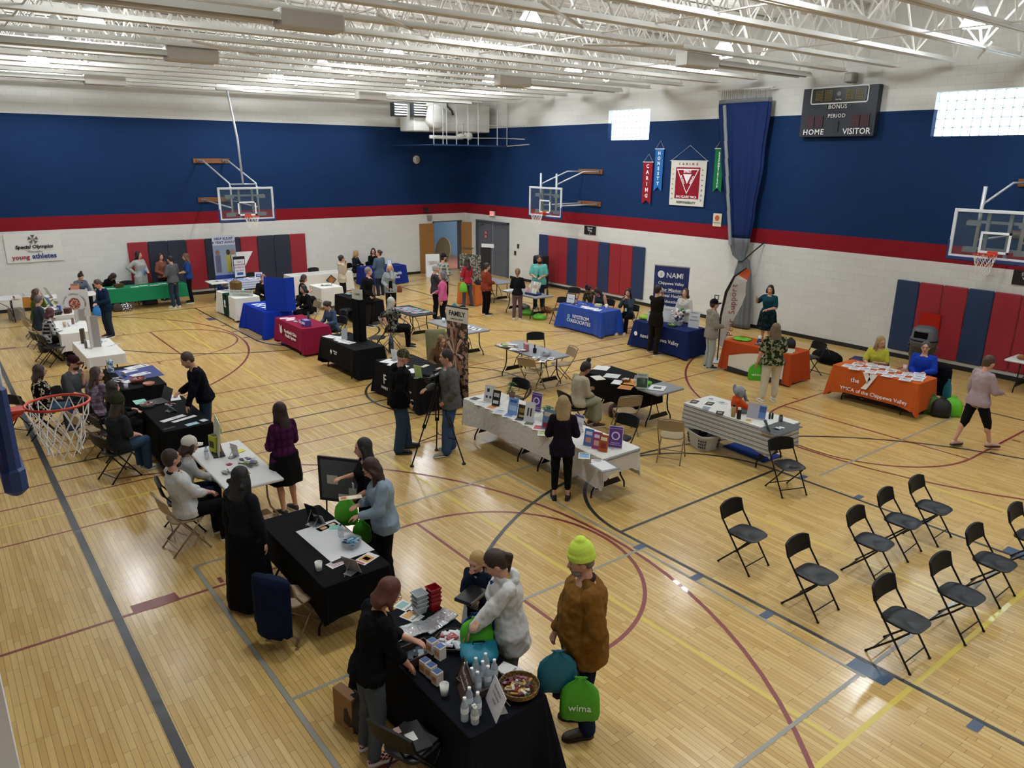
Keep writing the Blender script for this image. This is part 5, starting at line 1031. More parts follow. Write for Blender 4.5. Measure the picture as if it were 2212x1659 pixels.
seated((-3.616,-22.334), 190, 'person with cropped grey hair and glasses in royal blue sweatshirt at the orange table', 'dark folding chair of the person in the royal blue sweatshirt', 'b', lean=2, hd=(8, 0), L='table', R_='lap', h=1.7, b=1.1, top='1a3aa0', bot='181a20', hair='3c3a3a', hs='short', glasses=True, det=1, loose=1.6)
person(*(-5.551,-24.177), -28, 'person with short brown hair in pale pink fleece and black capri leggings, walking in flip-flops', h=1.72, lean=3, hd=(0, 8), L=(.1, .28, .84), R_=(.36, -.1, 1.1), b=1.22, fem=True, top='a08c90', coat=False, hem=.84, bot='121416', bl=.3, cuff=.42, hair='3c2a1c', hs='short', det=1, loose=1.5, shoe='c8a08c', sole='141416', feet=((-.22, .12, .0), (.34, -.12)))
# --- third column
seated((-11.45, -15.8), -120, 'smiling person with light brown hair in tan jacket behind the black table', 'black folding chair of the person in the tan jacket', 'b', lean=8, hd=(25, 12), L='table', R_='table', h=1.66, fem=True, top='6a4e34', bot='1c1c20', hair='6a4c30', hs='long', det=1, mouth='b08080')
person(*(-13.850,-18.225), -22, 'person in camouflage cap and black hooded jacket with jeans, listening to the camera operator', h=1.84, lean=4, hd=(0, 12), L='down', R_=(.14, -.2, .9), b=1.3, top='0b0b0e', coat=True, hood=True, hem=.82, bot='35465a', bl=1.6, hair='8a8078', hs='bald', hat='camo', glasses=True, beard=None, det=2, loose=1.7, shoe='121214', sole='1a1a1c', feet=((.16, .12), (-.02, -.12)))
person(*(-13.182,-18.802), 155, 'person with dark brown hair in grey soft-shell jacket standing behind the video camera', h=1.86, lean=2, hd=(0, 4), L='pocket', R_=(.38, -.02, 1.12), b=1.25, top='5c5c5c', coat=True, collar='4c4c4e', hem=.82, bot='3c5272', bl=1.6, hair='2a1a14', hs='short', det=2, loose=1.6, shoe='a8a090', sole='e0dcd0', feet=((.12, .14), (.0, -.12)))
seated((-10.463,-19.230), -8, 'person with dark topknot and headband in cream knit dress, writing on a pad', 'black folding chair under the person in the cream dress', 'b', lean=10, hd=(0, 22), L='phone', R_=(.34, .0, 1.08), h=1.68, b=1.1, fem=True, top='b0a58e', bot='8e9078', kind='skirt', cuff=.12, bl=1.4, hair='17100e', hs='topbun', det=1, skin='t', loose=1.8, shoe='5a3424')
person(*(-12.883,-21.366), 50, 'person with long streaked blond hair in plum top at the white book table', h=1.62, hd=(0, 10), L='belly', R_='belly', b=1.05, fem=True, top='1c1420', hem=.78, bot='0f1311', bl=.25, cuff=.2, hair='8a7450', hs='long', det=2, loose=1.3, shoe='121214', sole='1a1a1c')
# ---------------------------------------------------------------- tables and their cloths
BK = '101114'
# first column (left)
table(-16.87, -24.36, 'nearest folding table, under the black cloth with bottles and baskets'); cloth(-16.87, -24.36, 'black cloth on the nearest table, with the basket and the bottles', '12141b', hem=(.03, .03, .03, .03), flare=.16, seed=1)
table(-16.87, -21.75, 'folding table under the plain black cloth with the big white poster sheet'); cloth(-16.87, -21.75, 'black cloth on the table with the large white poster sheet', '0e0f12', hem=(.36, .34, .34, .34), flare=.06, seed=2, corner=.05)
table(-16.9, -18.85, 'bare white folding table between the two seated people and the plum shirt', top=WHT, legm=TANM)
table(-16.98, -16.0, 'folding table under the black cloth with the laptop'); cloth(-16.98, -16.0, 'black cloth on the table with the laptop and leaflet strips', '0e0f12', hem=(.05, .03, .03, .03), flare=.08, seed=3)
table(-17.0, -13.2, 'folding table under the black cloth with the blue centre strip'); cloth(-17.0, -13.2, 'black cloth with a blue strip across it, candy bowl at the near end', '0e0f12', hem=(.03, .03, .03, .03), flare=.05, seed=4)
table(-17.1, -10.2, 'folding table under the white plastic cloth with the tall grey board', top=WHT); cloth(-17.1, -10.2, 'white plastic cloth on the table with the tall grey board', 'd6d4ce', hem=(.5, .5, .52, .5), flare=.03, fold=.02, seed=5)
table(-17.2, -7.3, 'folding table under the white cloth with cups and tan boards', top=WHT); cloth(-17.2, -7.3, 'white cloth on the table with the paper cups, second from the white corner table', 'd4d2cc', hem=(.25, .3, .3, .3), flare=.05, fold=.02, seed=6)
table(-17.2, -4.7, 'folding table under the white sheet, behind the round-logo poster', top=WHT); cloth(-17.2, -4.7, 'white cloth on the table behind the round-logo poster', 'd4d2cc', hem=(.55, .55, .55, .55), flare=.02, seed=7)
table(-18.95, -1.6, 'white folding table in the far left corner under the banner', Ln=2.44, rz=90, top=WHT)
table(-16.65, -2.1, 'white folding table with papers left of the green cloth', rz=90, top=WHT)
# along the back wall
table(-14.12, -1.5, 'folding table under the green plastic cloth by the back wall', Ln=2.44, rz=90, top=WHT); cloth(-14.12, -1.5, 'bright green plastic cloth by the back wall', '1f7a50', Ln=2.44, rz=90, hem=(.3, .3, .3, .3), flare=.03, fold=.012, seed=8)
table(-11.3, -2.0, 'white folding table with papers in front of the wall pads', Ln=1.83, rz=90, top=WHT); cloth(-11.1, -2.0, 'narrow blue and white runner on the table before the wall pads', 'a8b0c4', Ln=1.1, rz=90, hem=(.45, .45, .6, .6), flare=.01, seed=9, name='table_runner', m=mat('c8ccd8', .8, pat='stripe', c2='8a98bc', sc=12))
table(-8.15, -2.05, 'long folding table under the white cloth by the back wall, diamond sign on it', Ln=2.44, rz=90, top=WHT); cloth(-8.15, -2.05, 'white cloth with a diamond sign on its front, by the back wall', 'd2cfc8', Ln=2.44, rz=90, hem=(.03, .3, .03, .03), flare=.03, seed=10)
table(-5.25, -1.65, 'folding table under the royal blue cloth near the wooden doors', Ln=1.83, rz=90); bc = cloth(-5.25, -1.65, 'royal blue cloth with white lettering near the wooden doors', '1b2c78', Ln=1.83, rz=90, hem=(.03, .03, .03, .03), flare=.06, seed=11)
text_mesh('lettering', 'Health\nplus', .17, mat('d8dce4'), bc, (-.43, -.45, .38), RW, bold=.003)
# second column
table(-12.15, -4.85, 'folding table under the white cloth with dark green runner'); cloth(-12.15, -4.85, 'white cloth on the counselling table', 'd6d4cc', hem=(.06, .06, .06, .06), flare=.06, seed=12)
r = cloth(-12.15, -4.85, 'dark green table runner with a round white logo', '153428', Ln=.55, W_=.79, hem=(.06, .06, .73, .73), flare=.0, seed=13, name='table_runner', cat='table runner'); r.location.z = .004
MB().lathe([(.06, 0), (.075, 0), (.075, .004), (.06, .004)], n=20).build('logo_ring', wl, r, loc=(-.425, 0, .5)).rotation_euler = (0, -pi/2, 0); text_mesh('lettering', 'KETTLE\nMORAINE', .05, wl, r, (-.43, 0, .38), RW)
table(-12.2, -7.55, 'folding table under the bright royal blue cloth with the blue board'); cloth(-12.2, -7.55, 'bright royal blue cloth under the tall blue board', '12309c', hem=(.02, .02, .02, .02), flare=.24, fold=.02, seed=14)
table(-12.22, -10.15, 'folding table under the maroon printed cloth'); mc = cloth(-12.22, -10.15, 'maroon cloth with white clinic lettering and a figure emblem', '851b3c', hem=(.14, .05, .06, .05), flare=.1, seed=15)
e = MB(); e.lathe([(.075, 0), (.095, 0), (.095, .004), (.075, .004)], n=20); [e.box((s*.06, 0, .002), (.03, .17, .004)) for s in (-1, 1)]; [e.ell((s*.06, .11, .002), (.025, .025, .003)) for s in (-1, 1)]; o = e.build('figure_emblem', wl, mc, loc=(-.43, .42, .5)); o.rotation_euler = (pi/2, 0, -pi/2)
text_mesh('lettering', 'Marshfield Clinic\nHealth System', .125, wl, mc, (-.432, -.22, .46), RW, align='CENTER', bold=.001)
table(-12.15, -12.95, 'folding table under the black cloth with the tall black display'); kc = cloth(-12.15, -12.95, 'black cloth under the tall black display board', '101115', hem=(.2, .03, .05, .05), flare=.12, seed=16)
text_mesh('lettering', 'Lutheran\nSocial', .06, wl, kc, (-.42, .05, .5), RW); MB().prism([(0, 0), (.05, .05), (.1, 0), (.05, -.08)], .003).build('leaf_emblem', wl, kc, loc=(-.43, .3, .5)).rotation_euler = (pi/2, 0, -pi/2)
table(-12.1, -15.8, 'folding table under the black lettered cloth behind the camera operator'); kc = cloth(-12.1, -15.8, 'black cloth with white letters behind the camera operator', '131316', W_=.9, hem=(.05, .03, .03, .03), flare=.12, seed=17)
text_mesh('lettering', 'F', .3, wl, kc, (-.5, .42, .42), RW); text_mesh('lettering', 'FAMILY', .09, wl, kc, (-.51, .42, .24), RW); text_mesh('lettering', 'C', .2, wl, kc, (-.51, -.7, .2), RW); text_mesh('lettering', 'center', .08, wl, kc, (-.51, -.6, .42), RW)
table(-12.15, -19.2, 'far one of the two tables under the long white paper cloth'); table(-12.15, -21.0, 'near one of the two tables under the long white paper cloth')
cloth(-12.15, -20.07, 'long creased white paper cloth with books and cards, before the streaked blond person', 'd3d1ca', Ln=3.62, W_=.78, hem=(.33, .36, .45, .42), flare=.05, fold=.014, seed=18, corner=.16, m=mat('d6d4ce', .7, bump=1.2))
# third column
table(-9.2, -5.0, 'small folding table under the white cloth, with mirror and phone', Ln=1.0); cloth(-9.2, -5.0, 'white cloth on the small table with the round mirror', 'd6d4cc', Ln=1.0, hem=(.2, .2, .12, .1), flare=.06, fold=.02, seed=19, corner=.05)
table(-9.3, -7.65, 'folding table under the narrow black cloth by the cream hooded sweatshirt', Ln=1.83); cloth(-9.3, -7.65, 'narrow black cloth on the table with pink flowers', '111216', hem=(.1, .1, .1, .1), flare=.04, seed=20)
table(-9.05, -10.45, 'black-topped folding table with colourful leaflets by the grey-haired person', Ln=1.5, top=mat('232427', .5))
table(-9.1, -12.95, 'grey folding table with a drink bottle behind the tall hands banner')
table(-9.2, -16.12, 'bare grey folding table with clutter, tan chairs around it')
table(-9.1, -19.3, 'grey folding table partly under a black cloth, beside the cream dress'); cloth(-9.12, -18.95, 'black cloth covering most of the grey table with orange papers', '121215', Ln=1.45, hem=(.3, .3, .3, .42), flare=.02, seed=21)
table(-9.1, -21.78, 'folding table under the striped cloth with the elephant toy')
cloth(-9.1, -21.75, 'white cloth with rust and grey stripes under the elephant toy', 'd6d6d0', hem=(.34, .36, .4, .38), flare=.04, fold=.012, seed=22, corner=.12, m=mat('cfcfca', .8, pat='stripe', c2='8f9c9c', c3='6e3a30', sc=13, bump=.3))
# fourth column
table(-4.45, -10.05, 'grey folding table with the brochure rack'); table(-3.75, -7.3, 'grey folding table behind the orange draped box', Ln=1.5)
def logo_cloth(x, y, lab, col, hem=(.04, .04, .04, .04), **kw): return cloth(x, y, lab, col, hem=hem, **kw)
table(-4.42, -13.0, 'folding table under the bright blue lettered cloth'); c = logo_cloth(-4.42, -13.0, 'bright blue cloth with white serif lettering by the right wall', '1746a4', flare=.2, fold=.02, seed=23, m=mat('1746a4', .35, bump=.3))
text_mesh('lettering', 'NYSTROM\nASSOCIATES', .155, wl, c, (-.44, -.1, .38), RW, bold=.001); text_mesh('lettering', '&', .34, mat('8fc8dc'), c, (-.435, .42, .36), RW)
table(-4.42, -16.1, 'folding table under the navy lettered cloth'); c = logo_cloth(-4.42, -16.1, 'navy cloth with white lettering behind the dark brown suit', '1a2758', flare=.14, fold=.02, seed=24)
text_mesh('lettering', 'nami Chippewa Valley', .15, wl, c, (-.44, -.05, .38), RW); MB().lathe([(.04, 0), (.06, 0), (.06, .004), (.04, .004)], n=18).build('logo_ring', wl, c, loc=(-.44, .78, .4)).rotation_euler = (0, -pi/2, 0)
table(-4.38, -19.05, 'folding table under the orange, white and black cloth'); c = logo_cloth(-4.38, -19.05, 'rust orange cloth with a curved white panel and green lettering', 'b04a22', flare=.1, fold=.02, seed=25)
p = [(-.8, .03)]+[(-.8+1.5*i/12, .30+.34*sin(pi*.5*i/12+.3)) for i in range(13)]+[(.7, .03)]
MB().loft([[(-.425-.02*(.7-b)+d, -a-.1, b) for a, b in p] for d in (-.004, 0)]).build('white_panel', mat('d8d4c6', .8), c)
p2 = [(-.8, .03)]+[(-.8+1.5*i/12, .15-.03*sin(pi*i/12)) for i in range(13)]+[(.7, .03)]; MB().loft([[(-.44-.02*(.7-b)+d, -a-.1, b) for a, b in p2] for d in (-.004, 0)]).build('black_band', mat('1a1a1c'), c)
text_mesh('lettering', 'win', .26, mat('3a5e54'), c, (-.45, -.42, .36), RW, bold=.003); MB().prism([(0, 0), (.2, .04), (.26, -.1), (.2, -.2), (.24, -.32), (.1, -.36), (.04, -.2), (-.03, -.12)], .003).build('state_shape', mat('3a5e54'), c, loc=(-.444, -.12, .53)).rotation_euler = (pi/2, 0, -pi/2)
text_mesh('lettering', 'www.winwi.org', .07, wl, c, (-.458, -.2, .1), RW)
table(-4.38, -21.9, 'folding table under the orange cloth with the large Y'); c = logo_cloth(-4.38, -21.9, 'orange cloth with a large white Y emblem at the right', 'bf5a26', hem=(.2, .2, .12, .1), flare=.1, fold=.01, seed=26, corner=.1)
text_mesh('lettering', 'YMCA of the Chippewa Valley', .115, wl, c, (-.43, -.05, .3), RW, bold=.001); text_mesh('lettering', 'the', .14, wl, c, (-.425, .36, .52), RW, bold=.002)
for pl in ([(0, .3), (.11, .3), (.19, .17), (.13, .06)], [(.16, .3), (.32, .3), (.12, -.06), (0, -.06), (.13, .12)]): MB().prism(pl, .003).build('y_emblem', wl, c, loc=(-.425, .22, .44)).rotation_euler = (pi/2, 0, -pi/2)
table(-.75, -23.7, 'white folding table with bagged items at the right picture edge', Ln=1.4, top=WHT)
# ---------------------------------------------------------------- empty chairs
for i, (px, py, lab) in enumerate(((1615, 1147, 'first black folding chair, nearest the dark lane corner, alone on the left'), (1763, 1235, 'black folding chair second from the left in the seating group'), (1888, 1165, 'black folding chair in front row, middle one of the near three by the lane'), (1949, 1120, 'black folding chair just behind and right of the middle one'), (2015, 1092, 'farthest black folding chair of the seating group'),
    (2147, 1208, 'black folding chair near the right edge, before the blue lane block'), (2075, 1277, 'black folding chair behind the nearest one, yellow line beside it'), (1955, 1332, 'nearest black folding chair of the seating group, on the yellow line corner'), (2232, 1160, 'black folding chair cut off by the right picture edge'))):
    pass
SEATS = [(-12.284,-24.227), (-12.490,-25.292), (-11.213,-25.301), (-10.352,-25.243), (-9.612,-25.299), (-10.541,-26.408), (-11.599,-26.477), (-12.566,-26.341), (-9.491,-26.471)]
SL = ['black folding chair on the far left of the empty seating group', 'second black folding chair from the left in the empty seating group', 'third black folding chair from the left in the empty seating group', 'fourth black folding chair from the left in the empty seating group', 'farthest black folding chair of the empty seating group', 'black folding chair at the right of the empty group, inside the picture edge', 'black folding chair directly behind the nearest one, by the yellow line', 'nearest black folding chair of the empty seating group', 'black folding chair cut off by the right picture edge']
for i, (q, l) in enumerate(zip(SEATS, SL)): chair(q[0], q[1], -90+(2, 0, 3, 4, 2, 0, -2, 0, 1)[i], l)
for q, rz, k, l in (((-9.876,-23.263), -112, 'b', 'black folding chair at the near end of the striped table'), ((-10.305,-21.294), 32, 't', 'tan metal folding chair beside the white laundry basket'), ((-9.999,-19.886), 62, 't', 'tan metal folding chair at the black cloth corner, back to us'), ((-9.663,-16.735), 20, 't', 'tan metal folding chair on the left of the cluttered grey table'), ((-8.754,-16.662), 165, 't', 'tan metal folding chair at the right end of the cluttered grey table'), ((-8.272,-15.211), -120, 'b', 'black folding chair behind the cluttered grey table'),
    ((-10.399,-14.796), -150, 'b', 'black folding chair draped with the khaki jacket'), ((-11.276,-18.065), 190, 'b', 'black folding chair behind the book table, far end'), ((-11.164,-20.853), 190, 'b', 'black folding chair behind the book table, near end'), ((-18.879,-13.195), 40, 'b', 'black folding chair at far left behind the near hoop'), ((-17.384,-22.166), 30, 't', 'tan metal folding chair with the navy coat over it'), ((-17.450,-24.762), 20, 'b', 'black folding chair with laptops on it, front bottom'),
    ((-10.888,-11.836), 140, 'b', 'black folding chair just behind the tall black display'), ((-9.863,-7.907), 150, 'b', 'black folding chair left of the narrow black cloth'), ((-11.069,-9.725), 180, 'b', 'black folding chair right of the maroon cloth'), ((-7.9, -1.25), -90, 'b', 'black folding chair behind the long white cloth table'), ((-10.3, -1.2), -90, 'b', 'black folding chair in front of the wall pads'), ((-14.5, -.75), -90, 'b', 'black folding chair behind the green cloth'),
    ((-4.478,-11.710), -160, 'b', 'black camp-style chair behind the brochure table'), ((-3.493,-19.683), 165, 'b', 'black folding chair right of the rust orange cloth'), ((-2.928,-10.506), -160, 'b', 'grey folding chair left of the person in camouflage'), ((-17.735,-8.159), 15, 'b', 'black folding chair left of the white plastic cloth'), ((-18.106,-15.166), 10, 't', 'tan folding chair under the near net'), ((-10.717,-4.510), 170, 'b', 'black folding chair behind the counselling sign')): chair(q[0], q[1], rz, l, k)
# ---------------------------------------------------------------- things on and around the tables
Q = TZ
def at(p, z=Q): return p[0], p[1], z
def many(pts, nm, lab, grp, w_=.22, l=.28, rz=0, **kw):
    for i, q in enumerate(pts): sheet(q[0], q[1], Q+.0006*i, w_, l, rz+(i*37 % 11-5), name=nm, label=lab, group=grp, **kw)
# nearest table
bowl(*at((-16.651,-25.111)), .165, .09, '8a6a34', 'round wicker basket of snack bars on the corner of the nearest table', ['7a1c2c', 'c8c0a8', '5c1a2a', 'b08a3a', '3a3a2a'], pat='check', c2='5c4420', name='wicker_basket', cat='basket', n=44, fs=.026)
cp_ = (-16.842,-24.896); crate(cp_[0], cp_[1]+.04, Q, .34, .27, .075, 0, 'low dark wooden crate holding eight water bottles', '3a2a22')
for i, (px, py) in enumerate(((-.1, .1), (0, .1), (.1, .1), (-.1, 0), (.02, .02), (-.09, -.08), (.02, -.07), (.11, -.03))): bottle(cp_[0]+px, cp_[1]+.04+py*.85, Q+.01, 'clear water bottle with white cap standing in the wooden crate', 'water bottles in the crate')
for (px, py), l in zip(((-17.181,-25.102), (-17.085,-25.027), (-17.065,-25.113)), ('loose water bottle left of the hand sanitizer', 'loose water bottle behind the other two near the table edge', 'loose water bottle right of the hand sanitizer')): bottle(px, py, Q, l, col='c8d4dc')
t = bottle(*at((-17.135,-25.175)), 'clear pump bottle of hand sanitizer at the table edge', h=.15, r=.034, col='c8ccc8', cap='e8e8e8', lab='d8dcd8'); MB().tube([(0, 0, .15), (0, 0, .17), (-.03, 0, .175)], .008, 6).build('pump', mat('e8e8e8'), t)
easel(*at((-16.957,-25.137)), .3, .22, -20, 'd0cac8', 'clear acrylic stand with printed notice, behind the loose bottles', (('Please take one', .3, .026), ('of each item for', .1, .024), ('yourself', -.1, .024)), tilt=22, tcol='7a7474')
easel(*at((-17.050,-24.830)), .34, .24, -22, '5a4238', 'brown framed notice leaning beside the small boxes', (('Thank you', .22, .05), ('for stopping by', -.05, .03)), tilt=20, frame='2c1c18', tcol='c8beb4')
for i, (q, z, l) in enumerate((((-17.120,-24.420), 0, 'white and orange test-kit box at the left of the bottom row'), ((-17.114,-24.507), 0, 'white and orange test-kit box in the middle of the bottom row'), ((-17.118,-24.608), 0, 'white and orange test-kit box at the right of the bottom row'), ((-17.050,-24.397), .125, 'white and orange test-kit box on top, left one'), ((-17.039,-24.505), .125, 'white and orange test-kit box on top, right one'))):
    boxy(q[0]+(.03 if z else 0), q[1]+(.02 if z else 0), Q+z, (.075, .08, .12), 8, 'cfc6bc', l, 'box', 'kit_box', top=('3c5c8c', 'c07a48'))
q = (-17.129,-24.329); crate(q[0]+.04, q[1]+.1, Q, .28, .22, .1, 0, 'dark wooden crate with black pouches, left of the small boxes', '3e2a1e'); pile(q[0]+.04, q[1]+.1, Q+.012, .12, .1, 26, ('16181c', '2c3a44', '8a9498'), 'black and grey pouches inside the left wooden crate', 'pouches', 'pouch_pile', sz=(.05, .1))
cup(*at((-17.146,-24.757)), 'white paper cup at the left edge of the nearest table')
for q, l, rz in (((-16.658,-23.881), 'silver foil pouches spread at the back of the nearest table', 12), ((-16.968,-23.855), 'silver foil pouches beside the person in the black sweater', -10)):
    rn = random.Random(int(rz)); m = MB()
    for i in range(5): m.bbox((-.14+.07*i, 0, .012+.003*i), (.09, .2, .018), .006, 0, 0, M4.Rotation(rn.uniform(-.2, .2), 3, 'Y'))
    tag(m.build('foil_pouch', mat('c4c8cc', .22, .7, bump=1.5), None, False, (q[0], q[1], Q), rz), l, 'pouch', None, 'stuff')
def stack(q, n, w_, h, col, label, name, cat='bin'):
    t = thing(name, label, cat, (q[0], q[1], Q)); m = mat(col, .4)
    for i in range(n):
        z = i*.045; MB().loft([[(s*a*w_*f/2, u*w_*f/2, z+zz) for s, u, a in ((-1, -1, 1), (1, -1, 1), (1, 1, 1), (-1, 1, 1))] for zz, f in ((0, .72), (h, 1), (h, 1.08), (h-.012, 1.08), (h-.012, .97), (.006, .66))]).build('nested_bin', m, t)
    return t
stack((-16.568,-23.672), 4, .11, .11, '9a1420', 'stack of square red plastic bins at the far corner of the nearest table', 'plastic_bin'); stack((-16.699,-23.631), 4, .12, .08, 'c4c8ca', 'stack of clear plastic tubs left of the red bins', 'plastic_tub', 'tub')
for q, c, l in (((-16.762,-23.466), '8ab0ac', 'teal and white leaflet at the back left of the nearest table'), ((-16.799,-23.652), 'd0a060', 'orange and blue leaflet beside the clear tubs'), ((-16.552,-23.483), 'c8c0b8', 'leaflet with blue print behind the clear tubs'), ((-16.537,-24.831), 'd8d4d0', 'white slip of paper behind the wicker basket')): sheet(q[0], q[1], Q, .14, .2, 20, 'd8d8d4', l, marks=((0, .2, .8, .4, c), (0, -.2, .7, .1, '8a8a88')))
bowl(*at((-16.727,-24.245)), .16, .06, '3a2c20', 'round dark tray with a clear bag of candy beside the green bag', ['c8ccd0', 'b8bcc0', 'a04048', 'd8dce0'], name='round_tray', cat='tray', n=30, fs=.04)
g = bag(*at((-16.566,-24.392)), .3, .2, .3, '4aa818', 'bright green drawstring bag held open over the nearest table', rz=60, full=.8)
g = bag(-16.62, -24.5, Q, .34, .28, .12, '0f7a92', 'flattened teal plastic bag lying on the nearest table', name='plastic_bag', rz=60, full=1.2, straps=False)
bag(*(-16.364,-24.073), .5, .26, .1, .34, '1550a0', 'blue drawstring bag hanging from the child', rz=60)
o = MB().bbox((0, 0, 0), (.3, .2, .04), .01).build('black_folder', mat('101214', .3), None, False, (*(-16.296,-23.919), .92), 20); tag(o, 'shiny black folder carried in front of the child', 'folder')
bag(*(-16.177,-25.338), .4, .34, .14, .42, '48a01c', 'bright green drawstring bag with white print held by the person in the neon beanie', rz=48, txt='wima', tsz=.09); bag(*(-16.280,-25.161), .62, .34, .14, .4, '0f6478', 'teal drawstring bag in the hand of the person in the neon beanie', rz=55); bag(*(-16.180,-25.167), .5, .24, .12, .4, '181c48', 'navy drawstring bag behind the teal one', rz=50)
# chair with laptops, bags under the nearest table
q = (-17.450,-24.762)
for dz, rz, s_, c, l in ((0, 20, (.36, .26, .02), '17181a', 'closed black laptop on the front chair, lowest'), (.021, -8, (.33, .24, .02), '202225', 'second black laptop with stickers on the front chair')):
    t = thing('laptop', l, 'laptop', (q[0]-.02, q[1], .462+dz), rz+90); MB().bbox((0, 0, .01), s_, .004).build('laptop_shell', mat(c, .4), t); MB().box((.0, .0, .0205), (.1, .08, .001)).build('sticker', mat('e0e0dc' if dz else 'b07050'), t); MB().box((.12, .07, .0205), (.07, .05, .001)).build('sticker', mat('d8b8b4'), t)
bag(*(-17.523,-23.929), 0, .34, .2, .42, '0c0c0e', 'black backpack on the floor behind the grey jeans', name='backpack', rz=20, straps=False); o = boxy(*(-17.570,-23.784), 0, (.1, .28, .36), 10, '8a6238', 'brown paper bag standing on the floor behind the grey jeans', 'paper bag', 'paper_bag')
def coat(x, y, z, rz, col, label, h=.6, w_=.46):
    t = thing('draped_coat', label, 'coat', (x, y, z), rz); n = 26; rings = []
    for q in range(9):
        f = q/8; z_ = .03-h*f; rings.append([((.06+.05*f+.012*sin(i*2.1+q*.6)+.02*(i % 3 == 0)*f)*cos(2*pi*i/n), (w_/2*(1-.12*f)+.015*sin(i*1.7))*sin(2*pi*i/n), z_-.03*abs(sin(i*1.3))*f) for i in range(n)])
    MB().loft(rings).build('coat_body', mat(col, .9, bump=1), t, True)
    s = MB(); s.cone((.02, w_*.42, -.05), .06, (.03, w_*.5, -h*.85), .045); s.build('sleeve', mat(col, .9, bump=1), t, True); return t
q = (-17.675,-22.346); coat(q[0], q[1], .82, 30, '141c34', 'navy coat hanging over the tan chair beside the black table', .62)
bag(*(-17.014,-21.250), 0, .3, .2, .4, '16171a', 'black zebra-print bag under the second black table', name='tote_bag', rz=10, c2='b8b8b0'); 
# poster table
sheet(*at((-16.744,-21.827)), .5, .95, 2, 'd4d4d6', 'large blank white poster sheet on the second black table', name='poster_sheet', cat='poster')
bowl(*at((-16.656,-22.081)), .115, .1, 'b8c0c4', 'clear round bowl with blue bracelets on the poster sheet', ['2c6a86', '1c3c58', '8ab0c0'], alpha=.35, n=16, fs=.03)
cup(*at((-17.153,-22.329)), 'white paper cup at the left edge of the poster table'); bottle(*at((-16.643,-21.793)), 'clear bottle of black pens behind the bowl on the poster sheet', cap='1a1a1c', h=.16)
t = sheet(*at((-16.922,-22.311)), .13, .24, 100, 'd8d6d0', 'card with coloured pens laid on it beside the paper cup', marks=((-.3, 0, .08, .8, 'a03048'), (-.1, 0, .08, .8, '30508c'), (.1, 0, .08, .8, 'a04028'), (.3, 0, .08, .8, '404048')))
easel(*at((-16.856,-22.552)), .2, .2, 205, 'a09c98', 'tilted acrylic card holder in front of the bowl', (), tilt=24); sheet(*at((-16.638,-22.414)), .16, .24, 110, 'd8d8d4', 'white flyer with orange skyline and blue block at the table end', name='flyer', marks=((0, 0, .8, .5, 'c89040'), (0, 0, .5, .25, '2c6a96'), (0, .42, .7, .1, 'b04848')))
sheet(*at((-16.663,-21.464)), .1, .26, 100, 'b8602c', 'orange card with heart drawings at the head of the poster', name='picture_card', marks=((0, .2, .6, .3, 'd8a070'), (0, -.25, .6, .3, 'e0c0a0'))); o = sheet((-16.608,-21.535)[0], (-16.608,-21.535)[1], Q+.004, .1, .11, 60, '7cc0b4', 'mint paper heart beside the orange card', name='paper_heart')
easel(*at((-16.723,-21.271)), .2, .26, 200, '202326', 'black tablet on a stand at the far edge of the poster table', (), ((0, 0, .8, .85, '3c4248'),), tilt=16, name='tablet', cat='tablet'); easel(*at((-16.680,-21.333)), .14, .14, 205, 'a8a8a6', 'small grey card stand beside the tablet', (), tilt=24)
q = (-16.072,-20.475); t = thing('display_board', 'black-framed grey pin board with papers behind the second black table', 'display board', (-16.05, -20.75, .62), 38)
mx = M4.Rotation(R(12), 3, 'Y'); MB().box((0, 0, .3), (.03, .8, .62), 0, 0, None).build('frame', mat('141416'), t); MB().box((-.017, 0, .3), (.004, .72, .54)).build('board_face', mat('5c6064', .8), t)
for y_, z_, c in ((.2, .3, 'c8c4b8'), (-.1, .15, 'b8bcb4'), (-.2, .42, '4a9aa4'), (.05, .05, 'd0d0cc')): MB().box((-.021, y_, z_), (.003, .15, .12)).build('pinned_card', mat(c), t)
for s in (-1, 1): MB().tube([(.02, s*.3, .5), (.0, s*.34, -.62)], .012, 6).build('easel_leg', mat('1a1a1c'), t)
bag(*(-16.384,-21.401), .66, .28, .12, .36, '4aa81c', 'green drawstring bag hanging from the denim jacket person, the larger one', rz=62); bag(*(-16.309,-21.643), .5, .22, .1, .3, '3c9a18', 'small green bag hanging lower beside the denim jacket', rz=62)
o = sheet(*(-16.473,-21.734), 1.17, .1, .26, 70, 'd8cca8', 'cream leaflet with a rainbow in the hand of the denim jacket person', name='leaflet', marks=((0, .3, .7, .25, 'b86838'), (0, -.1, .7, .4, 'e8e0c8')))
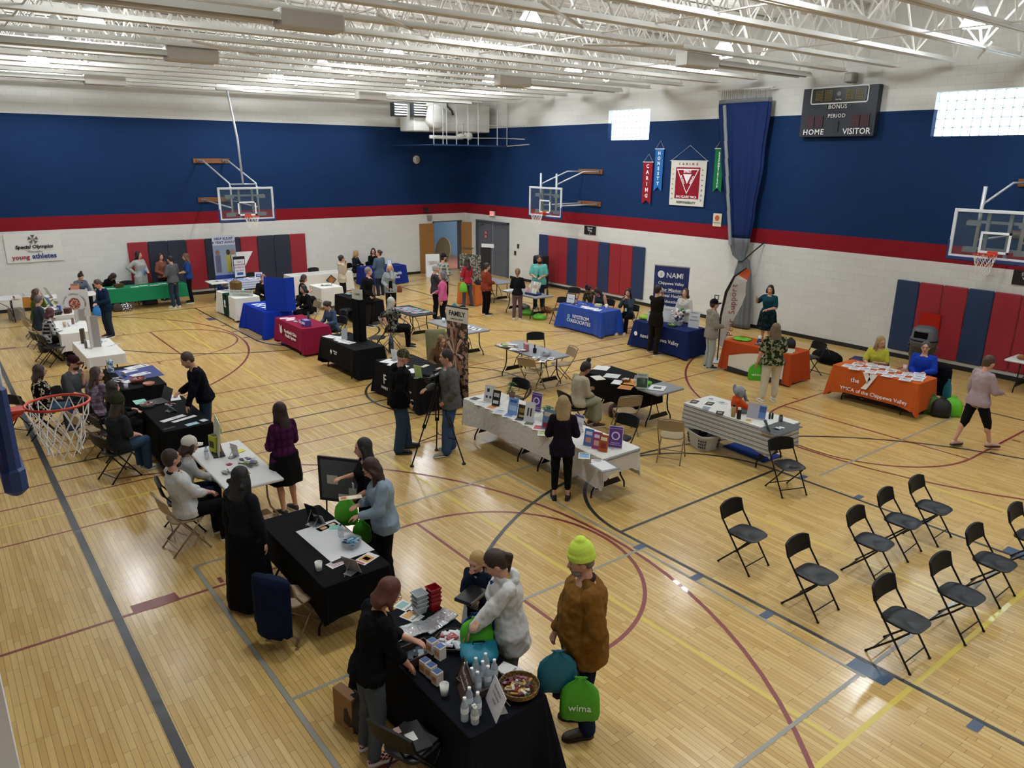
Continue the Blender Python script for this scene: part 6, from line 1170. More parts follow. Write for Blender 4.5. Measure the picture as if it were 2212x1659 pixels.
# white table
q = (-16.931,-18.273); t = thing('display_board', 'thin white board with coloured notes standing on the white table', 'display board', (q[0], q[1], Q), -9); MB().box((0, 0, .25), (.01, .55, .5), 0, 0, M4.Rotation(.12, 3, 'Y')).build('board', mat('cfd2c0', .6), t); MB().box((-.02, 0, .006), (.16, .5, .012)).build('foot', mat('1c1c1e'), t)
for y_, z_, c in ((-.15, .1, 'd87888'), (-.1, .35, 'c8d060'), (.1, .42, 'd8dc50')): MB().box((.012+z_*.12, y_, z_), (.004, .12, .1)).build('sticky_note', mat(c), t)
o = boxy(*at((-16.969,-18.268)), (.1, .17, .26), 14, 'b4b81c', 'tall lime yellow box with dark print on the white table', 'box', 'product_box', top=('2c3018', '2c3018'))
bottle(*at((-17.149,-18.448)), 'small clear water bottle with blue cap by the folded arms', cap='4a7ab0', h=.18); 
for q, c, l, w_ in (((-16.694,-18.238), 'e070a0', 'pink sticky note on the white table', .09), ((-16.673,-18.441), 'd8d848', 'yellow sticky notes on the white table', .12), ((-16.966,-18.864), 'a82840', 'small red and white card on the white table', .07)): sheet(q[0], q[1], Q, w_, w_, 20, c, l, name='sticky_note')
easel(*at((-16.783,-18.609)), .15, .2, 200, 'd8dadc', 'clear acrylic sign holder on the white table', (), tilt=10); pile(*at((-16.723,-18.981)), .2, .3, 22, ('6a8a4a', '5a4a8c', 'c8c8c0', '2c2c38', 'd8d8d8'), 'pile of small colourful handouts in front of the plum shirt', 'handouts', 'handout_pile', sz=(.05, .1)); pile(*at((-17.084,-19.167)), .1, .12, 12, ('3c4448', 'a8a49c'), 'scattered keys and pens at the near end of the white table', 'pens', 'pen_pile', sz=(.015, .12))
# laptop table
q = (-17.015,-15.258); t = thing('laptop', 'open black laptop seen from the side on the black table', 'laptop', (q[0], q[1], Q), 190); MB().bbox((.0, 0, .01), (.24, .34, .018), .004).build('keyboard_half', mat('141517', .4), t); MB().bbox((0, 0, 0), (.012, .34, .23), .004).build('screen_half', mat('1c1d20', .35), t, loc=(-.15, 0, .125)).rotation_euler = (0, R(-20), 0)
q2 = (-17.243,-15.416); bowl(q2[0], q2[1], Q, .13, .07, 'a8a8a8', 'clear bowl of wrapped candy beside the laptop', ['8a2430', 'b8b8b0', '3c3c40', 'a86048'], alpha=.4, n=34, fs=.022)
for q, w_, l_, rz, c, l in (((-17.291,-15.056), .2, .28, 0, '8cc8b4', 'mint green sheet at the far end of the laptop table'), ((-16.780,-15.162), .26, .36, -8, 'dcdcda', 'stack of white sheets at the corner by the navy sweater'), ((-17.068,-16.336), .12, .42, -70, 'd8d8d6', 'long strip of overlapping white leaflets, the far row'), ((-16.927,-16.469), .09, .42, -72, 'e0e0de', 'long strip of white leaflets, the near row'), ((-16.895,-16.805), .12, .2, -80, '9ab8c4', 'blue and white leaflet near the end of the laptop table'), ((-16.690,-16.730), .1, .12, 20, 'c8ccd0', 'small round white card at the table corner'), ((-17.243,-16.796), .06, .2, -75, '2a1c1c', 'dark phone lying at the near end of the laptop table')): sheet(q[0], q[1], Q, w_, l_, rz, c, l, name='phone' if 'phone' in l else 'leaflet', cat='phone' if 'phone' in l else 'leaflet', marks=LINES[1:4] if c[0] in 'd' else ())
easel(*at((-16.938,-15.892)), .26, .12, 190, 'b8c4c4', 'small white name stand with dark print on the laptop table', (('CHIPPEWA', .05, .04),), tilt=40, tcol='3c4448'); pile(*at((-16.894,-15.544)), .16, .2, 10, ('8c3c48', 'd0a0a0', 'd8d0d0'), 'scattered wrapped candy on the laptop table', 'candy', 'candy_pile', sz=(.02, .07))
# blue strip table
r = sheet(*at((-16.870,-13.043)), .74, .95, 0, '1d3478', 'royal blue cloth strip laid across the black table', name='cloth_strip', cat='cloth', th=.002)
for i, (q, w_, l_, rz) in enumerate((((-16.801,-12.527), .24, .42, -70), ((-17.002,-12.776), .2, .3, -70), ((-16.872,-13.167), .2, .36, -72), ((-17.081,-13.545), .2, .4, -68))): sheet(q[0], q[1], Q+.003+.0006*i, w_, l_, rz, 'dcdcdc', 'white sign-up sheets on the blue cloth strip', 'sheets on the blue strip', marks=LINES)
q2 = (-17.046,-13.727); bowl(q2[0], q2[1], Q, .14, .09, '9a5040', 'clear bowl of red wrapped candy on the blue strip table', ['9a2420', 'b8483c', '2c2c30', 'c8a8a0'], alpha=.5, n=40, fs=.025); q2 = (-16.914,-14.055); bowl(q2[0], q2[1], Q, .1, .05, 'd09888', 'pink round dish beside the red candy bowl')
cup(*at((-17.312,-14.064)), 'clear plastic cup at the near edge of the blue strip table', 'c8ccd0', alpha=.6)
for q, c, l in (((-17.308,-12.682), 'd0d4d4', 'pale desk fan standing on the blue strip table'), ):
    t = thing('gift_bag', 'tall blue and white gift bag of pens on the blue strip table', 'bag', (q[0], q[1], Q)); MB().bbox((0, 0, .13), (.1, .16, .26), .01).build('bag_body', mat('5a6a78', .5, pat='camo', c2='c8d0d4', c3='2c5ca0', sc=14), t); MB().tube([(0, -.04, .26), (0, 0, .33), (0, .04, .26)], .004, 5).build('handle', mat('c8d0c0'), t)
t = easel(*at((-17.137,-13.099)), .16, .12, 200, 'd8dade', 'white folded tent card on the blue strip table', (), tilt=30)
pile(*at((-17.317,-13.372)), .16, .3, 20, ('c8c8d0', '8890a0', 'd8a0a0', '3c4450'), 'cluster of small giveaways left on the blue strip table', 'giveaways', 'giveaway_pile', sz=(.05, .08))
# white plastic table
q = (-17.217,-10.211); t = thing('display_board', 'tall narrow grey board standing on the white plastic cloth', 'display board', (q[0], q[1], Q), -25); MB().box((0, 0, .36), (.02, .22, .72)).build('front_panel', mat('b8b0ac', .6), t); MB().box((.08, .11, .36), (.16, .02, .72)).build('side_panel', mat('a09894', .6), t)
boxy(*at((-17.288,-9.551)), (.08, .14, .34), -20, '4a4034', 'dark brown box left of the tall grey board', 'box', 'product_box'); flask(-17.33, -10.12, Q, .2, .03, '6a6c5c', '8a8a80', 'grey-green jar in front of the dark brown box', 'jar')
many([(-16.882,-9.671), (-16.854,-10.200), (-16.741,-10.114), (-16.851,-9.342)], 'leaflet', 'small printed leaflets on the white plastic cloth', 'leaflets on the white plastic cloth', .1, .16, -60, col='dcdcda', marks=((0, .2, .7, .2, '30303c'), (0, -.2, .7, .2, '8a8ea0')))
bowl(*at((-17.005,-9.812)), .07, .05, '7ac0c4', 'small turquoise dish on the white plastic cloth')
# cups table
q = (-16.984,-6.821); t = thing('display_board', 'low grey folded board on the second white table', 'display board', (q[0], q[1], Q), -25); MB().box((0, 0, .15), (.015, .3, .3)).build('front_panel', mat('a8a09c', .6), t); MB().box((.07, .15, .15), (.15, .015, .3)).build('side_panel', mat('948c88', .6), t)
for p, l, c in (((-17.356,-7.327), 'tan paper cup on the second white table, by the plaid sleeve', 'b89a78'), ((-17.253,-7.332), 'white lidded cup beside the tan one', 'd8d8dc'), ((-17.105,-4.373), 'tan cup on the farther white table, left one', 'c0a070'), ((-17.2, -3.95), 'tan cup beside the yellow box', 'c8b088')): cup(p[0], p[1], Q, l, c, h=.12)
boxy(*at((-17.130,-7.073)), (.05, .1, .16), 0, '7a5c50', 'small brown box between the cup and the grey folded board', 'box', 'small_box')
many([(-17.3, -6.95), (-17.1, -7.2), (-17.0, -6.7)], 'paper_sheet', 'papers on the second white table', 'papers on the second white table', .16, .24, -20, col='cfcfd4')
# round logo poster table
q = (-16.666,-4.939); t = thing('logo_poster', 'white poster with a round red handshake emblem facing the hall', 'poster', (q[0]-.1, q[1], Q-.25), 72)
MB().box((0, 0, .42), (.012, .78, .78)).build('poster_board', mat('cfccc8', .6), t)
m = MB().lathe([(.001, 0), (.17, 0), (.17, .004), (.001, .004)], n=28, sx=1, sy=.85); o = m.build('emblem_disc', mat('8c3a2c', .6, pat='camo', c2='c8a088', c3='5c1c18', sc=16), t, loc=(-.007, -.02, .42)); o.rotation_euler = (0, -pi/2, 0)
s_ = 'EAU CLAIRE TENANT LANDLORD RESOURCE '
for i, ch in enumerate(s_):
    if ch != ' ': a = R(215-360*i/len(s_)*.93); text_mesh('lettering', ch, .062, mat('33302e'), t, (-.009, -.27*cos(a)-.02, .42+.27*sin(a)), (pi/2-0*a, 0, -pi/2)).rotation_euler = (M4.Rotation(-pi/2, 3, 'Z') @ M4.Rotation(pi/2, 3, 'X') @ M4.Rotation(a-pi/2, 3, 'Z')).to_euler()
for i, (p, c, rz, hh, l) in enumerate((((-17.2, -2.2), 'c8c8c4', 200, .34, 'white and black leaflet holder, farthest left on the first white table'), ((-17.0, -2.4), 'd8d8d8', 200, .36, 'tall leaflet holder with a dark square print'), ((-17.2, -3.98), '6a8cb0', 200, .3, 'leaflet holder with pale blue cards'), ((-17.05, -4.25), '8aa860', 205, .2, 'small green leaflet holder'))): easel(p[0], p[1], Q, .2, hh, rz, c, l, (), ((0, .25, .6, .2, '2c3038'), (0, -.1, .7, .2, '90a0a8')), tilt=25, name='leaflet_stand', cat='leaflet stand')
for i, p in enumerate(((-17.148,-4.932), (-16.991,-4.709))): boxy(p[0], p[1], Q, (.06, .13, .16), 20, '24469c', ('blue and yellow snack packet, left one', 'blue and yellow snack packet, right one')[i]+' beside the round-logo poster', 'packet', 'snack_packet', top=('c8b830', 'd8d8dc'))
o = easel(*at((-17.748,-3.920)), .34, .3, 60, 'b87820', 'orange-yellow poster behind the two people at the far left table', (), tilt=8); o = MB().bbox((0, 0, .06), (.3, .2, .12), .04).build('handbag', mat('0f1013', .5), None, True, (*(-17.290,-5.474), Q), 20); tag(o, 'black handbag on the far left white table', 'handbag')
o = boxy(-17.0, -5.4, Q, (.14, .2, .14), -30, '4a2018', 'small dark red box under the round-logo poster', 'box', 'small_box')
o = boxy(*(-17.875,-2.008), Q, (.14, .24, .1), 10, 'd8d4d4', 'white and red tissue box on the corner table', 'tissue box', 'tissue_box', top=('c8c8c8', 'a82830')); flask(*at((-17.648,-1.674)), .12, .025, 'a8b4c0', 'd8d8d8', 'small clear bottle on the corner table')
boxy(*(-17.903,-1.391), 0, (.4, .3, .35), 10, '8a8680', 'grey storage tub under the corner table', 'tub', 'storage_tub')
# green table
t = thing('gift_basket', 'brown cardboard basket on the left end of the green cloth', 'basket', (-14.95, -1.55, Q), 10); MB().loft([[(s*.13*f, u*.1*f, z) for s, u in ((-1, -1), (1, -1), (1, 1), (-1, 1))] for z, f in ((0, .8), (.12, 1.1), (.12, 1.05), (.01, .75))]).build('basket_body', mat('5c4630', .7), t); MB().tube([(-.12, 0, .1), (0, 0, .2), (.12, 0, .1)], .008, 6).build('handle', mat('5c4630'), t)
many([(-15.2, -1.65), (-14.5, -1.7), (-14.2, -1.6), (-13.9, -1.7), (-13.6, -1.55), (-13.3, -1.65)], 'paper_sheet', 'pale papers laid along the green cloth', 'papers on the green cloth', .2, .26, 90, col='b8d0c8', marks=LINES[1:3])
easel((-16.337,-1.336)[0], (-16.337,-1.336)[1], Q, .26, .3, -60, 'c08468', 'orange poster on the wall-side table by the blue-grey cardigan', (('NEED HELP', .35, .04),), tilt=10, rz2=0) if False else easel(-16.3, -1.98, Q, .26, .3, 60, 'b87c64', 'orange printed sign beside the blue-grey cardigan', (('RENTERS', .38, .045),), tilt=12)
bag(*(-14.898,-1.863), 0, .4, .26, .3, '141416', 'black and white spotted bag under the green cloth', name='tote_bag', rz=80, c2='d8d8d4', full=.9); bag(*(-15.038,-1.370), 0, .3, .22, .34, '202226', 'black backpack under the green cloth', name='backpack', rz=60, straps=False); bag(*(-13.963,-1.101), 0, .5, .26, .26, '4c4c4c', 'grey bag under the green cloth, behind the legs', name='duffel_bag', rz=80, straps=False)
# help banner and papers
t = thing('retractable_banner', 'tall photo banner about help being a text away, before the wall pads', 'banner stand', (-11.35, -1.35, 0), 90)
MB().box((0, 0, 1.2), (.008, .8, 2.1)).build('banner_sheet', mat('8a98b0', .6), t); MB().box((-.006, 0, 2.08), (.004, .8, .34)).build('header', mat('c4c8d4'), t); MB().box((-.006, 0, .5), (.004, .8, .7)).build('lower_panel', mat('1c3c8c'), t)
for y_, c, sk_ in ((.25, '5a5a70', '8a6450'), (-.12, 'b0a840', '4a2e20'), (-.28, 'c8c8c8', 'a87c64')):
    f = MB(); f.box((-.009, y_, 1.25), (.004, .18, .6)); f.build('printed_figure', mat(c), t); f = MB(); f.ell((-.01, y_, 1.65), (.004, .07, .1)); f.build('printed_head', mat(sk_), t)
for s, z, sz in (('HELP IS JUST', 2.13, .12), ('A TEXT AWAY!', 2.0, .12)): text_mesh('lettering', s, sz, mat('28347c'), t, (-.012, 0, z), RW, bold=.003)
MB().bbox((0, 0, .04), (.2, .85, .08), .02).build('banner_base', mat('b0b2b4', .4, .5), t)
t = thing('phone_cutout', 'giant phone-shaped sign with red message text beside the photo banner', 'sign', (-11.0, -1.75, Q), 90); MB().bbox((0, 0, .38), (.02, .42, .8), .01).build('phone_body', mat('15161a', .4), t); MB().box((-.011, 0, .36), (.004, .38, .62)).build('phone_screen', mat('cfd0d6'), t)
for i, s in enumerate(('Text', 'HOPELINE', 'to 741741', 'any time')): text_mesh('lettering', s, .085, mat('9a3438'), t, (-.015, 0, .58-.1*i), RW)
MB().bbox((-.014, 0, .16), (.004, .22, .09), .002).build('screen_badge', mat('2a4a90'), t)
many([(-11.9, -2.05), (-11.6, -2.1), (-10.9, -2.15), (-10.6, -2.05)], 'paper_sheet', 'papers on the white table before the wall pads', 'papers before the wall pads', .2, .26, 80, col='c8c8cc', marks=((0, .1, .8, .3, '40404c'),))
easel(-10.5, -2.2, Q, .26, .22, 60, 'd4d8e0', 'white sign with a blue three-digit badge behind the counselling table', (('988', 0, .09),), ((0, 0, .7, .5, '2c4a90'),), tilt=6, tcol='e8e8f0')
many([(-10.75, -1.85), (-10.62, -2.15)], 'folded_shirt', 'folded blue and white shirts beside the three-digit sign', 'folded shirts by the sign', .3, .3, 10, col='dcdce0', marks=((.3, 0, .3, 1, '24386c'),))
# counselling table
t = thing('wicker_hamper', 'large tan wicker hamper on the green runner', 'basket', (-12.05, -4.45, Q), 20); MB().bbox((0, 0, .17), (.24, .4, .34), .05).build('basket_body', mat('7a5e38', .7, pat='check', c2='5c4426', sc=30), t); MB().tube([(0, -.12, .33), (0, 0, .45), (0, .12, .33)], .012, 6).build('handle', mat('6a4e2c'), t)
easel(-12.25, -5.5, Q, .75, .2, 50, 'b8beb4', 'long pale sign reading KETTLE MORAINE COUNSELING', (('KETTLE MORAINE', .22, .085), ('COUNSELING', -.25, .085)), tilt=10); cup(-12.0, -4.95, Q, 'mint green tumbler beside the hamper', '78b8a4', h=.16)
pile(-12.3, -4.3, Q, .25, .5, 20, ('d0d0cc', '3a3a3a', '8a5a4c', 'b8c8b8'), 'clutter of jars and cards on the counselling table', 'giveaways', 'giveaway_pile', sz=(.06, .09)); 
# blue table
q = (-12.242,-8.401); t = trifold(q[0], q[1], Q, .66, .95, 35, '17349a', 'tall royal blue folded presentation board', wing=.3, fold=-62)
many([(-12.35, -7.05), (-12.2, -7.1), (-12.35, -7.35), (-12.15, -7.4), (-12.3, -7.7), (-12.3, -8.0)], 'leaflet', 'leaflets laid out on the bright royal blue cloth', 'leaflets on the royal blue cloth', .18, .22, -70, col='d4dce8', marks=((0, .1, .7, .3, '7a94c0'),))
# maroon
many([(-12.45, -9.5), (-12.3, -9.6), (-12.4, -9.8)], 'paper_sheet', 'white cards on the maroon cloth', 'cards on the maroon cloth', .16, .22, 80, col='dcd8da'); boxy(-12.35, -10.75, Q, (.16, .28, .16), 0, '4a3a8c', 'small purple box with white circles on the maroon cloth', 'box', 'gift_box', top=('8a7cb8', 'd8d4e4')); flask(-12.05, -10.2, Q, .24, .035, '17403c', '101c1c', 'dark green drink flask on the maroon cloth'); flask(-12.3, -10.45, Q, .02, .07, 'd8d4d8', 'c8c4c8', 'white round dish on the maroon cloth', 'dish'); pile(-12.3, -10.2, Q, .2, .3, 14, ('2c2c58', 'c8a8b8', 'd8d4d8'), 'badges and ribbons on the maroon cloth', 'badges', 'badge_pile', sz=(.05, .06))
# black display
t = thing('display_board', 'tall black display board seen edge-on on the black cloth', 'display board', (-12.05, -13.1, Q), 5); MB().box((0, .05, .5), (.03, .3, 1.0)).build('front_panel', mat('060607', .9), t); MB().box((.08, -.1, .5), (.16, .03, 1.0)).build('side_panel', mat('0c0d0f', .9), t)
easel(-11.9, -12.85, Q+.95, .34, .25, 20, 'c0c0b4', 'cream printed page sticking up over the tall black display', (('CARE', 0, .07),), tilt=0, back=False); easel(-12.25, -12.75, Q, .16, .28, 30, 'a8b0b4', 'narrow leaflet stand leaning by the tall black display', (), tilt=8)
many([(-12.4, -12.2), (-12.35, -12.35), (-12.3, -12.6), (-12.35, -12.75), (-12.2, -12.5), (-12.35, -12.95), (-12.3, -13.15)], 'leaflet', 'white leaflets spread left of the tall black display', 'leaflets by the tall black display', .2, .24, -70, col='dedede', marks=LINES[1:4])
# camera-operator table
many([(-12.35, -15.15), (-12.25, -15.3), (-12.35, -15.45)], 'paper_sheet', 'blank white sheets behind the camouflage cap', 'sheets behind the camouflage cap', .28, .34, -60, col='dedede'); easel(*at((-12.488,-16.608)), .18, .26, 200, '9ab870', 'lime green printed notice in front of the tan jacket', (('GET HELP', .25, .03), ('Schedule', -.1, .025)), tilt=12); easel(-12.2, -15.15, Q, .2, .24, 195, 'd4d4d8', 'white notice card behind the camouflage cap', (('Referral', .2, .04),), tilt=8)
for q, w_, l_, c, l in (((-12.35, -15.75), .14, .26, 'd8d4c8', 'cream booklet beside the lime green notice'), ((-11.95, -15.95), .1, .22, 'c8c0a8', 'beige strip of cards in front of the tan jacket'), ((-12.35, -16.12), .24, .3, 'e0e0e0', 'single white sheet at the front edge of the lettered black cloth'), ((-11.8, -16.3), .12, .16, 'd8b890', 'tan gloves on the lettered black cloth')): sheet(q[0], q[1], Q, w_, l_, -65, c, l)
o = MB().bbox((0, 0, .02), (.4, .42, .04), .02).build('folded_shirt', mat('1c1e22', .9, bump=.5), None, False, (-12.2, -16.48, Q), 20); tag(o, 'folded black shirts behind the video camera', 'folded shirt')
t = thing('retractable_banner', 'tall narrow banner of joined hands headed FAMILY', 'banner stand', (*(-11.508,-16.530), 0), 12)
MB().box((0, 0, 1.05), (.008, .6, 1.95)).build('banner_sheet', mat('3c3028', .6, pat='camo', c2='b08a74', c3='241c18', sc=7), t); MB().box((-.006, 0, 1.88), (.004, .6, .3)).build('header', mat('cfcabc'), t); MB().box((0, 0, 2.04), (.02, .62, .03)).build('top_rail', mat('1c1c1e'), t)
for i in range(9):
    a = R(180+40*i); MB().tube([(-.012, .05+.03*cos(a), 1.05+.03*sin(a)), (-.012, .05+.12*cos(a), 1.05+.3*sin(a)), (-.012, .05+.22*cos(a+.1), 1.05+.58*sin(a+.1))], [.02, .028, .045], 6).build('printed_arm', mat(('b89078', '8a6450', 'c8a48c')[i % 3]), t)
text_mesh('lettering', 'FAMILY', .14, mat('2c2a28'), t, (-.01, 0, 1.9), RW, bold=.004); text_mesh('lettering', 'CHIPPEWA CENTER', .04, mat('2c2a28'), t, (-.01, 0, 1.79), RW); MB().bbox((0, 0, .04), (.2, .62, .08), .02).build('banner_base', mat('a8aaac', .4, .5), t)
q = (-10.494,-14.946); coat(-10.2, -13.6, .85, -120, '77765a', 'khaki jacket hanging over the black chair behind the FAMILY banner', .83, .5)
# video camera on tripod
q = (-13.419,-18.813); t = thing('tripod', 'black video tripod between the two standing talkers', 'tripod', (q[0]+.05, q[1]+.1, 0)); TB = mat('101113', .4, .3)
for fx in ((-14.045,-18.936), (-13.294,-19.369), (-13.325,-18.560)):
    d = V((fx[0]-q[0]-.05, fx[1]-q[1]-.1, 0)); l = MB(); n_ = V((-d.y, d.x, 0)).normalized()*.025
    for s in (-1, 1): l.tube([V((0, 0, 1.18))+n_*s+d*.05, d*.55+V((0, 0, .58))+n_*s], .012, 6)
    l.tube([d*.5+V((0, 0, .64)), d+V((0, 0, .03))], .013, 6); l.lathe([(.035, 0), (.035, .015), (.015, .04)], (d.x, d.y, 0), 10); l.build('leg', TB, t)
    MB().tube([d*.72+V((0, 0, .38)), V((0, 0, .36))], .008, 5).build('spreader', TB, t)
MB().lathe([(.05, 1.14), (.06, 1.2), (.03, 1.22), (.03, 1.27), (.045, 1.28), (.045, 1.31)], n=14).build('fluid_head', TB, t, True); MB().tube([(0, 0, 1.27), (.25, .12, 1.12)], .01, 6).build('pan_handle', TB, t); h_ = MB().ell((.27, .13, 1.11), (.03, .02, .02)).build('handle_grip', TB, t)
t = thing('video_camera', 'black shoulder-size video camera on the tripod', 'video camera', (q[0]+.05, q[1]+.1, 1.315), 200); VC = mat('0c0d0f', .35)
MB().bbox((0, 0, .07), (.3, .1, .13), .015).build('camera_body', VC, t); o = MB().lathe([(.045, 0), (.045, .08), (.055, .09), (.055, .14), (.05, .14)], n=18).build('lens', VC, t, True, (.15, 0, .08)); o.rotation_euler = (0, pi/2, 0)
MB().tube([(-.1, 0, .13), (-.1, 0, .19), (.08, 0, .2), (.1, 0, .13)], .012, 6).build('top_handle', VC, t); MB().tube([(.04, .05, .2), (.2, .07, .23)], .014, 8).build('microphone', VC, t); MB().bbox((-.1, .09, .12), (.02, .1, .07), .005).build('side_screen', mat('2c3036', .2), t); MB().bbox((-.19, 0, .1), (.09, .05, .05), .01).build('eyepiece', VC, t)
# long book table
BKS = (((-12.312,-18.707), .2, .3, 'd0d0d0', 'white sign with small portraits, first on the book table', ((-.1, .2, .25, .2, '2c2c30'), (-.2, -.2, .2, .14, '383838'), (.2, -.2, .2, .14, '383838'))), ((-12.347,-18.978), .16, .28, '202022', 'black and white book standing second on the book table', ((0, .2, .7, .25, 'b8b8b8'), (0, -.25, .7, .2, 'd8d8d8'))),
 ((-12.403,-19.531), .19, .29, '7a9cd0', 'light blue book standing before the first plant', ((0, .3, .7, .15, '3c5ca8'), (0, -.1, .8, .3, 'a8c4e4'))), ((-12.409,-19.795), .17, .24, '2a241a', 'dark golden movie-style book beside the blue one', ((0, .1, .7, .3, '8a7838'), (0, -.3, .6, .15, 'b8a868'))), ((-12.418,-19.991), .19, .34, 'd8d8d8', 'tall white sign with black figures between two plants', ((-.15, 0, .15, .4, '28282c'), (.15, 0, .15, .4, '28282c'))),
 ((-12.402,-20.448), .2, .33, '5a78a0', 'blue book with red lower cover beside the blond person', ((0, .25, .8, .2, 'c8b8a0'), (0, -.3, .8, .25, '8c2430'))), ((-12.367,-21.369), .15, .26, '4a78b8', 'blue cartoon-style book, first of the trio', ((0, .25, .7, .2, 'd8dce8'), (0, -.15, .6, .3, 'c08868'))), ((-12.359,-21.543), .15, .26, '9a3c70', 'magenta book, middle of the trio', ((0, .25, .7, .2, 'e0d0e0'), (0, -.15, .6, .3, 'c8a090'))), ((-12.359,-21.683), .15, .26, 'a85028', 'orange-brown book, last of the trio', ((0, .25, .7, .2, 'e0d8b0'), (0, -.15, .6, .3, '8c2c28'))))
for q, w_, h_, c, l, mk in BKS: easel(q[0], q[1], Q, w_, h_, 20, c, l, (), mk, tilt=14, name='standing_book' if 'book' in l else 'standing_sign', cat='book' if 'book' in l else 'sign')
for q, l in (((-12.127,-19.643), 'purple sign with a white circle behind the tall white sign'), ((-12.100,-21.687), 'large purple sign with a white circle at the near end of the book table')):
    t = easel(q[0]+(.15 if q[1] > -20 else 0), q[1], Q, .22, .34, 32 if q[1] < -20 else 15, 'd8d4dc', l, (('SANDRA TRAUMA CENTER', .38, .016), ('Bringing Soul', -.26, .026), ('Wisdom to Care', -.34, .026)), ((0, 0, .92, .94, '5c3484'),), tilt=10, tcol='e4dcec'); o = MB().lathe([(.001, 0), (.065, 0), (.065, .003), (.001, .003)], n=22).build('white_circle', mat('dcd8e4'), t); o.matrix_local = M4.Rotation(R(10), 4, 'Y') @ M4.Translation((-.0065, 0, .19)) @ M4.Rotation(-pi/2, 4, 'Y'); o = MB().lathe([(.03, 0), (.045, 0), (.045, .003), (.03, .003)], n=16).build('circle_emblem', mat('5c3484'), t); o.matrix_local = M4.Rotation(R(10), 4, 'Y') @ M4.Translation((-.0095, 0, .19)) @ M4.Rotation(-pi/2, 4, 'Y')
easel((-12.112,-20.850)[0], (-12.112,-20.850)[1], Q, .2, .3, 5, 'd8d6dc', 'white sign with purple heading right of the blond person', (), ((0, .42, .95, .12, '5c4488'), (0, 0, .8, .2, 'b8b8c0')), tilt=12)
plant(*at((-11.794,-18.745)), .2, .1, 'small potted plant with upright leaves at the far end of the book table', 34, 4); plant(*at((-12.057,-20.053)), .12, .17, 'bushy potted vine in the middle of the book table', 60, 5)
FL = ((1022, 860, '3a3c3a'), (1040, 868, 'd0d0d0'), (1062, 880, 'c88450'), (1078, 888, 'b8c0d0'), (1098, 898, '7890c4'), (1120, 908, '3c4448'), (1140, 918, '5a5c4c'), (1160, 922, 'c05058'), (1172, 932, 'a4b070'))
for i, (q, c, l) in enumerate((((-12.412,-18.430), '34363a', 'dark leaflet'), ((-12.468,-18.725), 'c8c8c8', 'grey and white leaflet'), ((-12.446,-19.002), 'c88450', 'orange leaflet'), ((-12.493,-19.282), 'aab4c8', 'pale print leaflet'), ((-12.462,-19.518), '6884c0', 'bright blue leaflet'), ((-12.449,-19.795), '3c4448', 'charcoal leaflet'), ((-12.449,-20.054), '62644c', 'olive leaflet'), ((-12.454,-20.300), 'b84c54', 'red leaflet'), ((-12.555,-20.549), 'a0b060', 'lime leaflet'), ((-12.690,-21.643), '80aac8', 'sky blue leaflet'), ((-12.722,-21.950), 'd4d4d4', 'white leaflet with small dark squares'))): sheet(q[0], q[1], Q, .17, .24, -72+i*3, 'd8d8d6', l+' lying flat on the long white book table', name='leaflet', cat='leaflet', marks=((0, .05, .85, .7, c), (0, .3, .6, .08, 'e8e8e8')))
q = (-12.738,-22.109); t = thing('clipboard', 'clear tray of white forms at the near end of the book table', 'tray', (q[0], q[1], Q), -10); MB().box((0, 0, .004), (.3, .36, .008)).build('tray_board', mat('7a7c7e', .4), t); MB().box((0, .02, .009), (.24, .3, .002)).build('form_sheet', mat('d8d8d8'), t)
# cluttered grey table
pile(*at((-9.481,-15.564)), .3, .3, 26, ('8aa048', 'd8d8d4', '3c4440', 'b8c4c0', 'c8a0a0'), 'spread of green and white leaflets at the far end of the cluttered grey table', sz=(.1, .18), seed=5); pile(*at((-9.527,-16.025)), .26, .3, 22, ('d8d8d8', 'a8a0c0', '6a5a50', 'c8c8cc'), 'heap of crumpled white packets on the cluttered grey table', 'packets', 'packet_pile', sz=(.08, .12), seed=6)
boxy(*at((-9.364,-16.143)), (.08, .16, .16), -20, 'b8707c', 'pink tent-shaped box on the cluttered grey table', 'box', 'pink_box'); q = (-9.346,-16.421); t = thing('pen_cup', 'black cup full of pens on the cluttered grey table', 'pen cup', (q[0], q[1], Q)); MB().lathe([(.04, 0), (.045, .1), (.04, .1), (.035, .01)], n=12).build('cup_body', mat('141414'), t); [MB().tube([(0.01*s, 0, .02), (.03*s, .02*s, .19)], .006, 5).build('pen', mat('2c2418'), t) for s in (-1, 0, 1)]
bowl(*at((-9.297,-16.767)), .12, .08, 'c0c4c8', 'clear plastic bag of sweets on the cluttered grey table', ['d8d8d8', '4a4c50', 'a8a8b0'], alpha=.4, n=20, name='sweets_bag', cat='bag'); many([(-9.585,-16.761), (-9.674,-17.090), (-9.399,-17.045)], 'leaflet', 'white printed cards on the cluttered grey table', 'cards on the cluttered grey table', .14, .2, -60, col='dadada', marks=((0, .1, .6, .4, '3c3c40'),))
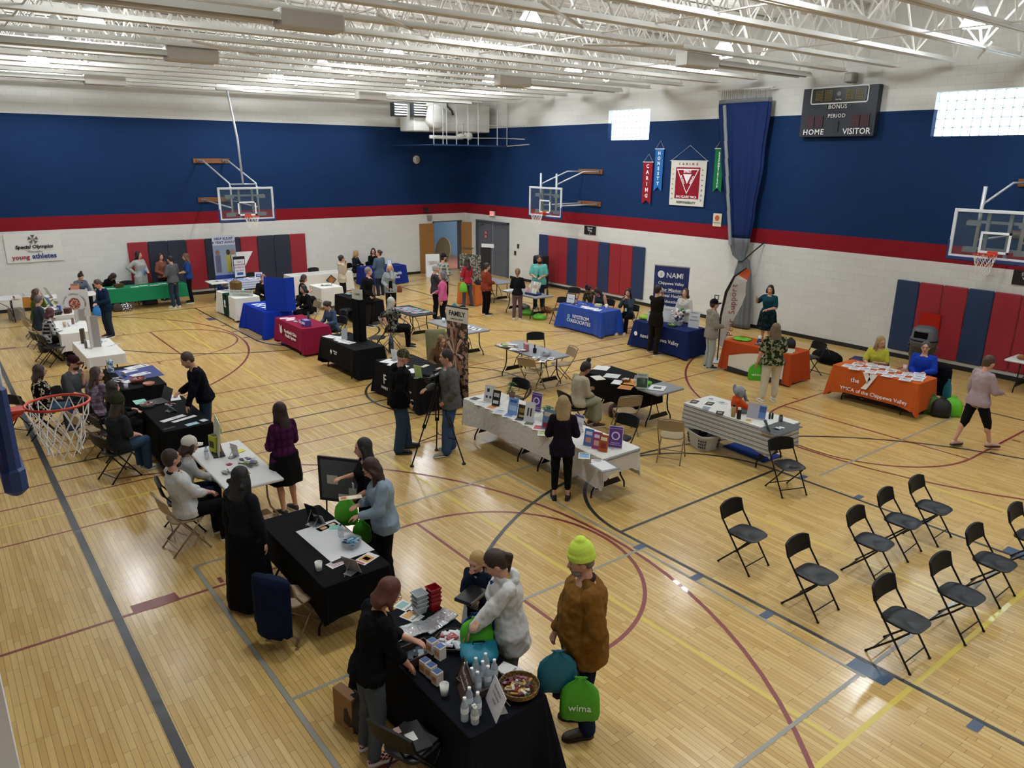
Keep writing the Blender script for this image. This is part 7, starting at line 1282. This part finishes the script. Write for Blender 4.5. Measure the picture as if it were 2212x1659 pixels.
# orange papers table
for q, c, l, w_, l_ in (((-9.031,-18.258), 'dadada', 'white folder at the far end by the cream dress', .3, .34), ((-9.287,-18.814), 'c8ccc8', 'grey leaf-patterned paper on the black cloth', .3, .3), ((-9.522,-19.215), 'd8d8d6', 'white sheet before the orange papers', .22, .3), ((-9.322,-19.361), 'c88a38', 'orange sheet, the large one under the basket', .3, .5), ((-9.626,-19.529), 'b87828', 'orange sheet with dark cut-outs, nearer one', .26, .34), ((-9.180,-19.930), 'd8d8d8', 'white newspaper at the near end of the grey table', .3, .34)): sheet(q[0], q[1], Q, w_, l_, -60, c, l, marks=((0, 0, .5, .4, '5a5a5c'),) if 'news' in l else ())
bowl(*at((-9.349,-19.261)), .09, .05, '8a4c28', 'small orange-brown basket on the orange sheet', ['d8d0c8', 'c8c0b8'], name='small_basket', cat='basket', n=12); bag(*at((-9.174,-19.627)), .22, .2, .08, '58b020', 'flattened lime green bag behind the green framed sign', rz=20, full=1)
easel(*at((-9.471,-19.793)), .22, .3, 38, 'b8c0b8', 'green and white framed sign at the corner of the black cloth', (('RESOURCES', .38, .03), ('Free', .2, .03)), ((0, -.1, .9, .6, '2c4a3c'), (0, 0, .5, .35, 'a8b4ac')), tilt=8); bottle(*at((-9.295,-19.459)), 'clear jar beside the green framed sign', h=.16, cap='c8c8c8')
flask(*at((-9.369,-18.236)), .22, .035, 'c8ccd0', 'c8ccd0', 'white bottle beside the seated person with the headband', 'white_bottle')
q = (-10.091,-19.233); o = boxy(q[0], q[1], .93, (.2, .28, .015), -20, 'd8d4cc', 'white writing pad held by the person in the cream dress', 'writing pad', 'writing_pad'); bag(*(-9.423,-19.169), 0, .4, .26, .34, '3a2014', 'dark brown bag under the grey table with orange papers', name='tote_bag', rz=60, straps=False)
# striped table
q = (-9.166,-21.727); t = thing('elephant_toy', 'grey plush elephant in an orange shirt sitting on the striped cloth', 'soft toy', (q[0], q[1], Q), -30); EG = mat('84888a', .95, bump=1.2); EO = mat('c8481a', .85, bump=.4)
m = MB(); m.ell((0, 0, .15), (.1, .12, .16)); m.cone((0, .09, .22), .055, (.12, .12, .13), .05); m.cone((0, -.09, .22), .055, (.12, -.12, .13), .05); mods(m.build('orange_shirt', EO, t, True), .01, 3)
m = MB(); m.ell((.03, 0, .37), (.1, .1, .1)); m.cone((.1, 0, .36), .04, (.16, 0, .22), .028); m.cone((.16, 0, .22), .028, (.2, 0, .2), .022); m.cone((.08, .07, .05), .05, (.2, .1, .05), .05); m.cone((.08, -.07, .05), .05, (.2, -.1, .05), .05); m.cone((.12, .12, .14), .04, (.18, .11, .14), .04); m.cone((.12, -.12, .14), .04, (.18, -.11, .14), .04); mods(m.build('body', EG, t, True), .01, 3)
for s in (-1, 1): m = MB(); m.ell((0, s*.13, .38), (.025, .085, .09)); mods(m.build('ear', EG, t, True), .01, 2); MB().ell((.11, s*.045, .4), (.012, .012, .012), None, 8, 6).build('eye', mat('101010', .2), t)
flask(-9.42, -21.85, Q, .22, .037, 'a88c50', '1a1a1c', 'yellow and red printed drink bottle beside the elephant toy'); flask(-9.44, -21.98, Q, .2, .037, '141416', 'd8d8d8', 'black drink bottle with white cap beside the elephant toy')
easel(*at((-9.208,-22.151)), .32, .26, 15, 'a8a8b4', 'clear holder with a blue and white flyer on the striped cloth', (), ((.3, .2, .35, .4, '38548c'), (.3, -.2, .35, .4, '5a78a8')), tilt=14)
for q, c, l, rz in (((-9.295,-20.919), '26241f', 'black photo card on the striped cloth, farthest', -70), ((-9.158,-21.153), '2c2824', 'small dark photo card on the striped cloth', -70), ((-9.426,-21.283), '7c88a0', 'blue-grey leaflet on the striped cloth', -65), ((-8.931,-21.253), 'b8bcc0', 'grey striped bookmark on the striped cloth', -20), ((-9.364,-22.124), 'd8c890', 'yellow and white leaflet before the flyer holder', -60), ((-9.437,-21.590), '17181a', 'black phone on the striped cloth', -60), ((-8.914,-20.993), 'c8ccd4', 'white and blue brochure at the far end of the striped cloth', -60)): sheet(q[0], q[1], Q, .13, .2, rz, c, l, name='phone' if 'phone' in l else 'photo_card', cat='phone' if 'phone' in l else 'card', marks=((0, 0, .6, .4, '8a8478'),))
q = (-9.278,-22.670); sheet(q[0], q[1], Q, .7, .4, 0, '4a4c4e', 'dark grey mat at the near end of the striped cloth', name='table_mat', cat='mat'); o = MB().tube([(0, 0, .02), (.3, .02, .04), (.42, .03, .05)], [.012, .02, .028], 8).build('umbrella', mat('16171a', .6), None, True, (q[0]-.32, q[1]-.02, Q), 40); tag(o, 'folded black umbrella on the dark grey mat', 'umbrella'); many([(q[0]-.1, q[1]), (q[0]-.02, q[1]+.02), (q[0]+.05, q[1])], 'small_card', 'small white cards in a row on the dark grey mat', 'cards on the dark grey mat', .05, .09, 10, col='d8d8d8')
for p, l in (((-9.016,-22.292), 'small black bottle on the striped cloth, left one'), ((-8.978,-22.320), 'small black bottle on the striped cloth, right one'), ((-8.968,-22.474), 'grey stone-coloured cup at the near end of the striped cloth')): flask(p[0], p[1], Q, .11, .018 if 'black' in l else .035, '141820' if 'black' in l else '5a5c60', '141416', l, 'small_bottle')
t = thing('laundry_basket', 'white plastic laundry basket on the floor under the striped cloth', 'laundry basket', (*(-9.385,-21.254), 0), -20); n = 24
def se(a, w_, l): return (w_*abs(cos(a))**.5*(1 if cos(a) > 0 else -1), l*abs(sin(a))**.5*(1 if sin(a) > 0 else -1))
LB = mat('b8b8b2', .45); MB().loft([[(*se(2*pi*i/n, w_, w_*1.35), z) for i in range(n)] for z, w_ in ((0, .17), (.02, .18), (.3, .22), (.3, .235), (.27, .235), (.27, .212), (.02, .17), (.01, .16))]).build('basket_body', LB, t)
for k in range(3): m = MB(); [m.box((*[v*1.0 for v in se(2*pi*(i+.5)/n*.999, .196+.009*k, (.196+.009*k)*1.35)], .08+.06*k), (.022, .022, .03), 2*pi*(i+.5)/n) for i in range(n) if abs(sin(2*pi*(i+.5)/n*2)) > .3]; o = m.build('basket_slot', mat('4a4a48'), t); o['kind'] = 'stuff'
m = MB(); m.box((0, 0, .006), (.5, .9, .012)); [m.lathe([(.02, 0), (.02, .012)], (-.25, -.42+.06*i, 0), 8) for i in range(15)]; tag(m.build('foam_mat', mat('2848a0', .7), None, False, (*(-8.856,-21.925), 0), -4), 'blue foam mat with scalloped edge on the floor beneath the striped cloth', 'foam mat')
# brochure rack table
t = thing('brochure_rack', 'tiered navy tray of colourful brochures on the grey table before the aqua t-shirt', 'brochure rack', (-4.5, -10.45, Q), 5); MB().bbox((0, 0, .03), (.3, .5, .06), .01).build('tray', mat('1f2c6c'), t)
for j in range(3):
    for i in range(4): MB().box((-.08+.09*j, -.18+.12*i, .12+.09*j), (.012, .1, .2), 0, 0, M4.Rotation(.35, 3, 'Y')).build('brochure', mat(('c8cc98', 'd8d8d8', 'b8a8b8', 'c89088', 'a8b8a0')[(i+j*2) % 5]), t)
many([(-4.7, -9.35), (-4.5, -9.4), (-4.6, -9.7), (-4.7, -9.9)], 'paper_sheet', 'white papers on the grey table beside the brochure rack', 'papers beside the brochure rack', .22, .3, -70, col='d8d8da', marks=LINES[1:3]); flask(-4.2, -10.8, Q, .2, .03, '1c1418', '141416', 'dark bottle at the end of the brochure table')
for q, c, l, f in (((-4.403,-10.062), '4a9a20', 'green and black gym bag under the brochure table, left one', 1), ((-4.573,-10.865), '55a824', 'bright green bag under the brochure table, nearest one', 1), ((-3.901,-9.237), '3c4a34', 'dark grey and green backpack under the brochure table', .9)): bag(q[0], q[1], 0, .42, .3, .2, c, l, name='gym_bag', rz=20, full=f, straps=False)
# photo display on orange stand
t = thing('photo_display', 'tall photo collage board standing on an orange draped box', 'display board', (-4.75, -7.35, 0), 15); cloth_ = MB(); cloth_.loft([[(sx*.3*f, sy*.4*f, z) for sx, sy in ((-1, -1), (1, -1), (1, 1), (-1, 1))] for z, f in ((.02, 1.1), (.74, 1.0), (.745, .98))]); cloth_.build('orange_drape', mat('c86a28', .6), t)
for i, yy in enumerate((.24, -.24)): MB().box((-.1, yy, 1.25), (.02, .47, 1.0)).build('photo_panel', mat('2c2e30', .6, pat='camo', c2='a8a098', c3='4a5a38', sc=(9, 13)[i]), t)
MB().box((-.32, -.2, .4), (.006, .16, .3)).build('text_card', mat('c8c4b8'), t)
t = thing('folding_sign', 'white A-frame floor sign by the wooden doorway', 'sign', (*(-2.524,-1.159), 0), 65); 
for s in (-1, 1): o = MB().bbox((0, 0, .5), (.03, .6, 1.0), .01).build('sign_panel', mat('d4d6d8', .5), t, False, (s*.2, 0, 0)); o.rotation_euler = (0, R(-s*11), 0)
text_mesh('lettering', 'NURSING\nSERVICE', .09, mat('8a5058'), t, (-.14, 0, .62), (pi/2-.19, 0, -pi/2)); MB().box((-.155, 0, .33), (.004, .05, .2)).build('arrow', mat('2c4878'), t)
t = thing('paddle_sign', 'small white arrow-shaped sign on a black stand by the photo display', 'sign', (-3.4, -6.3, 0), 30); MB().box((0, 0, .9), (.05, .4, 1.8)).build('stand', mat('141416'), t); MB().box((0, -.08, 1.86), (.02, .5, .14)).build('sign_arm', mat('d8d8d4'), t)
o = MB().lathe([(.001, 0), (.62, 0), (.62, .1), (.001, .1)], n=36, sx=.62).build('round_mat', mat('8a7c5c', .7), None, False, (-.75, .25, .95)); o.rotation_euler = (R(80), 0, R(-60)); o.location = (-.62, .9, .8); tag(o, 'large tan oval board leaning inside the wooden doorway', 'board')
# black tall speaker behind the aqua t-shirt
t = thing('floor_speaker', 'tall dark speaker cabinet against the wall behind the aqua t-shirt', 'speaker', (-.62, (-6.183,-0.323)[0], 0), 10); MB().bbox((0, 0, .65), (.45, .5, 1.3), .04).build('cabinet', mat('1c1e22', .6), t); MB().bbox((-.235, 0, .72), (.02, .42, .9), .01).build('grille', mat('101214', .8), t)
# bright blue table
easel(-4.6, -12.35, Q, .32, .3, 15, 'd4d6d8', 'black framed white sign at the left end of the bright blue cloth', (('Nystrom', .0, .04),), tilt=8, frame='141416'); pile(-4.5, -12.6, Q, .3, .5, 26, ('d8d8dc', '2c3058', 'b8a860', '8a90b8'), 'small badges and pens scattered over the bright blue cloth', 'badges', 'badge_pile', sz=(.05, .06))
many([(-4.6, -13.0), (-4.65, -13.2), (-4.6, -13.4), (-4.65, -13.6)], 'paper_sheet', 'white forms lying on the bright blue cloth', 'forms on the bright blue cloth', .2, .28, -60, col='dcdce0', marks=LINES[:3]); cup(-4.35, -13.65, Q, 'tall white lidded cup on the bright blue cloth', 'dcdcdc', h=.15); boxy(-4.25, -13.2, Q, (.14, .2, .08), 20, 'c8c49c', 'pale yellow tissue box on the bright blue cloth', 'tissue box', 'tissue_box')
# navy table and banner
t = thing('retractable_banner', 'tall navy banner with white mission text behind the navy table', 'banner stand', (*(-3.735,-15.483), 0), 20); MB().box((0, 0, 1.1), (.008, 1.0, 2.1)).build('banner_sheet', mat('1d2c66', .5), t); MB().bbox((0, 0, .04), (.2, 1.02, .08), .02).build('banner_base', mat('9a9c9e', .4, .5), t); MB().box((0, 0, 2.16), (.02, 1.02, .03)).build('top_rail', mat('b0b2b4', .4, .5), t)
for s, z, sz, al in (('NAMI', 1.9, .2, .1), ('Chippewa Valley', 1.68, .11, 0), ('Our Mission', 1.5, .125, 0), ('Mental Health', 1.34, .125, 0), ('• Education', 1.18, .115, 0), ('• Support', 1.03, .115, 0), ('• Advocacy', .88, .115, 0)): text_mesh('lettering', s, sz, wl, t, (-.008, -al, z), RW, bold=.002, align='CENTER')
MB().box((-.008, 0, 1.44), (.003, .66, .008)).build('underline', wl, t); o = MB().lathe([(.07, 0), (.1, 0), (.1, .003), (.07, .003)], n=24).build('logo_ring', wl, t, loc=(-.006, .3, 1.92)); o.rotation_euler = (0, -pi/2, 0); o = MB().lathe([(.001, 0), (.05, 0), (.05, .003), (.001, .003)], n=20, sy=.6).build('logo_swirl', wl, t, loc=(-.006, .3, 1.92)); o.rotation_euler = (0, -pi/2, 0)
for q, w_, h_, c, l, mk in (((-4.55, -15.55), .22, .3, 'cfd4d4', 'white framed leaflet stand on the navy cloth, behind the suit', ((0, .3, .7, .15, '4a6a64'),)), ((-4.6, -15.75), .24, .26, 'c0c8c4', 'green-headed notice on the navy cloth', ((0, .36, .95, .16, '3c5a4c'), (0, -.1, .8, .4, 'e0e0dc'))), ((-4.3, -15.95), .36, .42, 'd8d8d8', 'large white sign standing at the middle of the navy cloth', ((0, .3, .8, .12, 'b8b8bc'),)), ((-4.3, -16.8), .3, .44, 'd0d4d8', 'tall sign reading advocacy, support, education on the navy cloth', ())): easel(q[0], q[1], Q, w_, h_, 15, c, l, (('ADVOCACY', .38, .04), ('SUPPORT', .16, .04), ('EDUCATION', -.06, .04)) if 'advocacy' in l else (), mk, tilt=8, tcol='4c5478')
t = thing('gift_bouquet', 'basket of white and purple awareness gifts on the navy cloth', 'gift basket', (-4.35, -16.35, Q)); MB().lathe([(.09, 0), (.13, .12), (.12, .12), (.001, .02)], n=14).build('basket_body', mat('b8b8bc'), t); m = MB(); rn = random.Random(4)
for i in range(34): a = rn.uniform(0, 6.28); r_ = rn.uniform(0, .17); m.ell((r_*cos(a), r_*sin(a)*1.3, .14+rn.uniform(0, .26)), (.035, .035, .035), None, 6, 4, i % 4)
o = m.build('wrapped_gift', [mat('d8d8dc'), mat('2c2c34'), mat('8a7ca0'), mat('e4e4e8')], t); o['kind'] = 'stuff'
bowl(-4.6, -16.35, Q, .12, .06, '5a9a3c', 'green round dish on the navy cloth', ['3c3c40', 'c8d8b8'], n=10); bag(-4.5, -15.3, Q, .34, .2, .14, '88b020', 'lime green bag lying at the left end of the navy cloth', rz=10, full=1, straps=False)
t = thing('shovel', 'black-handled shovel leaning behind the tall advocacy sign', 'shovel', (-3.75, -17.05, 0)); MB().tube([(0, 0, .2), (0, 0, 1.45)], .016, 8).build('shaft', mat('18181a'), t); MB().tube([(0, -.06, 1.58), (0, -.05, 1.48), (0, 0, 1.43), (0, .05, 1.48), (0, .06, 1.58)], .014, 6, closed=True).build('grip', mat('141416'), t); MB().bbox((0, 0, .12), (.02, .2, .25), .01).build('blade', mat('4a4c50', .4, .6), t)
# feather flag
t = thing('feather_flag', 'white feather flag with red lettering on a black curved pole', 'flag', (*(-4.249,-17.609), 0), 40)
pl = [V((0, 0, .45)), V((0, .02, 1.2)), V((0, -.05, 1.8)), V((0, -.22, 2.2)), V((0, -.5, 2.42))]; MB().tube([(0, 0, .03)]+pl, .016, 8).build('flag_pole', mat('1a1a1c'), t)
m = MB(); n_ = 16; L_, R2 = [], []
for i in range(n_+1):
    f = i/n_; k_ = f*4; j = min(3, int(k_)); p_ = pl[j].lerp(pl[j+1], k_-j); wd_ = .46*min(1, .25+f*1.6) if f < .55 else .46*(1-(f-.55)/.45*.75); L_.append(p_); R2.append(p_+V((.02*sin(i*.9), -wd_, -.1-.28*f*(1-f))))
m.loft([[L_[i], L_[i].lerp(R2[i], .12), L_[i].lerp(R2[i], .5)+V((.015*sin(i), 0, 0)), R2[i]] for i in range(n_+1)], 0, False, False); m.m = [1 if (k % 3) == 0 else (2 if k//3 > 12 and k % 3 else 0) for k in range(len(m.f))]; m.build('flag_sheet', [mat('c4c2bc', .7), mat('18181a'), mat('c04c24')], t)
for i, ch in enumerate('Peer Support'): text_mesh('lettering', ch, .21, mat('8c2c38'), t, (-.03, -.25, .74+.112*i), (pi/2, -pi/2, -pi/2)).rotation_euler = (M4.Rotation(-pi/2, 3, 'Z') @ M4.Rotation(pi/2, 3, 'X') @ M4.Rotation(pi/2, 3, 'Z')).to_euler()
MB().bbox((0, -.1, .02), (.5, .5, .04), .02).build('flag_base', mat('c4c6c8', .5), t)
# rust orange table
bag(*at((-4.4, -18.4)), .42, .3, .06, '5cb820', 'flattened bright green bag at the left end of the rust orange cloth', rz=10, full=1.1); cup(-4.2, -18.75, Q, 'white cup on the rust orange cloth', 'd8dcd8', h=.14); flask(-4.35, -18.85, Q, .1, .05, '1c2c50', '1c2c50', 'navy mug on the rust orange cloth', 'mug')
pile(-4.45, -19.1, Q, .3, .4, 22, ('d8d0c8', '8a9ab0', 'b86850', '3c3c44'), 'mixed small giveaways on the rust orange cloth', 'giveaways', 'giveaway_pile', sz=(.06, .1)); bag(-4.15, -19.55, Q, .24, .16, .24, '16171c', 'black handbag on the rust orange cloth', name='handbag', rz=20); many([(-4.55, -19.75), (-4.4, -19.7)], 'booklet', 'green edged booklets at the right end of the rust orange cloth', 'booklets on the rust orange cloth', .24, .3, -60, col='a8b89c')
bag(*(-6.308,-20.152), .45, .34, .12, .4, '4cae1c', 'bright green bag with white print carried by the floral blouse', rz=38, txt='wima', tsz=.09)
t = thing('duffel_bag', 'long black duffel bag on the floor by the right wall', 'bag', (*(-2.118,-19.380), 0), -8); mods(MB().ell((0, 0, .17), (.2, .45, .19), None, 16, 10).build('bag_body', mat('0e0f11', .8, bump=.8), t, True), .02, 2, .02); MB().tube([(-.15, -.2, .28), (-.05, 0, .42), (-.15, .2, .28)], .012, 6).build('handle', mat('141416'), t)
# orange Y table
many([(-4.6, -21.25), (-4.3, -21.3), (-4.1, -21.5), (-4.1, -21.75), (-4.7, -21.45), (-4.7, -21.8), (-4.68, -22.15), (-4.68, -22.5), (-4.08, -22.5), (-4.3, -22.6), (-4.6, -21.6), (-4.3, -21.65), (-4.55, -21.95), (-4.25, -22.0), (-4.55, -22.3), (-4.25, -22.35), (-4.5, -22.65)], 'leaflet', 'white leaflets in rows over the orange cloth with the Y', 'leaflets on the orange Y cloth', .22, .28, -75, col='dcd8d4', marks=((0, .2, .8, .25, '7c90b8'), (0, -.2, .7, .2, 'b8a8a0')))
pile(-4.3, -21.8, Q+.004, .15, 1.1, 40, ('e0d8d0', 'd8a088', 'c8c0b8'), 'line of small wrapped mints along the orange Y cloth', 'mints', 'mint_pile', sz=(.03, .06)); cup(-4.1, -22.2, Q, 'pale pink tumbler before the royal blue sweatshirt', 'c8a8a8', h=.15)
boxy(*(-1.190,-19.652), .5, (.3, .4, .2), 20, '20285c', 'navy box behind the left end of the orange Y table', 'box', 'storage_box') if False else boxy(-3.3, -20.9, 0, (.4, .5, .62), 10, '1c2350', 'tall navy folded wagon behind the left end of the orange Y table', 'wagon', 'folded_wagon')
boxy(*(-4.132,-21.853), 0, (.3, .8, .28), 0, '6a6c6e', 'grey storage bin under the orange Y cloth', 'bin', 'storage_bin')
for q, c, l, nm in (((-4.144,-23.053), '0f1012', 'black backpack on the floor right of the orange Y table', 'backpack'), ((-4.100,-22.833), '3a6a18', 'dark green bag behind the black backpack', 'gym_bag'), ((-3.898,-23.163), '5cbc1c', 'bright green bag right of the black backpack', 'drawstring_bag')): bag(q[0], q[1], 0, .36, .26, .42, c, l, name=nm, rz=25, full=.8, straps=False)
bag(*(-3.434,-22.835), .02, .2, .1, .6, '1c6a78', 'teal bag standing behind the black backpack', rz=-20, straps=False)
q = (-5.538,-24.242); o = boxy(q[0], q[1], 1.14, (.16, .09, .015), -20, '3c5078', 'phone with cards held by the person in pink fleece', 'phone', 'phone')
coat(-3.28, -22.58, .8, 170, '0c0e16', 'dark coat on the chair of the royal blue sweatshirt', .6)
t = thing('trash_can', 'grey domed trash can against the red pads of the right wall', 'trash can', (*(-0.620,-21.286), 0), 185); TC = mat('55585c', .5); t.location = (-.95, -21.15, 0)
MB().lathe([(.22, 0), (.235, .02), (.29, .72), (.31, .74), (.31, .78), (.285, .8), (.285, .4)], n=30).build('can_body', TC, t, True); MB().lathe([(.3, .8), (.31, .83), (.29, .86), (.27, 1.05), (.2, 1.12), (.02, 1.15)], n=30).build('dome_lid', TC, t, True); MB().bbox((.25, 0, .95), (.09, .3, .15), .01).build('lid_opening', mat('060607', .8), t); MB().lathe([(.316, .79), (.316, .815)], n=30).build('liner_edge', mat('0c0c0d', .4), t)
for s in (-1, 1): MB().tube([(.0, s*.29, .68), (.0, s*.35, .66), (.0, s*.35, .58), (0, s*.28, .56)], .012, 6).build('handle', TC, t)
o = MB().bbox((0, 0, 0), (.02, .5, .62), .01).build('red_cloth', mat('a82418', .8, bump=.6), None, False, (-.09, -20.85, 1.0)); tag(o, 'bright red cloth hanging on the red pad behind the trash can', 'cloth')
t = thing('bread_tray', 'clear bag of rolls on the white table at the right picture edge', 'food bag', (-.8, -23.35, Q)); [MB().ell((x_, y_, .04), (.07, .09, .05), None, 10, 6).build('bread_roll', mat('8a5c34', .7), t, True) for x_, y_ in ((-.1, .1), (.05, .05), (-.05, -.12))]
# third-column leftovers
many([(-9.25, -10.0), (-9.0, -10.1), (-9.2, -10.3), (-8.95, -10.35), (-9.2, -10.6), (-8.95, -10.65), (-9.15, -10.9), (-8.9, -10.95)], 'leaflet', 'colourful leaflets covering the black-topped table', 'leaflets on the black-topped table', .2, .26, -70, col='c4ccd4', marks=((0, .2, .9, .4, '3c8a9c'), (0, -.25, .8, .3, 'b83c50')))
flask(*at((-9.002,-12.279)), .24, .035, '26282c', '101012', 'dark grey drink bottle on the grey table behind the FAMILY banner'); cup(*at((-9.181,-12.374)), 'white plastic cup beside the dark grey drink bottle', 'd8d8d8'); many([(-9.037,-13.194), (-9.035,-13.403), (-9.017,-13.688)], 'paper_sheet', 'papers and a pen right of the FAMILY banner', 'papers right of the FAMILY banner', .2, .28, -60, col='d4d4d4', marks=((0, .1, .3, .6, '3c3c44'),))
o = thing('hand_mirror', 'small round mirror on the small white table', 'mirror', (-9.0, -5.05, Q)); MB().tube([(0, .07*cos(a), .12+.07*sin(a)) for a in [2*pi*i/16 for i in range(16)]], .008, 6, closed=True).build('rim', mat('8a7a68', .3, .6), o); MB().tube([(0, 0, 0), (0, 0, .05)], .01, 6).build('stand', mat('8a7a68', .3, .6), o)
pile(-9.2, -5.1, Q, .3, .4, 18, ('d8d8d8', '4c7a4c', '9aa0a8', '6a3c3c'), 'bracelets and cards on the small white table', 'giveaways', 'giveaway_pile', sz=(.06, .1)); pile(-9.2, -7.3, Q, .14, .2, 12, ('d09098', 'e0b8b8', 'b86070'), 'small heap of pink flowers on the narrow black cloth', 'flowers', 'flower_pile', sz=(.05, .05)); sheet(-9.3, -6.95, Q, .16, .3, 0, '6c8c84', 'grey-green folder on the narrow black cloth', name='folder')
t = thing('diamond_sign', 'diamond-shaped sign with golden sun hanging on the long white cloth', 'sign', (-7.85, -2.49, .5)); MB().prism([(-.22, 0), (0, -.2), (.22, 0), (0, .2)], .01).build('diamond_board', mat('4a3c34'), t).rotation_euler = (pi/2, 0, 0); MB().prism([(-.15, 0), (0, -.14), (.15, 0), (0, .14)], .006).build('sun_print', mat('b8782c', .6, pat='noise', c2='7a4020', sc=20), t, loc=(0, -.012, 0)).rotation_euler = (pi/2, 0, 0)
many([(-8.9, -2.1), (-8.5, -2.15), (-8.1, -2.1), (-7.7, -2.15), (-7.4, -2.05)], 'paper_sheet', 'papers along the long white cloth by the back wall', 'papers on the long white cloth', .2, .26, 90, col='b8bcc8')
bag(-9.9, -5.3, 0, .26, .2, .26, '8a3c1c', 'orange-brown handbag on the floor by the black t-shirt', name='handbag', rz=30)
easel(-4.95, -1.75, Q, .2, .24, 60, '8aa0c8', 'light blue sign on the royal blue cloth near the doors', (), ((0, 0, .7, .7, 'd8dce8'),), tilt=6); [flask(x_, -1.7, Q, .3, .014, 'b8c040', 'b8c040', l, 'green_tube') for x_, l in ((-5.35, 'thin lime green tube on the royal blue cloth, left one'), (-5.25, 'thin lime green tube on the royal blue cloth, right one'))]
text_mesh('lettering', 'C Valley', .16, wl, bc, (-.42, 0, .66), RW) if False else None
bag(-5.62, -8.08, .6, .26, .14, .34, '64b828', 'lime green plastic bag carried by the red top', rz=45, straps=False); bag(-7.45, -10.28, .4, .26, .1, .34, '1f8a98', 'turquoise bag carried by the pink top', rz=45, straps=False); bag(-4.98, -8.05, .78, .2, .1, .2, '16161a', 'small black shoulder bag of the red top', name='handbag', rz=30)
bag(-16.38, -5.98, .68, .2, .08, .3, '1c78c0', 'bright blue bag hanging before the dark teal coat', rz=80); bag(-15.83, -5.85, .72, .26, .12, .26, '33291f', 'dark brown shoulder bag on the dark teal coat', name='handbag', rz=80, straps=False); bag(-7.82, -7.62, .74, .18, .1, .22, '7a3c1c', 'tan shoulder bag of the person in grey fleece', name='handbag', rz=50)
cup(*(-18.006,-15.147), 0, 'large clear insulated cup standing on the floor by the seated beanie', 'b8bcc0', h=.24, r=.05); bag(*(-17.827,-6.551), 0, .36, .3, .4, '0e0e10', 'black backpack on the floor behind the plaid shirt', name='backpack', rz=10, straps=False); bag(-10.5, -11.85, .01, .5, .2, .5, '141828', 'dark bag with blue floral print beside the person with long grey hair', name='tote_bag', rz=-30, c2='2c4880', straps=False)
bag(*(-3.646,-10.116), 0, .4, .3, .2, '7a4a2c', 'brown bag under the right end of the brochure table', name='gym_bag', rz=10, straps=False)
